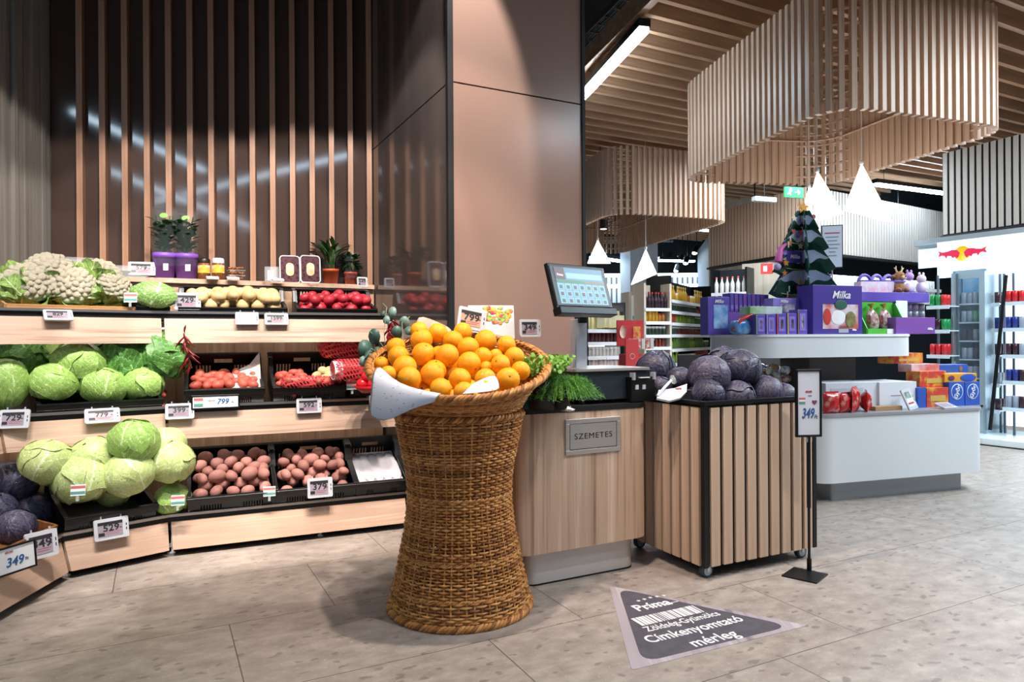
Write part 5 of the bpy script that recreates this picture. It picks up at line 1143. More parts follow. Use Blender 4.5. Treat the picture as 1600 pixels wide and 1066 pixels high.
# ------------------------------------------------------------------ rooms beyond
M_bk = mat('far_dark_wall', '22282e', '30363c', rough=.7, scale=2); M_pale = wood('pale_wood_wall', 'd8ccba', 'c6b8a4', 'e2d8c8', 'Z', .5)
def wallbox(name, p0, p1, z0, z1, mt, th=.08, lab=None, cat=None):
    p0, p1 = Vector((p0[0], p0[1], 0)), Vector((p1[0], p1[1], 0)); d = p1 - p0; m = MB(); m.box((d.length / 2, th / 2, (z0 + z1) / 2), (d.length, th, z1 - z0)); q = m.build(name, mt); q.location = p0; q.rotation_euler = (0, 0, math.atan2(d.y, d.x))
    if lab: tag(q, lab, cat)
    else: struct(q)
    return q
wallbox('wall_far', (-3.5, 19.5), (9, 19.5), 0, 4.3, M_bk)
wallbox('wall_right', (8.6, 19.5), (8.6, 5.0), 0, 4.3, M_bk)
wallbox('wall_alcove', at(1108, 500, 12.2), at(1290, 500, 11.4), 0, 4.2, M_pale)
wallbox('wall_alcove_right', at(1290, 500, 11.4), at(1560, 500, 12.5), 0, 4.2, mat('alcove_dark', '1b2126', rough=.6))
wallbox('wall_partition', at(1090, 420, 15.0), at(1112, 420, 12.3), 0, 3.0, mat('slate_blue_grey', '596470', rough=.6))
wallbox('column_grey', at(985, 450, 12.9), at(1028, 450, 13.05), 0, 4.25, mat('light_grey_plaster', 'aeb9c4', rough=.6), .45)
M_wslat = wood('white_slats', 'c4ccd4', 'a4adb6', 'd4dce4', 'Z'); M_glow = mat('strip_glow', 'e4f6ff', emit=4.5, ecol='dff4ff')
def pxY(px, Y): return at(px, 450, Y)
WF = fascia('white finely slatted fascia between two light strips at the back of the shop', pxY(900, 17.8), pxY(1098, 17.8), at(0, 462, 17.8).z - .3, at(1000, 432, 17.8).z, M_wslat, None, .13, .085, gap=mat('slat_gap_grey', '4a545c'))
for k, (py, lb) in enumerate(((430, 'upper'), (447, 'lower'))):
    a = at(905, py, 17.6); b_ = at(1096, py, 17.6); m = MB(); m.box(((a.x + b_.x) / 2, 17.65, at(1000, py, 17.6).z), (b_.x - a.x, .06, .09)); q = m.build('light_strip', M_glow); q.parent = WF; q.matrix_parent_inverse = (Matrix.Translation(WF.location) @ WF.rotation_euler.to_matrix().to_4x4()).inverted()
# services under the far ceiling
rr = random.Random(6)
for k in range(9):
    y = 12.5 + k * .6; z = rr.uniform(3.0, 4.0); x0 = rr.uniform(1.0, 2.2); m = MB(); m.tube([(x0, y, z), (x0 + rr.uniform(2.2, 3.4), y + rr.uniform(-.5, .5), z + rr.uniform(-.05, .1))], rr.choice((.03, .05, .11)), 10); q = m.build('ceiling_pipe', mat('duct_grey', '3c454c', rough=.5, metal=.3)); tag(q, 'dark service pipe among the others under the far ceiling behind the lampshades', 'pipe', 'service pipes under the far ceiling')
for k, (px, py, Y) in enumerate([(1071, 411, 13.5), (1056, 423, 15), (1063, 407, 14), (1045, 403, 16), (1085, 395, 13)]):
    t = empty('far_spotlight', 'small spotlight under the far dark ceiling', 'spotlight', at(px, py, Y), group='small spotlights under the far ceiling'); m = MB(); m.tube([(0, 0, 0), (.05, .02, .12)], .05, 12); m.build('spot_body', M_dark, t); m = MB(); m.ell((0, -.01, -.01), (.05, .04, .03), 12, 8); m.build('spot_lens', mat('far_lens', 'f4fbff', emit=(5)), t); m = MB(); m.tube([(.05, .02, .12), (.05, .02, .9)], .008, 5); m.build('spot_stem', M_dark, t)
tube_light(at(925, 408, 13), at(1020, 408, 14.5), 'linear light in the far dark ceiling left of the grey pillar', wd=.14); tube_light(at(1030, 407, 14.5), at(1084, 407, 14.7), 'linear light in the far dark ceiling right of the grey pillar', wd=.12)
# cable tray in the dark ceiling by the column
t = empty('cable_tray', 'grey cable tray full of cables in the open ceiling beside the brown column', 'cable tray', (0, 0, 0)); a = on(925, 60, 3.95); b_ = on(985, 2, 3.95); d = (b_ - a).normalized(); sd = Vector((d.y, -d.x, 0))
m = MB()
for s in (-.12, .12): m.bar(a - d * 6 + sd * s, b_ + d * 4 + sd * s, .012, .06)
for k in range(60): q = a - d * 5 + d * .16 * k; m.bar(q - sd * .12, q + sd * .12, .015, .012)
m.build('tray_ladder', mat('zinc', '6e7880', rough=.4, metal=.7), t); m = MB()
for k in range(7): m.tube([a - d * 5 + d * (j * .5) + sd * (-.09 + k * .03 + .01 * math.sin(j + k)) + Vector((0, 0, .02 + .012 * math.sin(j * 1.3 + k))) for j in range(20)], .012, 6)
m.build('cables', mat('cable_grey', '59636b', rough=.5), t)
# exit sign
t = empty('exit_sign', 'green running man exit sign hanging under the baffles left of the pendants', 'exit sign', M=frame(at(1240, 301, 8.6), .25)); W_ = .26; m = MB(); m.box((0, 0, 0), (W_, .03, .13)); m.build('sign_box', mat('exit_green', '1f7a4a', emit=.5), t)
fg = MB(); fg.ell((-.055, -.018, .04), (.012, .002, .012), 10, 6); fg.bar((-.058, -.018, .028), (-.07, -.018, -.005), .004, .02); fg.bar((-.07, -.018, -.005), (-.05, -.018, -.045), .004, .012); fg.bar((-.07, -.018, -.005), (-.095, -.018, -.03), .004, .012); fg.bar((-.06, -.018, .02), (-.035, -.018, .012), .004, .01); fg.build('running_figure', mat('exit_white', 'f2fff8', emit=.9), t)
m = MB(); m.bar((.01, -.018, 0), (.07, -.018, 0), .004, .014); m.bar((.075, -.018, 0), (.05, -.018, .028), .004, .012); m.bar((.075, -.018, 0), (.05, -.018, -.028), .004, .012); m.build('arrow', MATS['exit_white'], t); m = MB(); m.tube([(0, 0, .06), (0, 0, 1.2)], .004, 5); m.build('hanger', M_dark, t)

# ------------------------------------------------------------------ bottle shelving in the distance
BOT = {}
def bottle_mesh(kind):
    if kind in BOT: return BOT[kind]
    col, cap, sh = kind; m = MB(); p = {'b': [(0, 0), (.03, 0), (.032, .13), (.012, .18), (.012, .215)], 'j': [(0, 0), (.034, 0), (.036, .09), (.03, .10), (.03, .105)], 's': [(0, 0), (.024, 0), (.025, .10), (.010, .13), (.010, .15)], 'c': [(0, 0), (.03, 0), (.031, .115), (.026, .12), (0, .12)]}[sh]
    m.lathe(p, 8); top = p[-1][1]
    if sh != 'c': m.m = 1; m.lathe([(p[-1][0] + .003, top - .01), (p[-1][0] + .003, top + .018), (0, top + .018)], 8)
    m.m = 2; m.lathe([(p[1][0] + .0025, p[1][1] * .3), (p[1][0] + .0025, p[1][1] * .72)], 8)
    lab = cap if sh == 'c' else ('e4e0d4', 'c8a84a', 'b8483a', '5a8a4a', 'd8d2c0')[int(col, 16) % 5]
    BOT[kind] = proto_mesh(m, [mat('glass_' + col, col, rough=.2), mat('cap_' + cap, cap, rough=.35), mat('lab_' + lab, lab, rough=.5)], 'bottle'); return BOT[kind]
def shelf_run(label, p0, p1, zs, depth, mt_fr, kinds, glabel, gname, name='bottle', bm_=None, step=.075, back=True, hh=.30, catn='bottle', jx=.0, front=True):
    p0, p1 = Vector((p0[0], p0[1], 0)), Vector((p1[0], p1[1], 0)); d = p1 - p0; L_ = d.length; rz = math.atan2(d.y, d.x); t = empty('shelving', label, 'shelf', p0, rz)
    if back: m = MB(); m.box((L_ / 2, depth + .01, (zs[-1] + .35) / 2), (L_, .02, zs[-1] + .35)); m.build('back_panel', bm_ or M_bk, t); m = MB(); [m.box((x, depth / 2, (zs[-1] + .35) / 2), (.03, depth, zs[-1] + .35)) for x in (0,)]; m.build('side_panel', bm_ or M_dark, t); m = MB(); m.box((L_, depth / 2, (zs[-1] + .35) / 2), (.03, depth, zs[-1] + .35)); m.build('side_panel', bm_ or M_dark, t)
    r = random.Random(len(label)); MM_ = Matrix.Translation(p0) @ Matrix.Rotation(rz, 4, 'Z')
    for zi, z in enumerate(zs):
        m = MB(); m.box((L_ / 2, depth / 2, z - .012), (L_, depth, .02)); m.box((L_ / 2, -.005, z - .018), (L_, .012, .045)); m.build('shelf_board', mt_fr, t); x = .05; ks = kinds[zi % len(kinds)]; i = 0; cur = r.choice(ks)
        while x < L_ - .04:
            if i % r.choice((3, 4, 5)) == 0: cur = r.choice(ks)
            o = bpy.data.objects.new(name, bottle_mesh(cur)); C.objects.link(o); o.matrix_world = MM_ @ Matrix.Translation((x, .06 + r.uniform(0, .02), z)); tag(o, glabel, catn, gname); x += step * r.uniform(.94, 1.08); i += 1
    return t
K1 = [('3a2430', 'b02a30', 'b'), ('26304a', '2c4a9a', 'b'), ('7a3a24', 'c8a24a', 'b'), ('6a2030', 'a02028', 's')]; K2 = [('c8962e', 'd0b060', 'b'), ('a86a2c', 'a04030', 'j'), ('d8b44a', 'f0e8d8', 'j')]; K3 = [('2c3a30', 'e8e8e8', 'j'), ('6a2a24', 'd8d8d8', 'j'), ('8a3a2c', 'f0ece8', 's')]; K4 = [('5a7a34', 'b8c84a', 'b'), ('38582c', 'e8e4d8', 'j'), ('a8402c', 'c83a30', 'b'), ('88a03a', 'e0d860', 's')]
lg = M_whitep
zz = lambda py, Y: CH + (529 - py) / FP * Y
shelf_run('left bay of bottle shelving under the grey pillar', at(1008, 500, 9.6), at(1048, 500, 9.75), [zz(560, 9.6), zz(542, 9.6), zz(523, 9.6), zz(502, 9.6), zz(481, 9.6)], .35, lg, [K4, K3, K3, K2, K1], 'dark-capped bottle or jar on the distant left bay under the grey pillar', 'bottles on the left far bay', step=.055, bm_=M_pale)
shelf_run('right bay of bottle shelving running back towards the slate wall', at(1049, 500, 9.9), at(1112, 500, 12.0), [zz(565, 10.8), zz(544, 10.8), zz(523, 10.8), zz(506, 10.8), zz(489, 10.8), zz(473, 10.8)], .35, lg, [K4, K4, K3, K4, K3, K2, K1 + K4], 'small bottle or jar on the distant right bay beside the purple boxes', 'bottles on the right far bay', step=.10)
wallbox('partition_board', at(983, 500, 9.9), at(1006, 500, 9.95), 0, zz(455, 9.9), M_pale, .3, 'cream end board beside the left bay of bottles, with a small notice', 'end board')
q = MB(); a = at(994, 500, 9.86); q.box((a.x, 9.86, zz(483, 9.9)), (.14, .01, .40)); q = q.build('notice_card', mat('notice_pale', 'dfe8e2')); tag(q, 'thin pale notice on the cream end board', 'notice')
m = MB(); m.box((a.x - .02, 9.852, zz(496, 9.9)), (.06, .006, .05)); m.build('blue_mark', mat('notice_blue', '3a8ac0'), q)
# brightly lit chiller left of it, seen behind the scale post
t = shelf_run('bright white shelf bay with jars seen between the scale post and the red display', at(918, 500, 8.6), at(976, 500, 8.9), [zz(574, 8.7), zz(556, 8.7), zz(534, 8.7), zz(514, 8.7)], .4, lg, [[('c87a6a', 'e8e0d8', 'j'), ('e8d8d0', 'f4f0ec', 'j')], [('9a4a3a', 'e0e0e0', 'j'), ('d0c8c0', 'ffffff', 'j')], [('4a1820', '6a2028', 'b')], [('e8dca0', 'f0e8b0', 'b'), ('e0e0d0', 'b04040', 'b')]], 'small jar or bottle in the bright bay behind the scale post', 'jars in the bright bay', step=.06)
for ch in t.children:
    if ch.name.startswith('back_panel'): ch.data.materials[0] = mat('lit_chiller_back', 'f2f6f6', emit=1.6)
for k in range(5):
    q = MB(); q.box((0, 0, 0), (.10, .08, .16 + .05 * (k % 2))); q = q.build('yellow_box', mat('pale_yellow_box', 'e8dc98', 'f0ecd0', scale=12, rough=.5)); q.location = at(935 + k * 8, 0, 8.75).x, 8.75 + .02 * k, zz(514, 8.7) + .1 + (.03 if k % 2 else 0); tag(q, 'pale yellow carton on the top of the bright bay, one of a loose row', 'carton', 'pale yellow cartons')
# red promotional display
t = empty('red_display', 'red cardboard display with striped candy packs in front of the bottle bays', 'display stand', M=frame(at(992, 560, 8.0) * 1.0, .3)); t.matrix_world = frame((at(992, 560, 8.0).x, 8.0, 0), .3)
Mred = mat('display_red', 'd2383c', 'c22c34', rough=.45, scale=8); z_ = lambda py: CH + (529.5 - py) / FP * 8.0
m = MB(); m.box((0, .12, z_(520)), (.34, .02, .30)); m.build('header_board', Mred, t); m = MB(); m.box((.04, 0, (z_(557) + .03) / 2), (.36, .26, z_(557) + .03)); m.build('display_bin', Mred, t); m = MB(); m.box((-.11, -.14, z_(552)), (.16, .02, .33)); m.build('side_panel', mat('display_red_bright', 'e2484a', rough=.45), t)
m = MB(); m.lathe([(0, 0), (.055, 0), (.055, .003)], 20); q = m.build('round_picture', mat('display_cream', 'e8d0b8', 'd89a8a', scale=20), t); q.rotation_euler = (PI / 2, 0, 0); q.location = (-.10, .10, z_(518)); q.scale = (.8, 1.4, 1)
m = MB(); m.box((.08, .105, z_(522)), (.1, .006, .18)); m.build('header_picture', mat('display_yellow', 'e0b84a', 'd84a40', scale=22), t); m = MB(); m.tube([(-.11 + .03 * math.cos(a), -.152, z_(556) + .03 * math.sin(a)) for a in [k * PI / 8 for k in range(16)]], .004, 5, closed=True); m.build('round_logo', mat('logo_pale', 'f0b8b0'), t)
for k in range(6): m = MB(); m.box((-.1 + k * .055, -.06, z_(541) + .03), (.042, .06, .12)); q = m.build('candy_pack', mat('candy_%d' % (k % 2), ('d04a40', 'e0dcd0')[k % 2], 'e8e0d8', scale=40, rough=.3)); q.matrix_world = t.matrix_world @ Matrix.Translation((0, 0, 0)); tag(q, 'upright striped candy pack in the red cardboard display', 'candy pack', 'candy packs in the red display')

# ------------------------------------------------------------------ drinks kiosk at the right
KO = at(1471, 500, 7.75); KO = Vector((KO.x, KO.y, 0)); KA = math.radians(-62); kd = (Vector((at(1600, 350, 7.06).x, 7.06, 0)) - KO); KA = math.atan2(kd.y, kd.x)
k_t = empty('drinks_kiosk', 'white glowing drinks kiosk with a two-bull logo above a glass fridge', 'drinks kiosk', KO, KA); Ki = (Matrix.Translation(KO) @ Matrix.Rotation(KA, 4, 'Z')).inverted()
def kp(px, py, y):                    # kiosk plane at local depth y
    x_, z_ = ray(px, py); o_ = Ki @ Vector((0, 0, CH)); d_ = Ki.to_3x3() @ Vector((x_, 1, z_)); t_ = (y - o_.y) / d_.y; return o_ + d_ * t_
M_lit = mat('backlit_white', 'f4faff', emit=1.6, ecol='eef8ff'); M_litb = mat('backlit_blue_white', 'cfe8f8', emit=.9, ecol='bfe2f6'); M_silver = mat('silver_trim', 'a9b6bc', rough=.3, metal=.5)
a = kp(1450, 384, 0); tl, tr = kp(1462, 376, 0), kp(1598, 352, 0); zt_ = (tl.z + tr.z) / 2
m = MB(); P_ = [(-.38, .35), (-.33, .05), (-.1, -.04), (1.35, -.04), (1.45, .05), (1.5, .5), (-.3, .5)]; m.prism(P_, zt_ - .055, zt_); m.build('canopy_rim', M_silver, k_t)
m = MB(); m.box((.68, .03, zt_ - .25), (1.45, .04, .40)); m.build('backlit_header', M_lit, k_t); m = MB(); m.box((.68, .42, (zt_ - .1) / 2 + .08), (1.5, .03, zt_ - .2)); m.build('backlit_back', M_lit, k_t)
m = MB(); m.box((-.2, .16, zt_ - .20), (.26, .02, .22)); m.build('side_header', M_litb, k_t)
m = MB(); m.prism([(-.1, .5), (-.1, .05), (.1, -.25), (.6, -.42), (1.4, -.42), (1.5, .5)], 0, .07); m.build('kiosk_base', mat('kiosk_base_white', 'e8f2f4', rough=.2), k_t); m = MB(); m.prism([(-.11, .5), (-.11, .04), (.1, -.26), (.6, -.432), (1.41, -.432), (1.5, .5)], 0, .012); m.build('base_seal', M_dark, k_t)
# two-bull emblem
ec = kp(1503, 396, -.0); M_yel = mat('emblem_yellow', 'f2b41e', emit=.55); M_crim = mat('emblem_crimson', 'c81e46', emit=.4)
m = MB(); m.lathe([(0, 0), (.082, 0), (.082, .004)], 28); q = m.build('sun_disc', M_yel, k_t); q.rotation_euler = (PI / 2, 0, 0); q.location = (ec.x, .006, ec.z)
bull = [(.02, .01), (.055, .045), (.10, .05), (.15, .035), (.20, .03), (.235, .045), (.25, .065), (.243, .04), (.232, .02), (.25, -.02), (.225, -.012), (.205, -.005), (.18, -.012), (.16, -.045), (.15, -.015), (.11, -.02), (.095, -.045), (.08, -.035), (.07, -.03), (.05, -.05), (.035, -.035), (.03, -.02)]
for sx in (-1, 1):
    pl = [(sx * x, z) for x, z in bull]; pl = pl if sx > 0 else list(reversed(pl)); m = MB(); m.prism(pl, -.003, .003); q = m.build('bull_figure', M_crim, k_t); q.rotation_euler = (PI / 2, 0, 0); q.location = (ec.x, .0 - .003, ec.z)
# fridge
f0, f1 = kp(1488, 424, -.02), kp(1530, 640, -.02); ft = f0.z; fx0, fx1 = f0.x, kp(1541, 500, -.02).x; dpt = .38
fr_t = empty('glass_fridge', 'tall silver fridge with a glass door full of cans under the bull logo', 'fridge', KO, KA)
M_fr = mat('fridge_silver', 'a9c0cc', rough=.3, metal=.35)
m = MB()
for c, d in (((fx0 + .02, dpt / 2 - .02, ft / 2 + .05), (.04, dpt, ft - .1)), ((fx1 - .02, dpt / 2 - .02, ft / 2 + .05), (.04, dpt, ft - .1)), (((fx0 + fx1) / 2, dpt / 2 - .02, ft - .02), (fx1 - fx0, dpt, .05)), (((fx0 + fx1) / 2, dpt - .03, ft / 2), (fx1 - fx0, .02, ft - .1)), (((fx0 + fx1) / 2, dpt / 2 - .02, .2), (fx1 - fx0, dpt, .3))): m.box(c, d)
m.build('fridge_body', M_fr, fr_t, bevel=.006); m = MB(); m.box(((fx0 + fx1) / 2, dpt - .045, ft / 2 + .1), (fx1 - fx0 - .08, .01, ft - .35)); m.build('inner_lining', mat('fridge_inside', '2a3a44', rough=.4), fr_t)
m = MB(); w_ = fx1 - fx0; zc_ = (ft + .35) / 2; hh_ = ft - .40
for c, d in (((fx0 + .028, -.035, zc_), (.056, .025, hh_)), ((fx1 - .028, -.035, zc_), (.056, .025, hh_)), (((fx0 + fx1) / 2, -.035, ft - .06), (w_ - .11, .025, .07)), (((fx0 + fx1) / 2, -.035, .38), (w_ - .11, .025, .06))): m.box(c, d)
dr = m.build('door_frame', M_fr, fr_t); m = MB(); m.box(((fx0 + fx1) / 2, -.034, zc_), (w_ - .11, .006, hh_ - .1)); m.build('door_glass', mat('fridge_glass', 'a8c8dc', rough=.03, alpha=.08), dr); m = MB(); m.tube([(fx0 + .03, -.06, zc_ - .25), (fx0 + .03, -.06, zc_ + .25)], .008, 8); m.build('door_handle', M_chrome, dr)
m = MB(); m.box(((fx0 + fx1) / 2, .1, ft - .17), (w_ - .1, .01, .18)); m.build('inner_banner', mat('banner_blue', '5a9ac8', 'b8c8d8', scale=6, emit=.2), fr_t)
K_ = Matrix.Translation(KO) @ Matrix.Rotation(KA, 4, 'Z')
cans = {'g': proto_mesh(None, None, None) if False else None}
def can_run(x0, x1, y, z, kinds, lb, gp, step=.062, seed=1, base=K_):
    r = random.Random(seed); x = x0 + step / 2; i = 0
    while x < x1 - .02: o = bpy.data.objects.new('drink_can', bottle_mesh(kinds[(i // 2) % len(kinds)])); C.objects.link(o); o.matrix_world = base @ Matrix.Translation((x, y, z)); tag(o, lb, 'can', gp); x += step; i += 1
SILV = ('9aa4b4', '8a90a4', 'c'); REDC = ('c82a30', 'e04040', 'c'); GRNC = ('1e8a4a', '2aa05a', 'c'); DRKC = ('3a2430', '4a4a70', 'c'); BLUC = ('2a3a88', '8a9cc8', 'c')
for k in range(6):
    z = .46 + k * (ft - .82) / 5.0; m = MB(); m.box(((fx0 + fx1) / 2, .12, z - .01), (w_ - .08, .26, .015)); m.build('wire_shelf', mat('pale_shelf', 'b8ccd8', rough=.4), fr_t)
    can_run(fx0 + .06, fx1 - .05, .05, z, [[SILV, BLUC], [SILV], [SILV, DRKC], [DRKC, SILV], [SILV, ('5a9a5a', '8ac08a', 'c')], [SILV]][k], 'drink can standing behind the glass fridge door', 'cans in the fridge', .058, k)
# side racks
def rack(xa, xb, zs, kinds, lab, gl, gn, y=-.12, dp=.2, seed=0):
    t = empty('can_rack', lab, 'rack', KO, KA)
    for k, z in enumerate(zs):
        m = MB(); m.box(((xa + xb) / 2, y + dp / 2, z - .008), (xb - xa, dp, .012)); m.box(((xa + xb) / 2, y - .004, z - .016), (xb - xa, .008, .04)); m.build('rack_shelf', mat('rack_pale', 'cfe0e8', rough=.25), t)
        for row in range(2): can_run(xa + .01, xb - .005, y + .05 + row * .07, z, kinds[k % len(kinds)], gl, gn, .06, seed + k)
    m = MB(); m.bar((xa + .02, y + dp, zs[0] - .3), (xa + .02, y + dp, zs[-1] + .35), .02); m.bar((xb - .02, y + dp, zs[0] - .3), (xb - .02, y + dp, zs[-1] + .35), .02); m.build('rack_upright', mat('rack_dark', '54626c', rough=.4), t)
ra, rb = kp(1566, 500, -.12).x, kp(1640, 500, -.12).x; rz_ = [kp(1585, py, -.12).z for py in (638, 596, 555, 513, 472)]
rack(ra, rb, rz_, [[SILV, DRKC], [BLUC, DRKC], [DRKC, SILV], [BLUC, SILV], [REDC]], 'open drinks rack right of the fridge', 'drink can on the rack right of the fridge', 'cans right of the fridge')
rack(kp(1549, 500, .05).x, kp(1562, 500, .05).x, [kp(1555, py, .05).z for py in (641, 600, 555, 514, 474)], [[DRKC], [SILV], [DRKC], [BLUC], [DRKC]], 'narrow drinks rack between the fridge and the leaning dark rod', 'drink can on the narrow rack beside the fridge', 'cans on the narrow rack', y=.05, dp=.15, seed=7)
rack(kp(1448, 500, -.25).x, kp(1484, 500, -.25).x, [kp(1466, py, -.25).z for py in (598, 555, 516, 478)], [[GRNC, SILV], [REDC], [DRKC, GRNC], [GRNC, REDC]], 'drinks rack left of the fridge behind the purple boxes', 'red or green drink can on the rack left of the fridge', 'cans left of the fridge', y=-.25, seed=3)
a, b_ = kp(1572, 430, -.2), kp(1547, 672, -.3); t = MB(); t.tube([K_ @ b_, K_ @ a], .018, 8); q = t.build('leaning_rod', M_dark); tag(q, 'dark slanting rod in front of the narrow drinks rack', 'rod')
for s_, px, py, sz in (('II', 1552, 445, .12), ('P', 1553, 480, .12)): q = kp(px, py, .40); text(s_, sz, (q.x, .395, q.z), mat('lettering_grey', 'a8b4bc'), k_t, 'header_lettering')
# ------------------------------------------------------------------ white promotion island
IO = Vector((2.03, 4.75, 0)); IA = math.radians(17.5); IM = Matrix.Translation(IO) @ Matrix.Rotation(IA, 4, 'Z'); IMi = IM.inverted()
isl = empty('display_island', 'white two-tier promotion island with rounded corners and a grey plinth', 'display island', IO, IA)
def rr4(u0, u1, v0, v1, r): return rrect(u1 - u0, v1 - v0, r, 8, (u0 + u1) / 2, (v0 + v1) / 2)
ZU, ZLo = 1.125, .592
m = MB(); m.prism(rr4(-.1, 1.414, -.2, 1.3, .14), .135, .575, True); m.build('lower_body', M_white, isl)
m = MB(); m.prism(rr4(-.108, 1.422, -.208, 1.308, .146), .575, .592, True); m.build('lower_rim', mat('grey_rim', 'aaa9ad', rough=.35, metal=.4), isl)
m = MB(); m.prism(rr4(.09, 1.25, -.12, 1.2, .02), 0, .135, False); m.build('plinth', mat('plinth_grey', '9aa0a6', rough=.3, metal=.4), isl)
m = MB(); m.prism(rr4(-.48, 1.05, 0, .62, .26), .965, 1.108, True); m.build('upper_body', M_white, isl); m = MB(); m.prism(rr4(-.488, 1.058, -.008, .628, .268), 1.108, ZU, True); m.build('upper_rim', M_whitep, isl)
m = MB(); m.box((.45, .42, .78), (.42, .32, .38)); m.build('core', mat('core_brown', '4b4340', rough=.4), isl); m = MB(); m.box((.1, .93, .78), (1.1, .03, .38)); m.build('recess_panel', mat('recess_grey', '5a5658', rough=.4), isl)
def ip(px, py, v):
    x_, z_ = ray(px, py); o_ = IMi @ Vector((0, 0, CH)); d_ = IMi.to_3x3() @ Vector((x_, 1, z_)); t_ = (v - o_.y) / d_.y; return o_ + d_ * t_
M_pur = mat('milka_purple', '5d4aa6', '6a58b4', rough=.4, scale=6); M_purd = mat('deep_purple', '4a3a8e', rough=.4); M_lil = mat('lilac', '8f7ac8', rough=.4); M_purp = mat('purple_carton', '7d4fa0', rough=.45); M_bluebox = mat('blue_carton', '3558b0', rough=.4); M_redbox = mat('red_carton', 'c8453a', 'd89a3e', rough=.4, scale=14, lo=.45, hi=.6); M_pinkp = mat('red_print', 'd0353c', 'e8dcd0', scale=30, rough=.3)
def ibox(name, label, cat, px0, px1, pyt, v, dp, mt, zb=ZU, group=None, decos=(), pyb=None, rz=0):
    a, b_ = ip(px0, pyt, v), ip(px1, pyt, v); zt_ = ip((px0 + px1) / 2, pyt, v).z
    if pyb is not None: zb = ip((px0 + px1) / 2, pyb, v).z
    w_, h_ = b_.x - a.x, zt_ - zb; t = empty(name, label, cat, M=IM @ Matrix.Translation(((a.x + b_.x) / 2, v + dp / 2, zb)) @ Matrix.Rotation(rz, 4, 'Z'), group=group)
    m = MB(); m.box((0, 0, h_ / 2), (w_, dp, h_)); m.build('carton', mt, t, bevel=.002)
    for d in decos:                  # (kind, fx, fz, fw, fh, material/text)
        if d[0] == 'r': m = MB(); m.box((d[1] * w_ / 2, -dp / 2 - .0015, h_ * d[2]), (w_ * d[3], .002, h_ * d[4])); m.build('printed_panel', d[5], t)
        if d[0] == 'e': m = MB(); m.ell((0, -decos.index(d) * .0008, 0), (w_ * d[3] / 2, .0015, h_ * d[4] / 2), 16, 8); q = m.build('printed_oval', d[5], t); q.location = (d[1] * w_ / 2, -dp / 2 - .002, h_ * d[2])
        if d[0] == 't': text(d[5], d[3], (d[1] * w_ / 2, -dp / 2 - .0035, h_ * d[2]), d[4], t, 'printed_name', **(d[6] if len(d) > 6 else {}))
    return t
WI = M_whiteink; snow = mat('print_snow', 'a9c8e8', '3f7ac0', scale=14, rough=.4); santa = mat('print_santa', 'd8b8b0', 'c84a44', scale=10, rough=.4)
mil = dict(shear=.3, bold=.0008)
ibox('chocolate_box', 'big purple chocolate box with blue snowy print at the left end of the island', 'chocolate box', 1106, 1140, 464, .40, .10, M_pur, decos=[('r', .15, .48, .65, .62, snow), ('t', 0, .88, .035, WI, 'Milka', mil)])
for k in range(9):
    ibox('chocolate_bar', 'upright purple chocolate bar in the long row behind the blue bag', 'chocolate bar', 1141 + k * 6.8, 1146.5 + k * 6.8, 458 + k * .3, .44, .10, M_purp if k % 2 else M_pur, pyb=487, group='upright chocolate bars', decos=[('r', 0, .25, .8, .22, M_lil)])
ibox('bar_tray', 'plain magenta purple tray carrying the upright chocolate bars', 'tray', 1140, 1203, 488, .42, .16, M_purp, decos=[('r', .3, .5, .3, .4, M_pur)])
t = empty('gift_bag', 'glossy blue and red gift bag leaning at the front of the purple tray', 'gift bag', M=IM @ Matrix.Translation((ip(1160, 510, .1).x, .12, ZU))); m = MB(); m.ell((0, 0, .05), (.085, .05, .055), 16, 10, lambda d: (abs(d.x) ** 4 + abs(d.y) ** 4 + abs(d.z) ** 4) ** (-1 / 4) * .9); m.build('bag_body', mat('bag_blue', '2f7ac0', '86b8e0', scale=18, rough=.25), t); m = MB(); m.tube([(-.075, -.02, .03), (-.02, -.035, .105), (.075, -.02, .135)], [.010, .016, .012], 8); m.build('red_ribbon', mat('ribbon_red', 'c03a30', rough=.3), t)
for k, (c2, lb) in enumerate((('6a9a8a', 'green-edged'), ('8a8ac0', 'grey lilac'), ('c04a50', 'red-edged'), ('c8a86a', 'gold-edged'), ('8f6a50', 'brown-edged and taller'))):
    ibox('pocket_box', '%s small lilac chocolate box at the island front edge' % lb, 'chocolate box', 1181 + k * 16.3, 1196 + k * 16.3, 492 - k * .8 if k < 4 else 484, .03, .09, M_pur, decos=[('r', .0, .5, .6, .7, M_lil), ('r', -.85, .5, .12, .96, mat('edge_' + c2, c2)), ('r', .1, .5, .3, .45, mat('print_dark_' + c2, '3c4668', 'c8c0d8', scale=30))])
ibox('flat_box', 'green and white flat chocolate box lying on the lilac boxes', 'chocolate box', 1172, 1222, 479, .14, .12, mat('print_green_white', '8ab86a', 'd8e0d8', scale=10, rough=.4), pyb=491)
ibox('chocolate_box', 'lavender box with a white landscape print below the paper tree', 'chocolate box', 1208, 1245, 466, .20, .1, M_lil, pyb=490, decos=[('r', .2, .35, .6, .5, mat('print_town', '5a4a7a', 'e8dce8', scale=18)), ('t', -.1, .78, .03, WI, 'Milka', mil)])
ibox('chocolate_box', 'plain purple box between the landscape box and the large display box', 'chocolate box', 1246, 1268, 466, .19, .1, M_pur, pyb=490)
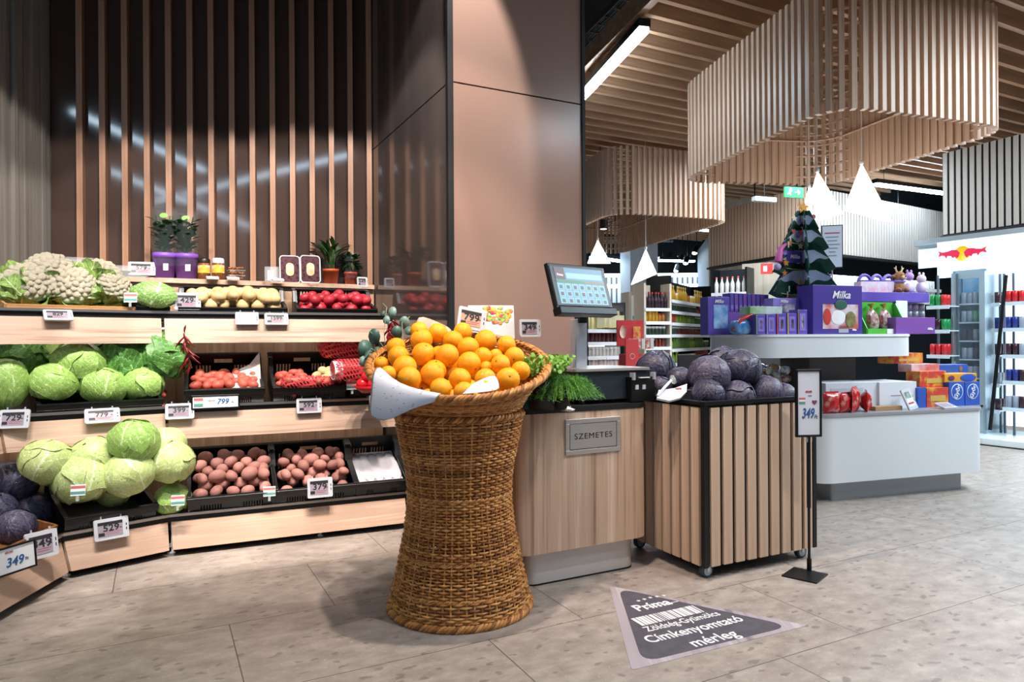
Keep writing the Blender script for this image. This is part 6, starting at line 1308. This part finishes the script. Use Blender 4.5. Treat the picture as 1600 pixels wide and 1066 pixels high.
b_ = ibox('display_box', 'large purple display box with white script and a father christmas style print', 'display box', 1270, 1347, 446, .06, .16, M_purd, decos=[('t', .12, .80, .075, WI, 'Milka', mil), ('r', .1, .36, .72, .50, mat('print_winter', 'd8d4dc', 'c05a50', scale=9, rough=.4)), ('e', .0, .34, .30, .30, mat('print_beard', 'e8e4e4')), ('e', -.45, .36, .16, .34, mat('print_redcoat', 'c23a38')), ('e', .5, .30, .22, .34, mat('print_bauble', '6a5038', '8a8a50', scale=20)), ('e', .1, .60, .26, .2, mat('print_fir', '2f5a4a')), ('r', .22, .10, .2, .14, mat('print_grey', 'a8a4b0')), ('t', .65, .09, .018, WI, 'Milka', mil)])
# green tray with foil bags
gx0, gx1 = ip(1345, 500, .12).x, ip(1408, 500, .12).x; t = empty('green_tray', 'bright green cardboard tray with two foil chocolate bags', 'display tray', M=IM @ Matrix.Translation(((gx0 + gx1) / 2, .06, ZU))); gw = gx1 - gx0; M_grn = mat('leaf_green_card', '4fae3c', rough=.45); m = MB(); m.box((0, 0, .02), (gw, .01, .04)); m.build('front_lip', M_grn, t); m = MB(); m.box((0, .14, .12), (gw, .01, .24)); m.build('back_board', M_grn, t)
for s in (-1, 1): m = MB(); m.prism([(0, 0), (.14, 0), (.14, .23), (.11, .23), (0, .04)], -.004, .004); q = m.build('side_board', M_grn, t); q.rotation_euler = (PI / 2, 0, PI / 2); q.location = (s * gw / 2, 0, 0)
m = MB(); m.box((0, .07, .005), (gw, .14, .008)); m.build('tray_bottom', M_grn, t); m = MB(); m.box((.02, -.007, .02), (.07, .003, .035)); m.build('price_label', M_whitep, t)
foil = mat('foil_print', 'c8c0b8', '8a3a38', scale=35, rough=.2)
for k, (x, lb) in enumerate(((-.065, 'left'), (.05, 'right'))):
    q = empty('foil_bag', '%s white, red and green foil bag standing in the green tray' % lb, 'foil bag', M=IM @ Matrix.Translation(((gx0 + gx1) / 2 + x, .125, ZU + .012)) @ Matrix.Rotation(-.12, 4, 'X')); m = MB(); m.ell((0, 0, .085), (.055, .03, .088), 14, 10, lump(k, .06)); m.build('bag_body', foil, q); m = MB(); m.tube([(0, 0, .165), (.005, 0, .185), (0, 0, .215)], [.012, .007, .026], 8); m.build('bag_neck', mat('foil_green', '6a9a3a', 'b8703a', scale=25, rough=.3), q)
# purple two-level carton with cans and handled cartons on top
ibox('low_carton', 'wide violet carton with a small white script at the right end of the island', 'carton', 1400, 1461, 496, .03, .2, M_purp, decos=[('t', .72, .3, .024, WI, 'Milka', mil)]); ibox('shelf_carton', 'blue violet carton shelf carrying the plush reindeer', 'carton', 1346, 1452, 457, .24, .22, M_pur, pyb=472)
ibox('support_carton', 'violet carton column behind the green tray', 'carton', 1350, 1400, 471.5, .26, .2, M_pur); q = ibox('white_card', 'plain white card leaning beside the silver cans', 'card', 1400, 1418, 470, .235, .004, M_whitep, pyb=497)
for i in range(3):
    for j in range(2): o = bpy.data.objects.new('tin', bottle_mesh(('8c90a0', '6a6e7c', 'c'))); C.objects.link(o); p = ip(1424 + i * 10, 500, .27); o.matrix_world = IM @ Matrix.Translation((p.x, .30, ip(1430, 496.5, .27).z - .01 + j * .062)) @ Matrix.Scale(.5, 4, (0, 0, 1)) @ Matrix.Scale(.75, 4, (1, 0, 0)); tag(o, 'small silver tin in the two-high block under the violet shelf', 'tin', 'silver tins')
for k, (px, lb) in enumerate(((1345, 'left'), (1366, 'middle'), (1384, 'right'))):
    t = ibox('handled_carton', '%s of the three white and purple cartons with looped purple handles' % lb, 'carton', px, px + 19 + (4 if k == 0 else 0), 440, .30 + k * .02, .07, mat('carton_white_purple', 'd8d4e0', 'e0a8b0', scale=22, rough=.4), pyb=457); w_ = .05
    m = MB(); m.tube([(w_ * math.cos(a) * (1.0 if k else 1.2), 0, .075 + .06 * math.sin(a) ) for a in [j * PI / 12 for j in range(13)]], .012, 8); m.build('looped_handle', M_pur if k == 0 else M_lil, t); m = MB(); m.box((0, -.003, .085), (.09, .06, .02)); m.build('carton_top', M_pur, t)
t = empty('plush_reindeer', 'brown plush reindeer with a purple scarf sitting on the violet shelf', 'plush toy', M=IM @ Matrix.Translation((ip(1408, 440, .32).x, .34, ip(1408, 457, .30).z))); M_plush = mat('plush_brown', 'a87c52', '8c6240', rough=.9, scale=60, bump=.4); M_plp = mat('plush_cream', 'd8c0a0', rough=.9); m = MB(); m.ell((0, 0, .045), (.05, .04, .05), 14, 10); m.ell((-.04, -.03, .02), (.02, .03, .018), 10, 8); m.ell((.04, -.03, .02), (.02, .03, .018), 10, 8); m.build('plush_body', M_plush, t)
m = MB(); m.ell((0, -.005, .125), (.045, .04, .042), 14, 10); h_ = m.build('plush_head', M_plush, t); m = MB(); m.ell((0, -.045, .115), (.022, .018, .016), 10, 8); m.build('muzzle', M_plp, h_); m = MB(); m.ell((0, -.062, .122), .006, 8, 6); m.build('nose', M_black, h_)
for s in (-1, 1):
    m = MB(); m.ell((s * .018, -.04, .138), .005, 8, 6); m.build('eye', M_black, h_); m = MB(); m.ell((s * .052, 0, .13), (.022, .008, .012), 10, 6); m.build('ear', M_plush, h_); m = MB(); m.tube([(s * .02, 0, .16), (s * .032, 0, .185), (s * .028, 0, .21)], [.007, .006, .003], 6); m.tube([(s * .030, 0, .182), (s * .048, 0, .195)], [.005, .003], 6); m.build('antler', M_plp, h_)
m = MB(); m.tube([(.038 * math.cos(a), .034 * math.sin(a), .088) for a in [k * PI / 8 for k in range(16)]], .012, 8, closed=True); m.build('scarf', M_lil, t)
for k, (px, c) in enumerate(((1424, 'b89ad0'), (1438, 'e0d0d8'))):
    t = empty('plush_toy', ('small lilac and white plush toy behind the reindeer', 'small cream plush toy right of the reindeer')[k], 'plush toy', M=IM @ Matrix.Translation((ip(px, 440, .34).x, .36 - .03 * k, ip(1430, 457, .30).z))); m = MB(); m.ell((0, 0, .04), (.04, .035, .045), 12, 8, lump(k + 3, .08)); m.build('plush_body', mat('pl_e8', 'e4dce0', c, rough=.9, scale=12), t); m = MB(); m.ell((0, 0, .11 + .02 * (1 - k)), (.036, .034, .034), 12, 8); m.ell((.02, 0, .15 + .02 * (1 - k)), (.01, .008, .014), 8, 6); m.ell((-.02, 0, .15 + .02 * (1 - k)), (.01, .008, .014), 8, 6); m.build('plush_head', mat('pl_' + c, c, rough=.9), t)
for k in range(5):
    t = empty('foil_packet', 'small white foil packet in the heap right of the plush toys', 'packet', M=IM @ Matrix.Translation((ip(1444 + k * 2.5, 450, .46).x - .04, .46 + .025 * k, ZU))); t['group'] = 'foil packets by the plush toys'; m = MB(); m.ell((0, 0, .16), (.03, .02, .16), 10, 8); m.build('packet_body', mat('foil_white', 'dfe4e8', '7a8a5a', scale=20, rough=.25), t)
# paper christmas tree: crossed card layers
t = empty('paper_christmas_tree', 'tall printed card christmas tree topped with an orange star', 'christmas tree', M=IM @ Matrix.Translation((ip(1255, 440, .34).x, .34, ZU))); M_fir = mat('card_fir_green', '123a30', '1f4e3c', rough=.5, scale=8); M_snow = mat('card_snow', 'c4ccdc', 'a8b4cc', rough=.5, scale=8)
zt0 = ip(1255, 322, .34).z - ZU; S_ = zt0 / 1.0
tiers_ = [(.14, .54, .24), (.32, .54, .24), (.49, .48, .22), (.66, .38, .20), (.82, .24, .14)]
def tier_poly(w_, z, h_, n=24, seed=0, lift=0):
    r = random.Random(seed); out = []
    for k in range(n + 1): f = k / n; x = -w_ / 2 + w_ * f; out.append((x, z + lift + .012 * math.sin(f * 19 + seed) - .03 * math.cos((f - .5) * PI)))
    out += [(w_ * .22, z + h_), (-w_ * .22, z + h_)]; return out
for a in (0, PI / 3, 2 * PI / 3):
    for k, (z, w_, h_) in enumerate(tiers_):
        m = MB(); m.prism(tier_poly(w_ * S_ * 1.02, z * S_, h_ * S_, seed=k), -.003, .003); q = m.build('branch_layer', M_fir, t); q.rotation_euler = (PI / 2, 0, a)
        m = MB(); m.prism(tier_poly(w_ * S_ * .8, z * S_ + h_ * S_ * .45, h_ * S_ * .28, seed=k + 2), -.0042, .0042); q = m.build('snow_layer', M_snow, t); q.rotation_euler = (PI / 2, 0, a)
m = MB(); m.box((0, 0, .11 * S_), (.34 * S_, .012, .2 * S_)); m.build('trunk_board', mat('card_sky', '9aa8d8', rough=.5), t)
def starp(r, n=5, k=.45): return [(r * (1 if j % 2 == 0 else k) * math.sin(j * PI / n), r * (1 if j % 2 == 0 else k) * math.cos(j * PI / n)) for j in range(2 * n)][::-1]
m = MB(); m.prism(starp(.052), -.006, .006); q = m.build('star_topper', mat('star_orange', 'e8a23a', rough=.4), t); q.rotation_euler = (PI / 2, 0, 0); q.location = (0, -.01, S_ * .985)
r = random.Random(21); cols = ['d8a03a', 'c03a36', 'e4dccc', '8a6ac0', 'd07a4a', 'c8505a']
for k in range(46):
    ti = r.choice(tiers_); w_ = ti[1] * S_; x = r.uniform(-.42, .42) * w_; z = (ti[0] + r.uniform(.02, .18)) * S_; c = cols[k % 6]; m = MB(); kind = k % 4
    if kind == 0: m.prism(starp(.028), -.001, .001)
    elif kind == 1: m.lathe([(0, 0), (.02, 0), (.02, .002)], 12)
    elif kind == 2: m.prism([(-.005, -.022), (.005, -.022), (.005, .022), (-.005, .022)], -.001, .001)
    else: m.prism([(x_ * .02, y_ * .02) for x_, y_ in ((0, -1), (.9, .2), (.6, .8), (0, .4), (-.6, .8), (-.9, .2))], -.001, .001)
    q = m.build(('star_ornament', 'bauble', 'paper_candle', 'heart_ornament')[kind], mat('orn_' + ('e4dccc' if kind == 2 else c), 'e4dccc' if kind == 2 else c, rough=.4), t); q.rotation_euler = (PI / 2, 0, 0); q.location = (x, -.012 - abs(x) * .1, z)
m = MB(); m.box((-.09 * S_, -.012, .60 * S_), (.14 * S_, .004, .09 * S_)); q = m.build('purple_plaque', M_purd, t); text('Milka', .04, (-.09 * S_, -.016, .60 * S_), WI, t, 'plaque_lettering', **mil)
for k in range(3): z = (.3 + .2 * k) * S_; m = MB(); m.tube([(x * S_, -.02, z + .35 * (x * x) * S_) for x in [(-.2 + .04 * j) * (1.1 - .25 * k) for j in range(11)]], .003, 5); m.build('garland', mat('garland_gold', 'c8b070'), t)
m = MB(); m.tube([(-.24 * S_, -.01, .56 * S_), (-.22 * S_, -.01, .66 * S_), (-.16 * S_, -.01, .70 * S_)], [.03, .022, .008], 10); m.build('pink_hat', mat('hat_pink', 'd868a8', rough=.5), t); m = MB(); m.ell((-.25 * S_, -.015, .52 * S_), .026, 10, 8); m.build('hat_bobble', mat('hat_lilac', 'c8b8e4', rough=.6), t)
# menu sign
a_ = ip(1300, 384, .30); t = empty('menu_sign', 'black framed white notice on a thin pole right of the paper tree', 'notice', M=IM @ Matrix.Translation((a_.x, .30, 0)) @ Matrix.Rotation(-.55, 4, 'Z')); hz = (ip(1300, 352, .3).z, ip(1300, 419, .3).z); m = MB(); w_ = .15; m.box((0, 0, sum(hz) / 2), (w_, .01, hz[0] - hz[1])); m.build('notice_frame', M_black, t); m = MB(); m.box((0, -.005, sum(hz) / 2), (w_ - .014, .004, hz[0] - hz[1] - .014)); m.build('notice_sheet', mat('notice_sheet', 'd4dce8'), t)
m = MB(); [m.box((0, -.0076, hz[0] - .09 - k * .028), (w_ * (.6, .45, .7, .5, .3, .4)[k], .0008, .007)) for k in range(6)]; m.build('notice_lines', mat('notice_ink', '7a8494'), t); m = MB(); m.box((0, -.0076, hz[0] - .06), (w_ * .7, .0008, .009)); m.build('notice_heading', M_inkR, t); m = MB(); m.tube([(0, 0, ZU), (0, 0, hz[1])], .005, 8); m.build('notice_pole', M_chrome, t)
# ---- lower tray goods
def pouch(m, w_, h_, th, seed, n=10):
    r = random.Random(seed); ph = [r.uniform(0, 6) for _ in range(4)]
    for s in (-1, 1):
        vs = []
        for i in range(n + 1):
            for j in range(n + 1):
                u, v = 2 * i / n - 1, 2 * j / n - 1; d = th * (1 - abs(u) ** 3) * (1 - abs(v) ** 4) * (1 + .25 * math.sin(5 * u + ph[0]) * math.sin(4 * v + ph[1])) + .004 * math.sin(11 * u + ph[2]) * (1 - v * v)
                vs.append((u * w_ * (1 - .08 * (1 - v * v)), s * d, h_ + v * h_))
        f = [(i * (n + 1) + j, (i + 1) * (n + 1) + j, (i + 1) * (n + 1) + j + 1, i * (n + 1) + j + 1) for i in range(n) for j in range(n)]; m.add(vs, f if s < 0 else [q[::-1] for q in f], True)
ZB = ZLo
ibox('printed_carton', 'long white carton with an arched grey print on the lower tray', 'carton', 1290, 1372, 598, -.02, .3, mat('carton_white', 'd6d8de', rough=.5), zb=ZB, decos=[('r', -.2, .5, .62, .62, mat('print_pale_grey', 'c2c8d0')), ('t', -.2, .6, .022, mat('print_ink_grey', '6a7280'), 'PREMIUM')])
ibox('printed_carton', 'white carton with a thin crossed drawing right of the arched one', 'carton', 1374, 1432, 597, -.04, .28, mat('carton_white2', 'dcdce0', rough=.5), zb=ZB, decos=[('r', .1, .5, .5, .02, mat('print_line', 'a08a90'))])
m = MB(); q = ibox('kraft_strip', 'low brown kraft tray in front of the white cartons', 'tray', 1368, 1410, 635, -.12, .06, mat('kraft', 'a8815c', rough=.7), zb=ZB)
for k, (px, py, r_, lb) in enumerate(((1303, 634, 15, 'left flat-lying'), (1326, 632, 14, 'second, crumpled'), (1342, 624, 18, 'tall middle'), (1362, 622, 15, 'right upright'))):
    p = ip(px, py, -.15); t = empty('candy_pouch', '%s red candy pouch on the lower tray edge' % lb, 'candy pouch', M=IM @ Matrix.Translation((p.x, -.13 + .01 * k, ZB)) @ Matrix.Rotation(.3 * k, 4, 'Z')); h_ = r_ / FP * 4.7; m = MB(); pouch(m, h_ * 1.1, h_ * 1.05, .03, k); m.build('pouch_body', mat('pouch_red', 'b82428', 'd8b8a8', scale=20, rough=.2, lo=.5, hi=.75), t); m = MB(); m.box((0, 0, h_ * 2.12), (h_ * 1.7, .003, .018)); m.build('pouch_seal', mat('pouch_top_red', 'c23034', rough=.2), t)
t = esl('white price card leaning at the middle of the lower tray edge', IM @ Matrix.Translation((ip(1424, 618, -.16).x, -.14, ZB + .075)) @ Matrix.Rotation(-.35, 4, 'X') @ Matrix.Rotation(-.2, 4, 'Y'), '', .085, .15, M_lcdw, False, None); m = MB(); m.box((-.004, -.008, .03), (.05, .001, .045)); m.build('card_picture', mat('card_pic', 'a8b4ac', '5a6a60', scale=40), t); m = MB(); m.box((-.004, -.008, -.03), (.05, .001, .012)); m.build('card_line', M_inkR, t)
esl('price card lying flat on the lower tray rim near the blue packs', IM @ Matrix.Translation((ip(1480, 633, -.17).x, -.16, ZB + .02)) @ Matrix.Rotation(-1.25, 4, 'X'), '', .13, .09, M_lcd, False, None)
ibox('biscuit_pack', 'blue biscuit pack half hidden behind the leaning price card', 'biscuit pack', 1434, 1447, 606, -.06, .1, M_bluebox, zb=ZB)
gy = dict(rot=(PI / 2, -1.25, 0), bold=.001)
ibox('biscuit_pack', 'left blue biscuit pack with a white oval logo at the tray end', 'biscuit pack', 1483, 1507, 597, -.05, .09, M_bluebox, zb=ZB, decos=[('e', 0, .60, .78, .66, mat('oval_white', 'dfe6f0')), ('e', 0, .60, .70, .60, mat('oval_blue', '2a55ac'))]); t1 = ibox('biscuit_pack', 'right blue biscuit pack with a white oval logo at the tray end', 'biscuit pack', 1508, 1531, 597, -.05, .09, M_bluebox, zb=ZB, decos=[('e', 0, .60, .78, .66, MATS['oval_white']), ('e', 0, .60, .70, .60, MATS['oval_blue'])])
for o in [x for x in bpy.data.objects if x.name.startswith('biscuit_pack')][1:]: text('Győri', .046, (0, -.0505, .108), WI, o, 'pack_lettering', rot=(PI / 2, -1.25, 0), bold=.001)
ibox('yellow_blue_box', 'orange and blue biscuit box lying on top of the blue packs', 'biscuit box', 1476, 1526, 584, -.02, .16, mat('box_orange', 'e09a2c', rough=.4), pyb=597, decos=[('e', .45, .5, .5, .9, M_bluebox), ('e', -.6, .5, .2, .6, mat('print_choc', '6a3a5a'))])
ibox('flat_blue_box', 'flat dark blue box lying behind the orange one', 'biscuit box', 1468, 1512, 570, .12, .14, M_bluebox, pyb=583, decos=[('e', .5, .5, .12, .7, mat('print_bronze', '9a6a4a'))])
ibox('red_box', 'red and gold sweets box right of the blue pack, lower one', 'sweets box', 1448, 1482, 606, -.05, .12, M_redbox, zb=ZB, decos=[('r', 0, .45, .7, .3, mat('print_gold', 'c8a85a'))]); ibox('red_box', 'red and gold sweets box, upper one of the front stack', 'sweets box', 1437, 1478, 580, .0, .12, M_redbox, pyb=605, decos=[('r', .1, .4, .6, .3, MATS['print_gold'])])
ibox('white_red_box', 'pink and white sweets box behind the upper red one', 'sweets box', 1424, 1468, 569, .10, .12, mat('box_pinkwhite', 'd8c8c8', 'c86a62', scale=8, rough=.4), pyb=581); ibox('red_box', 'red sweets box at the top of the stack under the upper tray', 'sweets box', 1391, 1442, 552, .22, .12, M_redbox, pyb=568, decos=[('r', .1, .35, .6, .25, MATS['print_gold'])])
for k in range(8): o = bpy.data.objects.new('jam_jar', bottle_mesh(('8a2030', ('c86a3a', 'c8a83a', 'a83038', '7a9a3a')[k % 4], 'j'))); C.objects.link(o); o.matrix_world = IM @ Matrix.Translation((ip(1378, 590, .16).x + k * .055 - (.22 if k > 3 else 0) * 0 , .22, ZB)); o.scale = (.85, .85, .95 + .0 * k); o.location = IM @ Vector((ip(1380 + k * 7.5, 590, .16).x, .20, .592)); tag(o, 'dark red jar with a coloured lid in the row behind the white cartons', 'jar', 'jars behind the white cartons')
rr = random.Random(31); ccs = ['b8c8c0', 'c8b86a', '6a8ab8', 'b84a4a', '7a9a4a', 'c88a4a']
for k in range(70):
    px = 1196 + rr.uniform(-8, 78); v = rr.uniform(.34, .86); p = ip(px, 580, v)
    if p.x < .02 or (.2 < p.x < .7 and .26 < v < .74) or p.x > .55: p.x = rr.uniform(0.0, .17)
    t = MB(); t.ell((0, 0, 0), (.042, .024, .032), 8, 6, lump(k, .2)); q = t.build('wrapped_sweet', mat('sweet_' + ccs[k % 6], ccs[k % 6], 'e4e8e8', scale=40, rough=.2)); q.matrix_world = IM @ Matrix.Translation((p.x, v, ZB + .04 + .05 + rr.uniform(0, .2))) @ Matrix.Rotation(rr.uniform(0, 6), 4, 'Z') @ Matrix.Rotation(rr.uniform(-1, 1), 4, 'X'); tag(q, 'foil wrapped sweet in the heap on the lower tray behind the cabbages', 'sweet', 'wrapped sweets heaped on the lower tray')
t = empty('sweets_bin', 'clear low bin holding the wrapped sweets on the lower tray', 'bin', M=IM); m = MB(); m.box((.085, .30, ZB + .06), (.22, .006, .12)); m.box((.085, .9, ZB + .06), (.22, .006, .12)); m.box((-.03, .6, ZB + .06), (.006, .6, .12)); m.box((.2, .6, ZB + .06), (.006, .6, .12)); m.build('bin_walls', M_clear, t)
for k in range(8):
    t = MB(); t.ell((0, 0, 0), (.05, .03, .03), 8, 6, lump(k, .15)); q = t.build('wrapped_sweet', mat('sweetw', 'e0e4e0', '6a8a6a', scale=40, rough=.3)); q.location = IM @ Vector((ip(1296 + k * 7, 590, .32).x, .32, ZB + .14)); tag(q, 'white and green wrapped sweet lined up behind the arched white carton', 'sweet', 'wrapped sweets behind the white carton')
# shelf of household bottles behind the island, fire sign
shelf_run('wall shelf of white bottles behind the purple boxes', at(1112, 500, 9.9), at(1166, 500, 9.6), [zz(484, 9.8), zz(458, 9.8)], .3, lg, [[('e8e8e8', '3a8ac0', 'b')], [('f0ece8', 'd86a5a', 'b')], [('eeeeee', '3a9ac8', 'b'), ('f2eeea', 'e07060', 'b'), ('e8f0f4', 'f4f4f4', 'b')]], 'white household bottle on the shelf behind the purple chocolate boxes', 'white bottles behind the island', step=.075)
shelf_run('wall shelf of pale goods behind the plush toys', at(1302, 500, 8.9), at(1470, 500, 10.2), [zz(470, 9.4), zz(449, 9.4)], .3, lg, [[('e8e8e8', '3a8ac0', 'b')], [('dfe4e4', 'c8ccd0', 'j')], [('f4f4f4', 'ffffff', 'b'), ('e4eaf0', '3a4aa8', 'j')]], 'pale bottle on the shelf behind the plush toys', 'pale bottles behind the plush toys', step=.08, back=False)
wallbox('partition_panel', at(1160, 500, 10.2), at(1262, 500, 9.7), 0, zz(413, 10.2), M_pale, .05, 'pale wood panel wall under the grey-brown fascia', 'panel')
q = MB(); p = at(1198, 420, 9.7); q.box((0, 0, 0), (.16, .01, .15)); q = q.build('fire_sign', mat('fire_red', 'c83a3a', rough=.4)); q.matrix_world = frame(p, -.3); tag(q, 'small square red safety sign on the pale panel left of the paper tree', 'safety sign'); m = MB(); m.box((-.02, -.006, 0), (.05, .002, .08)); m.build('sign_symbol', WI, q)
q = MB(); q.box((0, 0, 0), (.34, .08, .06)); q = q.build('emergency_light', mat('emergency_grey', 'b4bcc2', rough=.4), bevel=.006); q.matrix_world = frame(at(1194, 312, 9.0), .35); tag(q, 'slim grey emergency light box left of the green exit sign', 'emergency light'); hq = MB(); hq.tube([(0, 0, .03), (0, 0, 1.1)], .005, 5); hq.build('hanger', M_dark, q)
# ledge plants and packs above the produce
LZ = ZL
def led(px, Y): p = at(px, 430, Y); return Vector((p.x, Y, LZ))
M_leafd = mat('houseplant_leaf', '16381a', '2a5824', rough=.35, scale=20); M_leafl = mat('light_leaf', '6aa03a', '4f8430', rough=.4, scale=20)
def blade(m, p, d, L_, w_, droop, n=6):
    d = Vector(d).normalized(); s = d.cross(Vector((0, 0, 1))).normalized() if abs(d.z) < .98 else Vector((1, 0, 0)); vs = []; p = Vector(p)
    for i in range(n + 1): f = i / n; c = p + d * L_ * f + Vector((0, 0, -droop * L_ * f * f)); ww = w_ * math.sin(PI * (.08 + .92 * f)) ** .8; vs += [c - s * ww, c + Vector((0, 0, -ww * .2)), c + s * ww]
    m.add(vs, [(3 * i + j, 3 * i + j + 1, 3 * i + j + 4, 3 * i + j + 3) for i in range(n) for j in range(2)], True)
def houseplant(label, loc, rp, hp, pc, kind, H_, seed, sleeve=None, cat='potted plant'):
    t = empty('potted_plant', label, cat, loc); r = random.Random(seed); m = MB(); m.lathe([(0, 0), (rp * .78, 0), (rp * .97, hp * .8), (rp, hp * .8), (rp, hp), (rp * .9, hp), (rp * .88, hp * .9), (0, hp * .9)], 24); m.build('plant_pot', mat('pot_' + pc, pc, rough=.45), t); m = MB(); l2 = MB()
    if kind == 'palm':
        for k in range(14): a = r.uniform(0, 6.28); d = Vector((math.cos(a) * .45, math.sin(a) * .35, 1)); q0 = Vector((0, 0, hp * .9)); q1 = q0 + d * H_ * r.uniform(.35, .5); m.tube([q0, q1], .003, 5); [blade(m, q1 - d * .02 * j, (d.x * 1.2 + r.uniform(-.6, .6), d.y * 1.2, r.uniform(.5, 1.1)), H_ * r.uniform(.35, .5), .012, .35) for j in range(3)]
    if kind == 'zz':
        for k in range(12):
            a = r.uniform(0, 6.28); d = Vector((math.cos(a) * .22, math.sin(a) * .22, 1)).normalized(); L_ = H_ * r.uniform(.7, 1); m.tube([(0, 0, hp * .9), tuple(Vector((0, 0, hp * .9)) + d * L_)], .004, 5)
            for j in range(9): f = .15 + .09 * j; p = Vector((0, 0, hp * .9)) + d * L_ * f; s = Vector((math.cos(j * 2.4 + k), math.sin(j * 2.4 + k), .6)); blade(m, p, s, .075, .020, .2, 4)
        for k in range(9): a = k * .7; blade(l2, (0, -.02, hp), (math.cos(a), -abs(math.sin(a)) * .5, .9), .07, .008, .4)
    if kind == 'bush':
        for k in range(110): d = Vector((r.uniform(-1, 1), r.uniform(-1, 1), r.uniform(-.2, 1))); p = Vector((d.x * rp * .8, d.y * rp * .8, hp + H_ * .4 + d.z * H_ * .4)); blade(m, p, d, .05, .012, .3, 4)
        m.tube([(0, 0, hp * .8), (0, 0, hp + H_ * .5)], .006, 6)
    m.build('foliage', M_leafd, t)
    if l2.v: l2.build('small_front_leaves', M_leafl, t)
    if sleeve: m = MB(); m.lathe([(rp * .95, hp * .5), (rp * 1.12, hp + H_ * 1.05)], 20); m.build('clear_sleeve', mat('sleeve_film', 'dff2f6', rough=.05, alpha=.03), t)
    if pc == '7a4fb0': m = MB(); m.box((rp * .55, -rp * .86, hp * .45), (.03, .002, .04)); m.build('price_sticker', M_whitep, t); m = MB(); oval_leaf(m, (.012, -.03, hp + H_ * .86), .026, (0, -1, 0), .6); m.build('green_plant_label', mat('label_green', '9fc86a'), t)
    return t
houseplant('left of the two purple pots with a dark upright plant in a clear sleeve', led(257, 4.17), .066, .16, '7a4fb0', 'zz', .26, 1, True)
houseplant('right of the two purple pots, with a green oval plant label', led(291, 4.22), .068, .16, '7a4fb0', 'zz', .25, 2, True)
houseplant('small palm in a terracotta pot on the ledge', led(517, 4.58), .052, .10, 'b4522e', 'palm', .30, 3)
houseplant('little bushy plant in a terracotta pot at the right end of the ledge', led(548, 4.64), .046, .085, 'a04a3a', 'bush', .13, 4, True)
M_nut = mat('nut_mix', 'a8703c', '7a4a24', rough=.5, scale=60, kind='voronoi', lo=.1, hi=.5); M_cl2 = mat('pack_film', 'e8f0f4', rough=.05, alpha=.25)
for px, cap, lb in ((319, '2a1c18', 'jar of nuts with a dark lid and yellow label'), (341, 'c8c8d0', 'jar of nuts with a silver lid and yellow label')):
    t = empty('snack_jar', lb + ' on the ledge', 'jar', led(px, 4.24)); m = MB(); m.lathe([(0, 0), (.036, 0), (.036, .10), (.032, .115)], 20); m.build('jar_body', M_nut, t); m = MB(); m.lathe([(.035, .105), (.035, .128), (.03, .136), (0, .136)], 20); m.build('jar_lid', mat('lid_' + cap, cap, rough=.3), t); m = MB(); m.lathe([(.0368, .045), (.0368, .092)], 20); m.build('jar_label', mat('jar_label', 'e8b040', 'e8e0e8', scale=25, lo=.5, hi=.6), t)
for k in range(3): t = empty('nut_tray', 'flat clear pack of nuts, %s of the stack beside the jars' % ('bottom', 'middle', 'top')[k], 'snack pack', led(369, 4.30) + Vector((0, 0, k * .032))); t.rotation_euler = (0, 0, .4 + .1 * k); m = MB(); m.prism(rrect(.10, .08, .01), 0, .004); m.build('pack_base', M_cl2, t); m = MB(); r = random.Random(k); [m.ell((r.uniform(-.04, .04), r.uniform(-.03, .03), .014 + r.uniform(0, .006)), (.011, .008, .007), 8, 5) for _ in range(34)]; q = m.build('nuts', M_nut, t); q['kind'] = 'stuff'
M_date = mat('dark_dates', '2c1a1e', '5a3a40', rough=.25, scale=45, kind='voronoi', lo=.1, hi=.6)
for px, lb in ((453, 'left'), (485, 'right')):
    t = empty('date_pack', '%s upright pack of dark dates with a pale oval label' % lb, 'date pack', M=frame(led(px, 4.46) + Vector((0, 0, .0)), .45, -.12)); m = MB(); W_, H_ = .122, .175; m.box((0, 0, H_ / 2), (W_ * .96, .02, H_ * .96)); m.build('dates', M_date, t); m = MB(); m.tube([(x, -.012, z + H_ / 2) for x, z in rrect(W_, H_, .02)], .004, 6, closed=True); m.build('tray_rim', M_whitep, t); m = MB(); m.prism(rrect(.05, .085, .024), -.001, .001); q = m.build('oval_label', mat('date_label', 'e4d0b4', 'd0a878', scale=20), t); q.rotation_euler = (PI / 2, 0, 0); q.location = (0, -.0135, H_ * .5)
t = empty('dried_fruit_tub', 'small clear tub with a white label left of the date packs', 'tub', led(426, 4.42)); m = MB(); m.prism(rrect(.085, .07, .01), 0, .10); m.build('tub_shell', M_cl2, t); m = MB(); m.box((0, -.036, .045), (.04, .002, .06)); m.build('tub_label', M_whitep, t)
for px, py_, W_, lb in ((116, 0, .20, 'left'), (202, 0, .22, 'right')):
    t = empty('mushroom_tray', '%s clear domed tray of dark mushrooms on the ledge behind the cauliflowers' % lb, 'clear tray', led(px, 3.98 if px < 150 else 4.12)); t.rotation_euler = (0, 0, .45); m = MB(); m.prism(rrect(W_, .12, .02), .0, .045 if px > 150 else .075); m.build('dark_contents', mat('dark_contents', '1a1c1c', '3a3a38', scale=60, rough=.6), t); m = MB(); m.prism(rrect(W_ + .01, .13, .025), 0, .075 if px > 150 else .11); m.build('clear_lid', M_cl2, t, bevel=.01)
for px, Y, lb in ((332, 4.14, 'left'), (364, 4.18, 'middle'), (434, 4.30, 'right')): q = MB(); q.box((0, 0, .008), (.07, .05, .012)); q = q.build('ledge_price_tag', M_esl, bevel=.002); q.location = led(px, Y); q.rotation_euler = (.25, 0, .5); tag(q, '%s price tag lying flat along the front of the ledge' % lb, 'price tag')
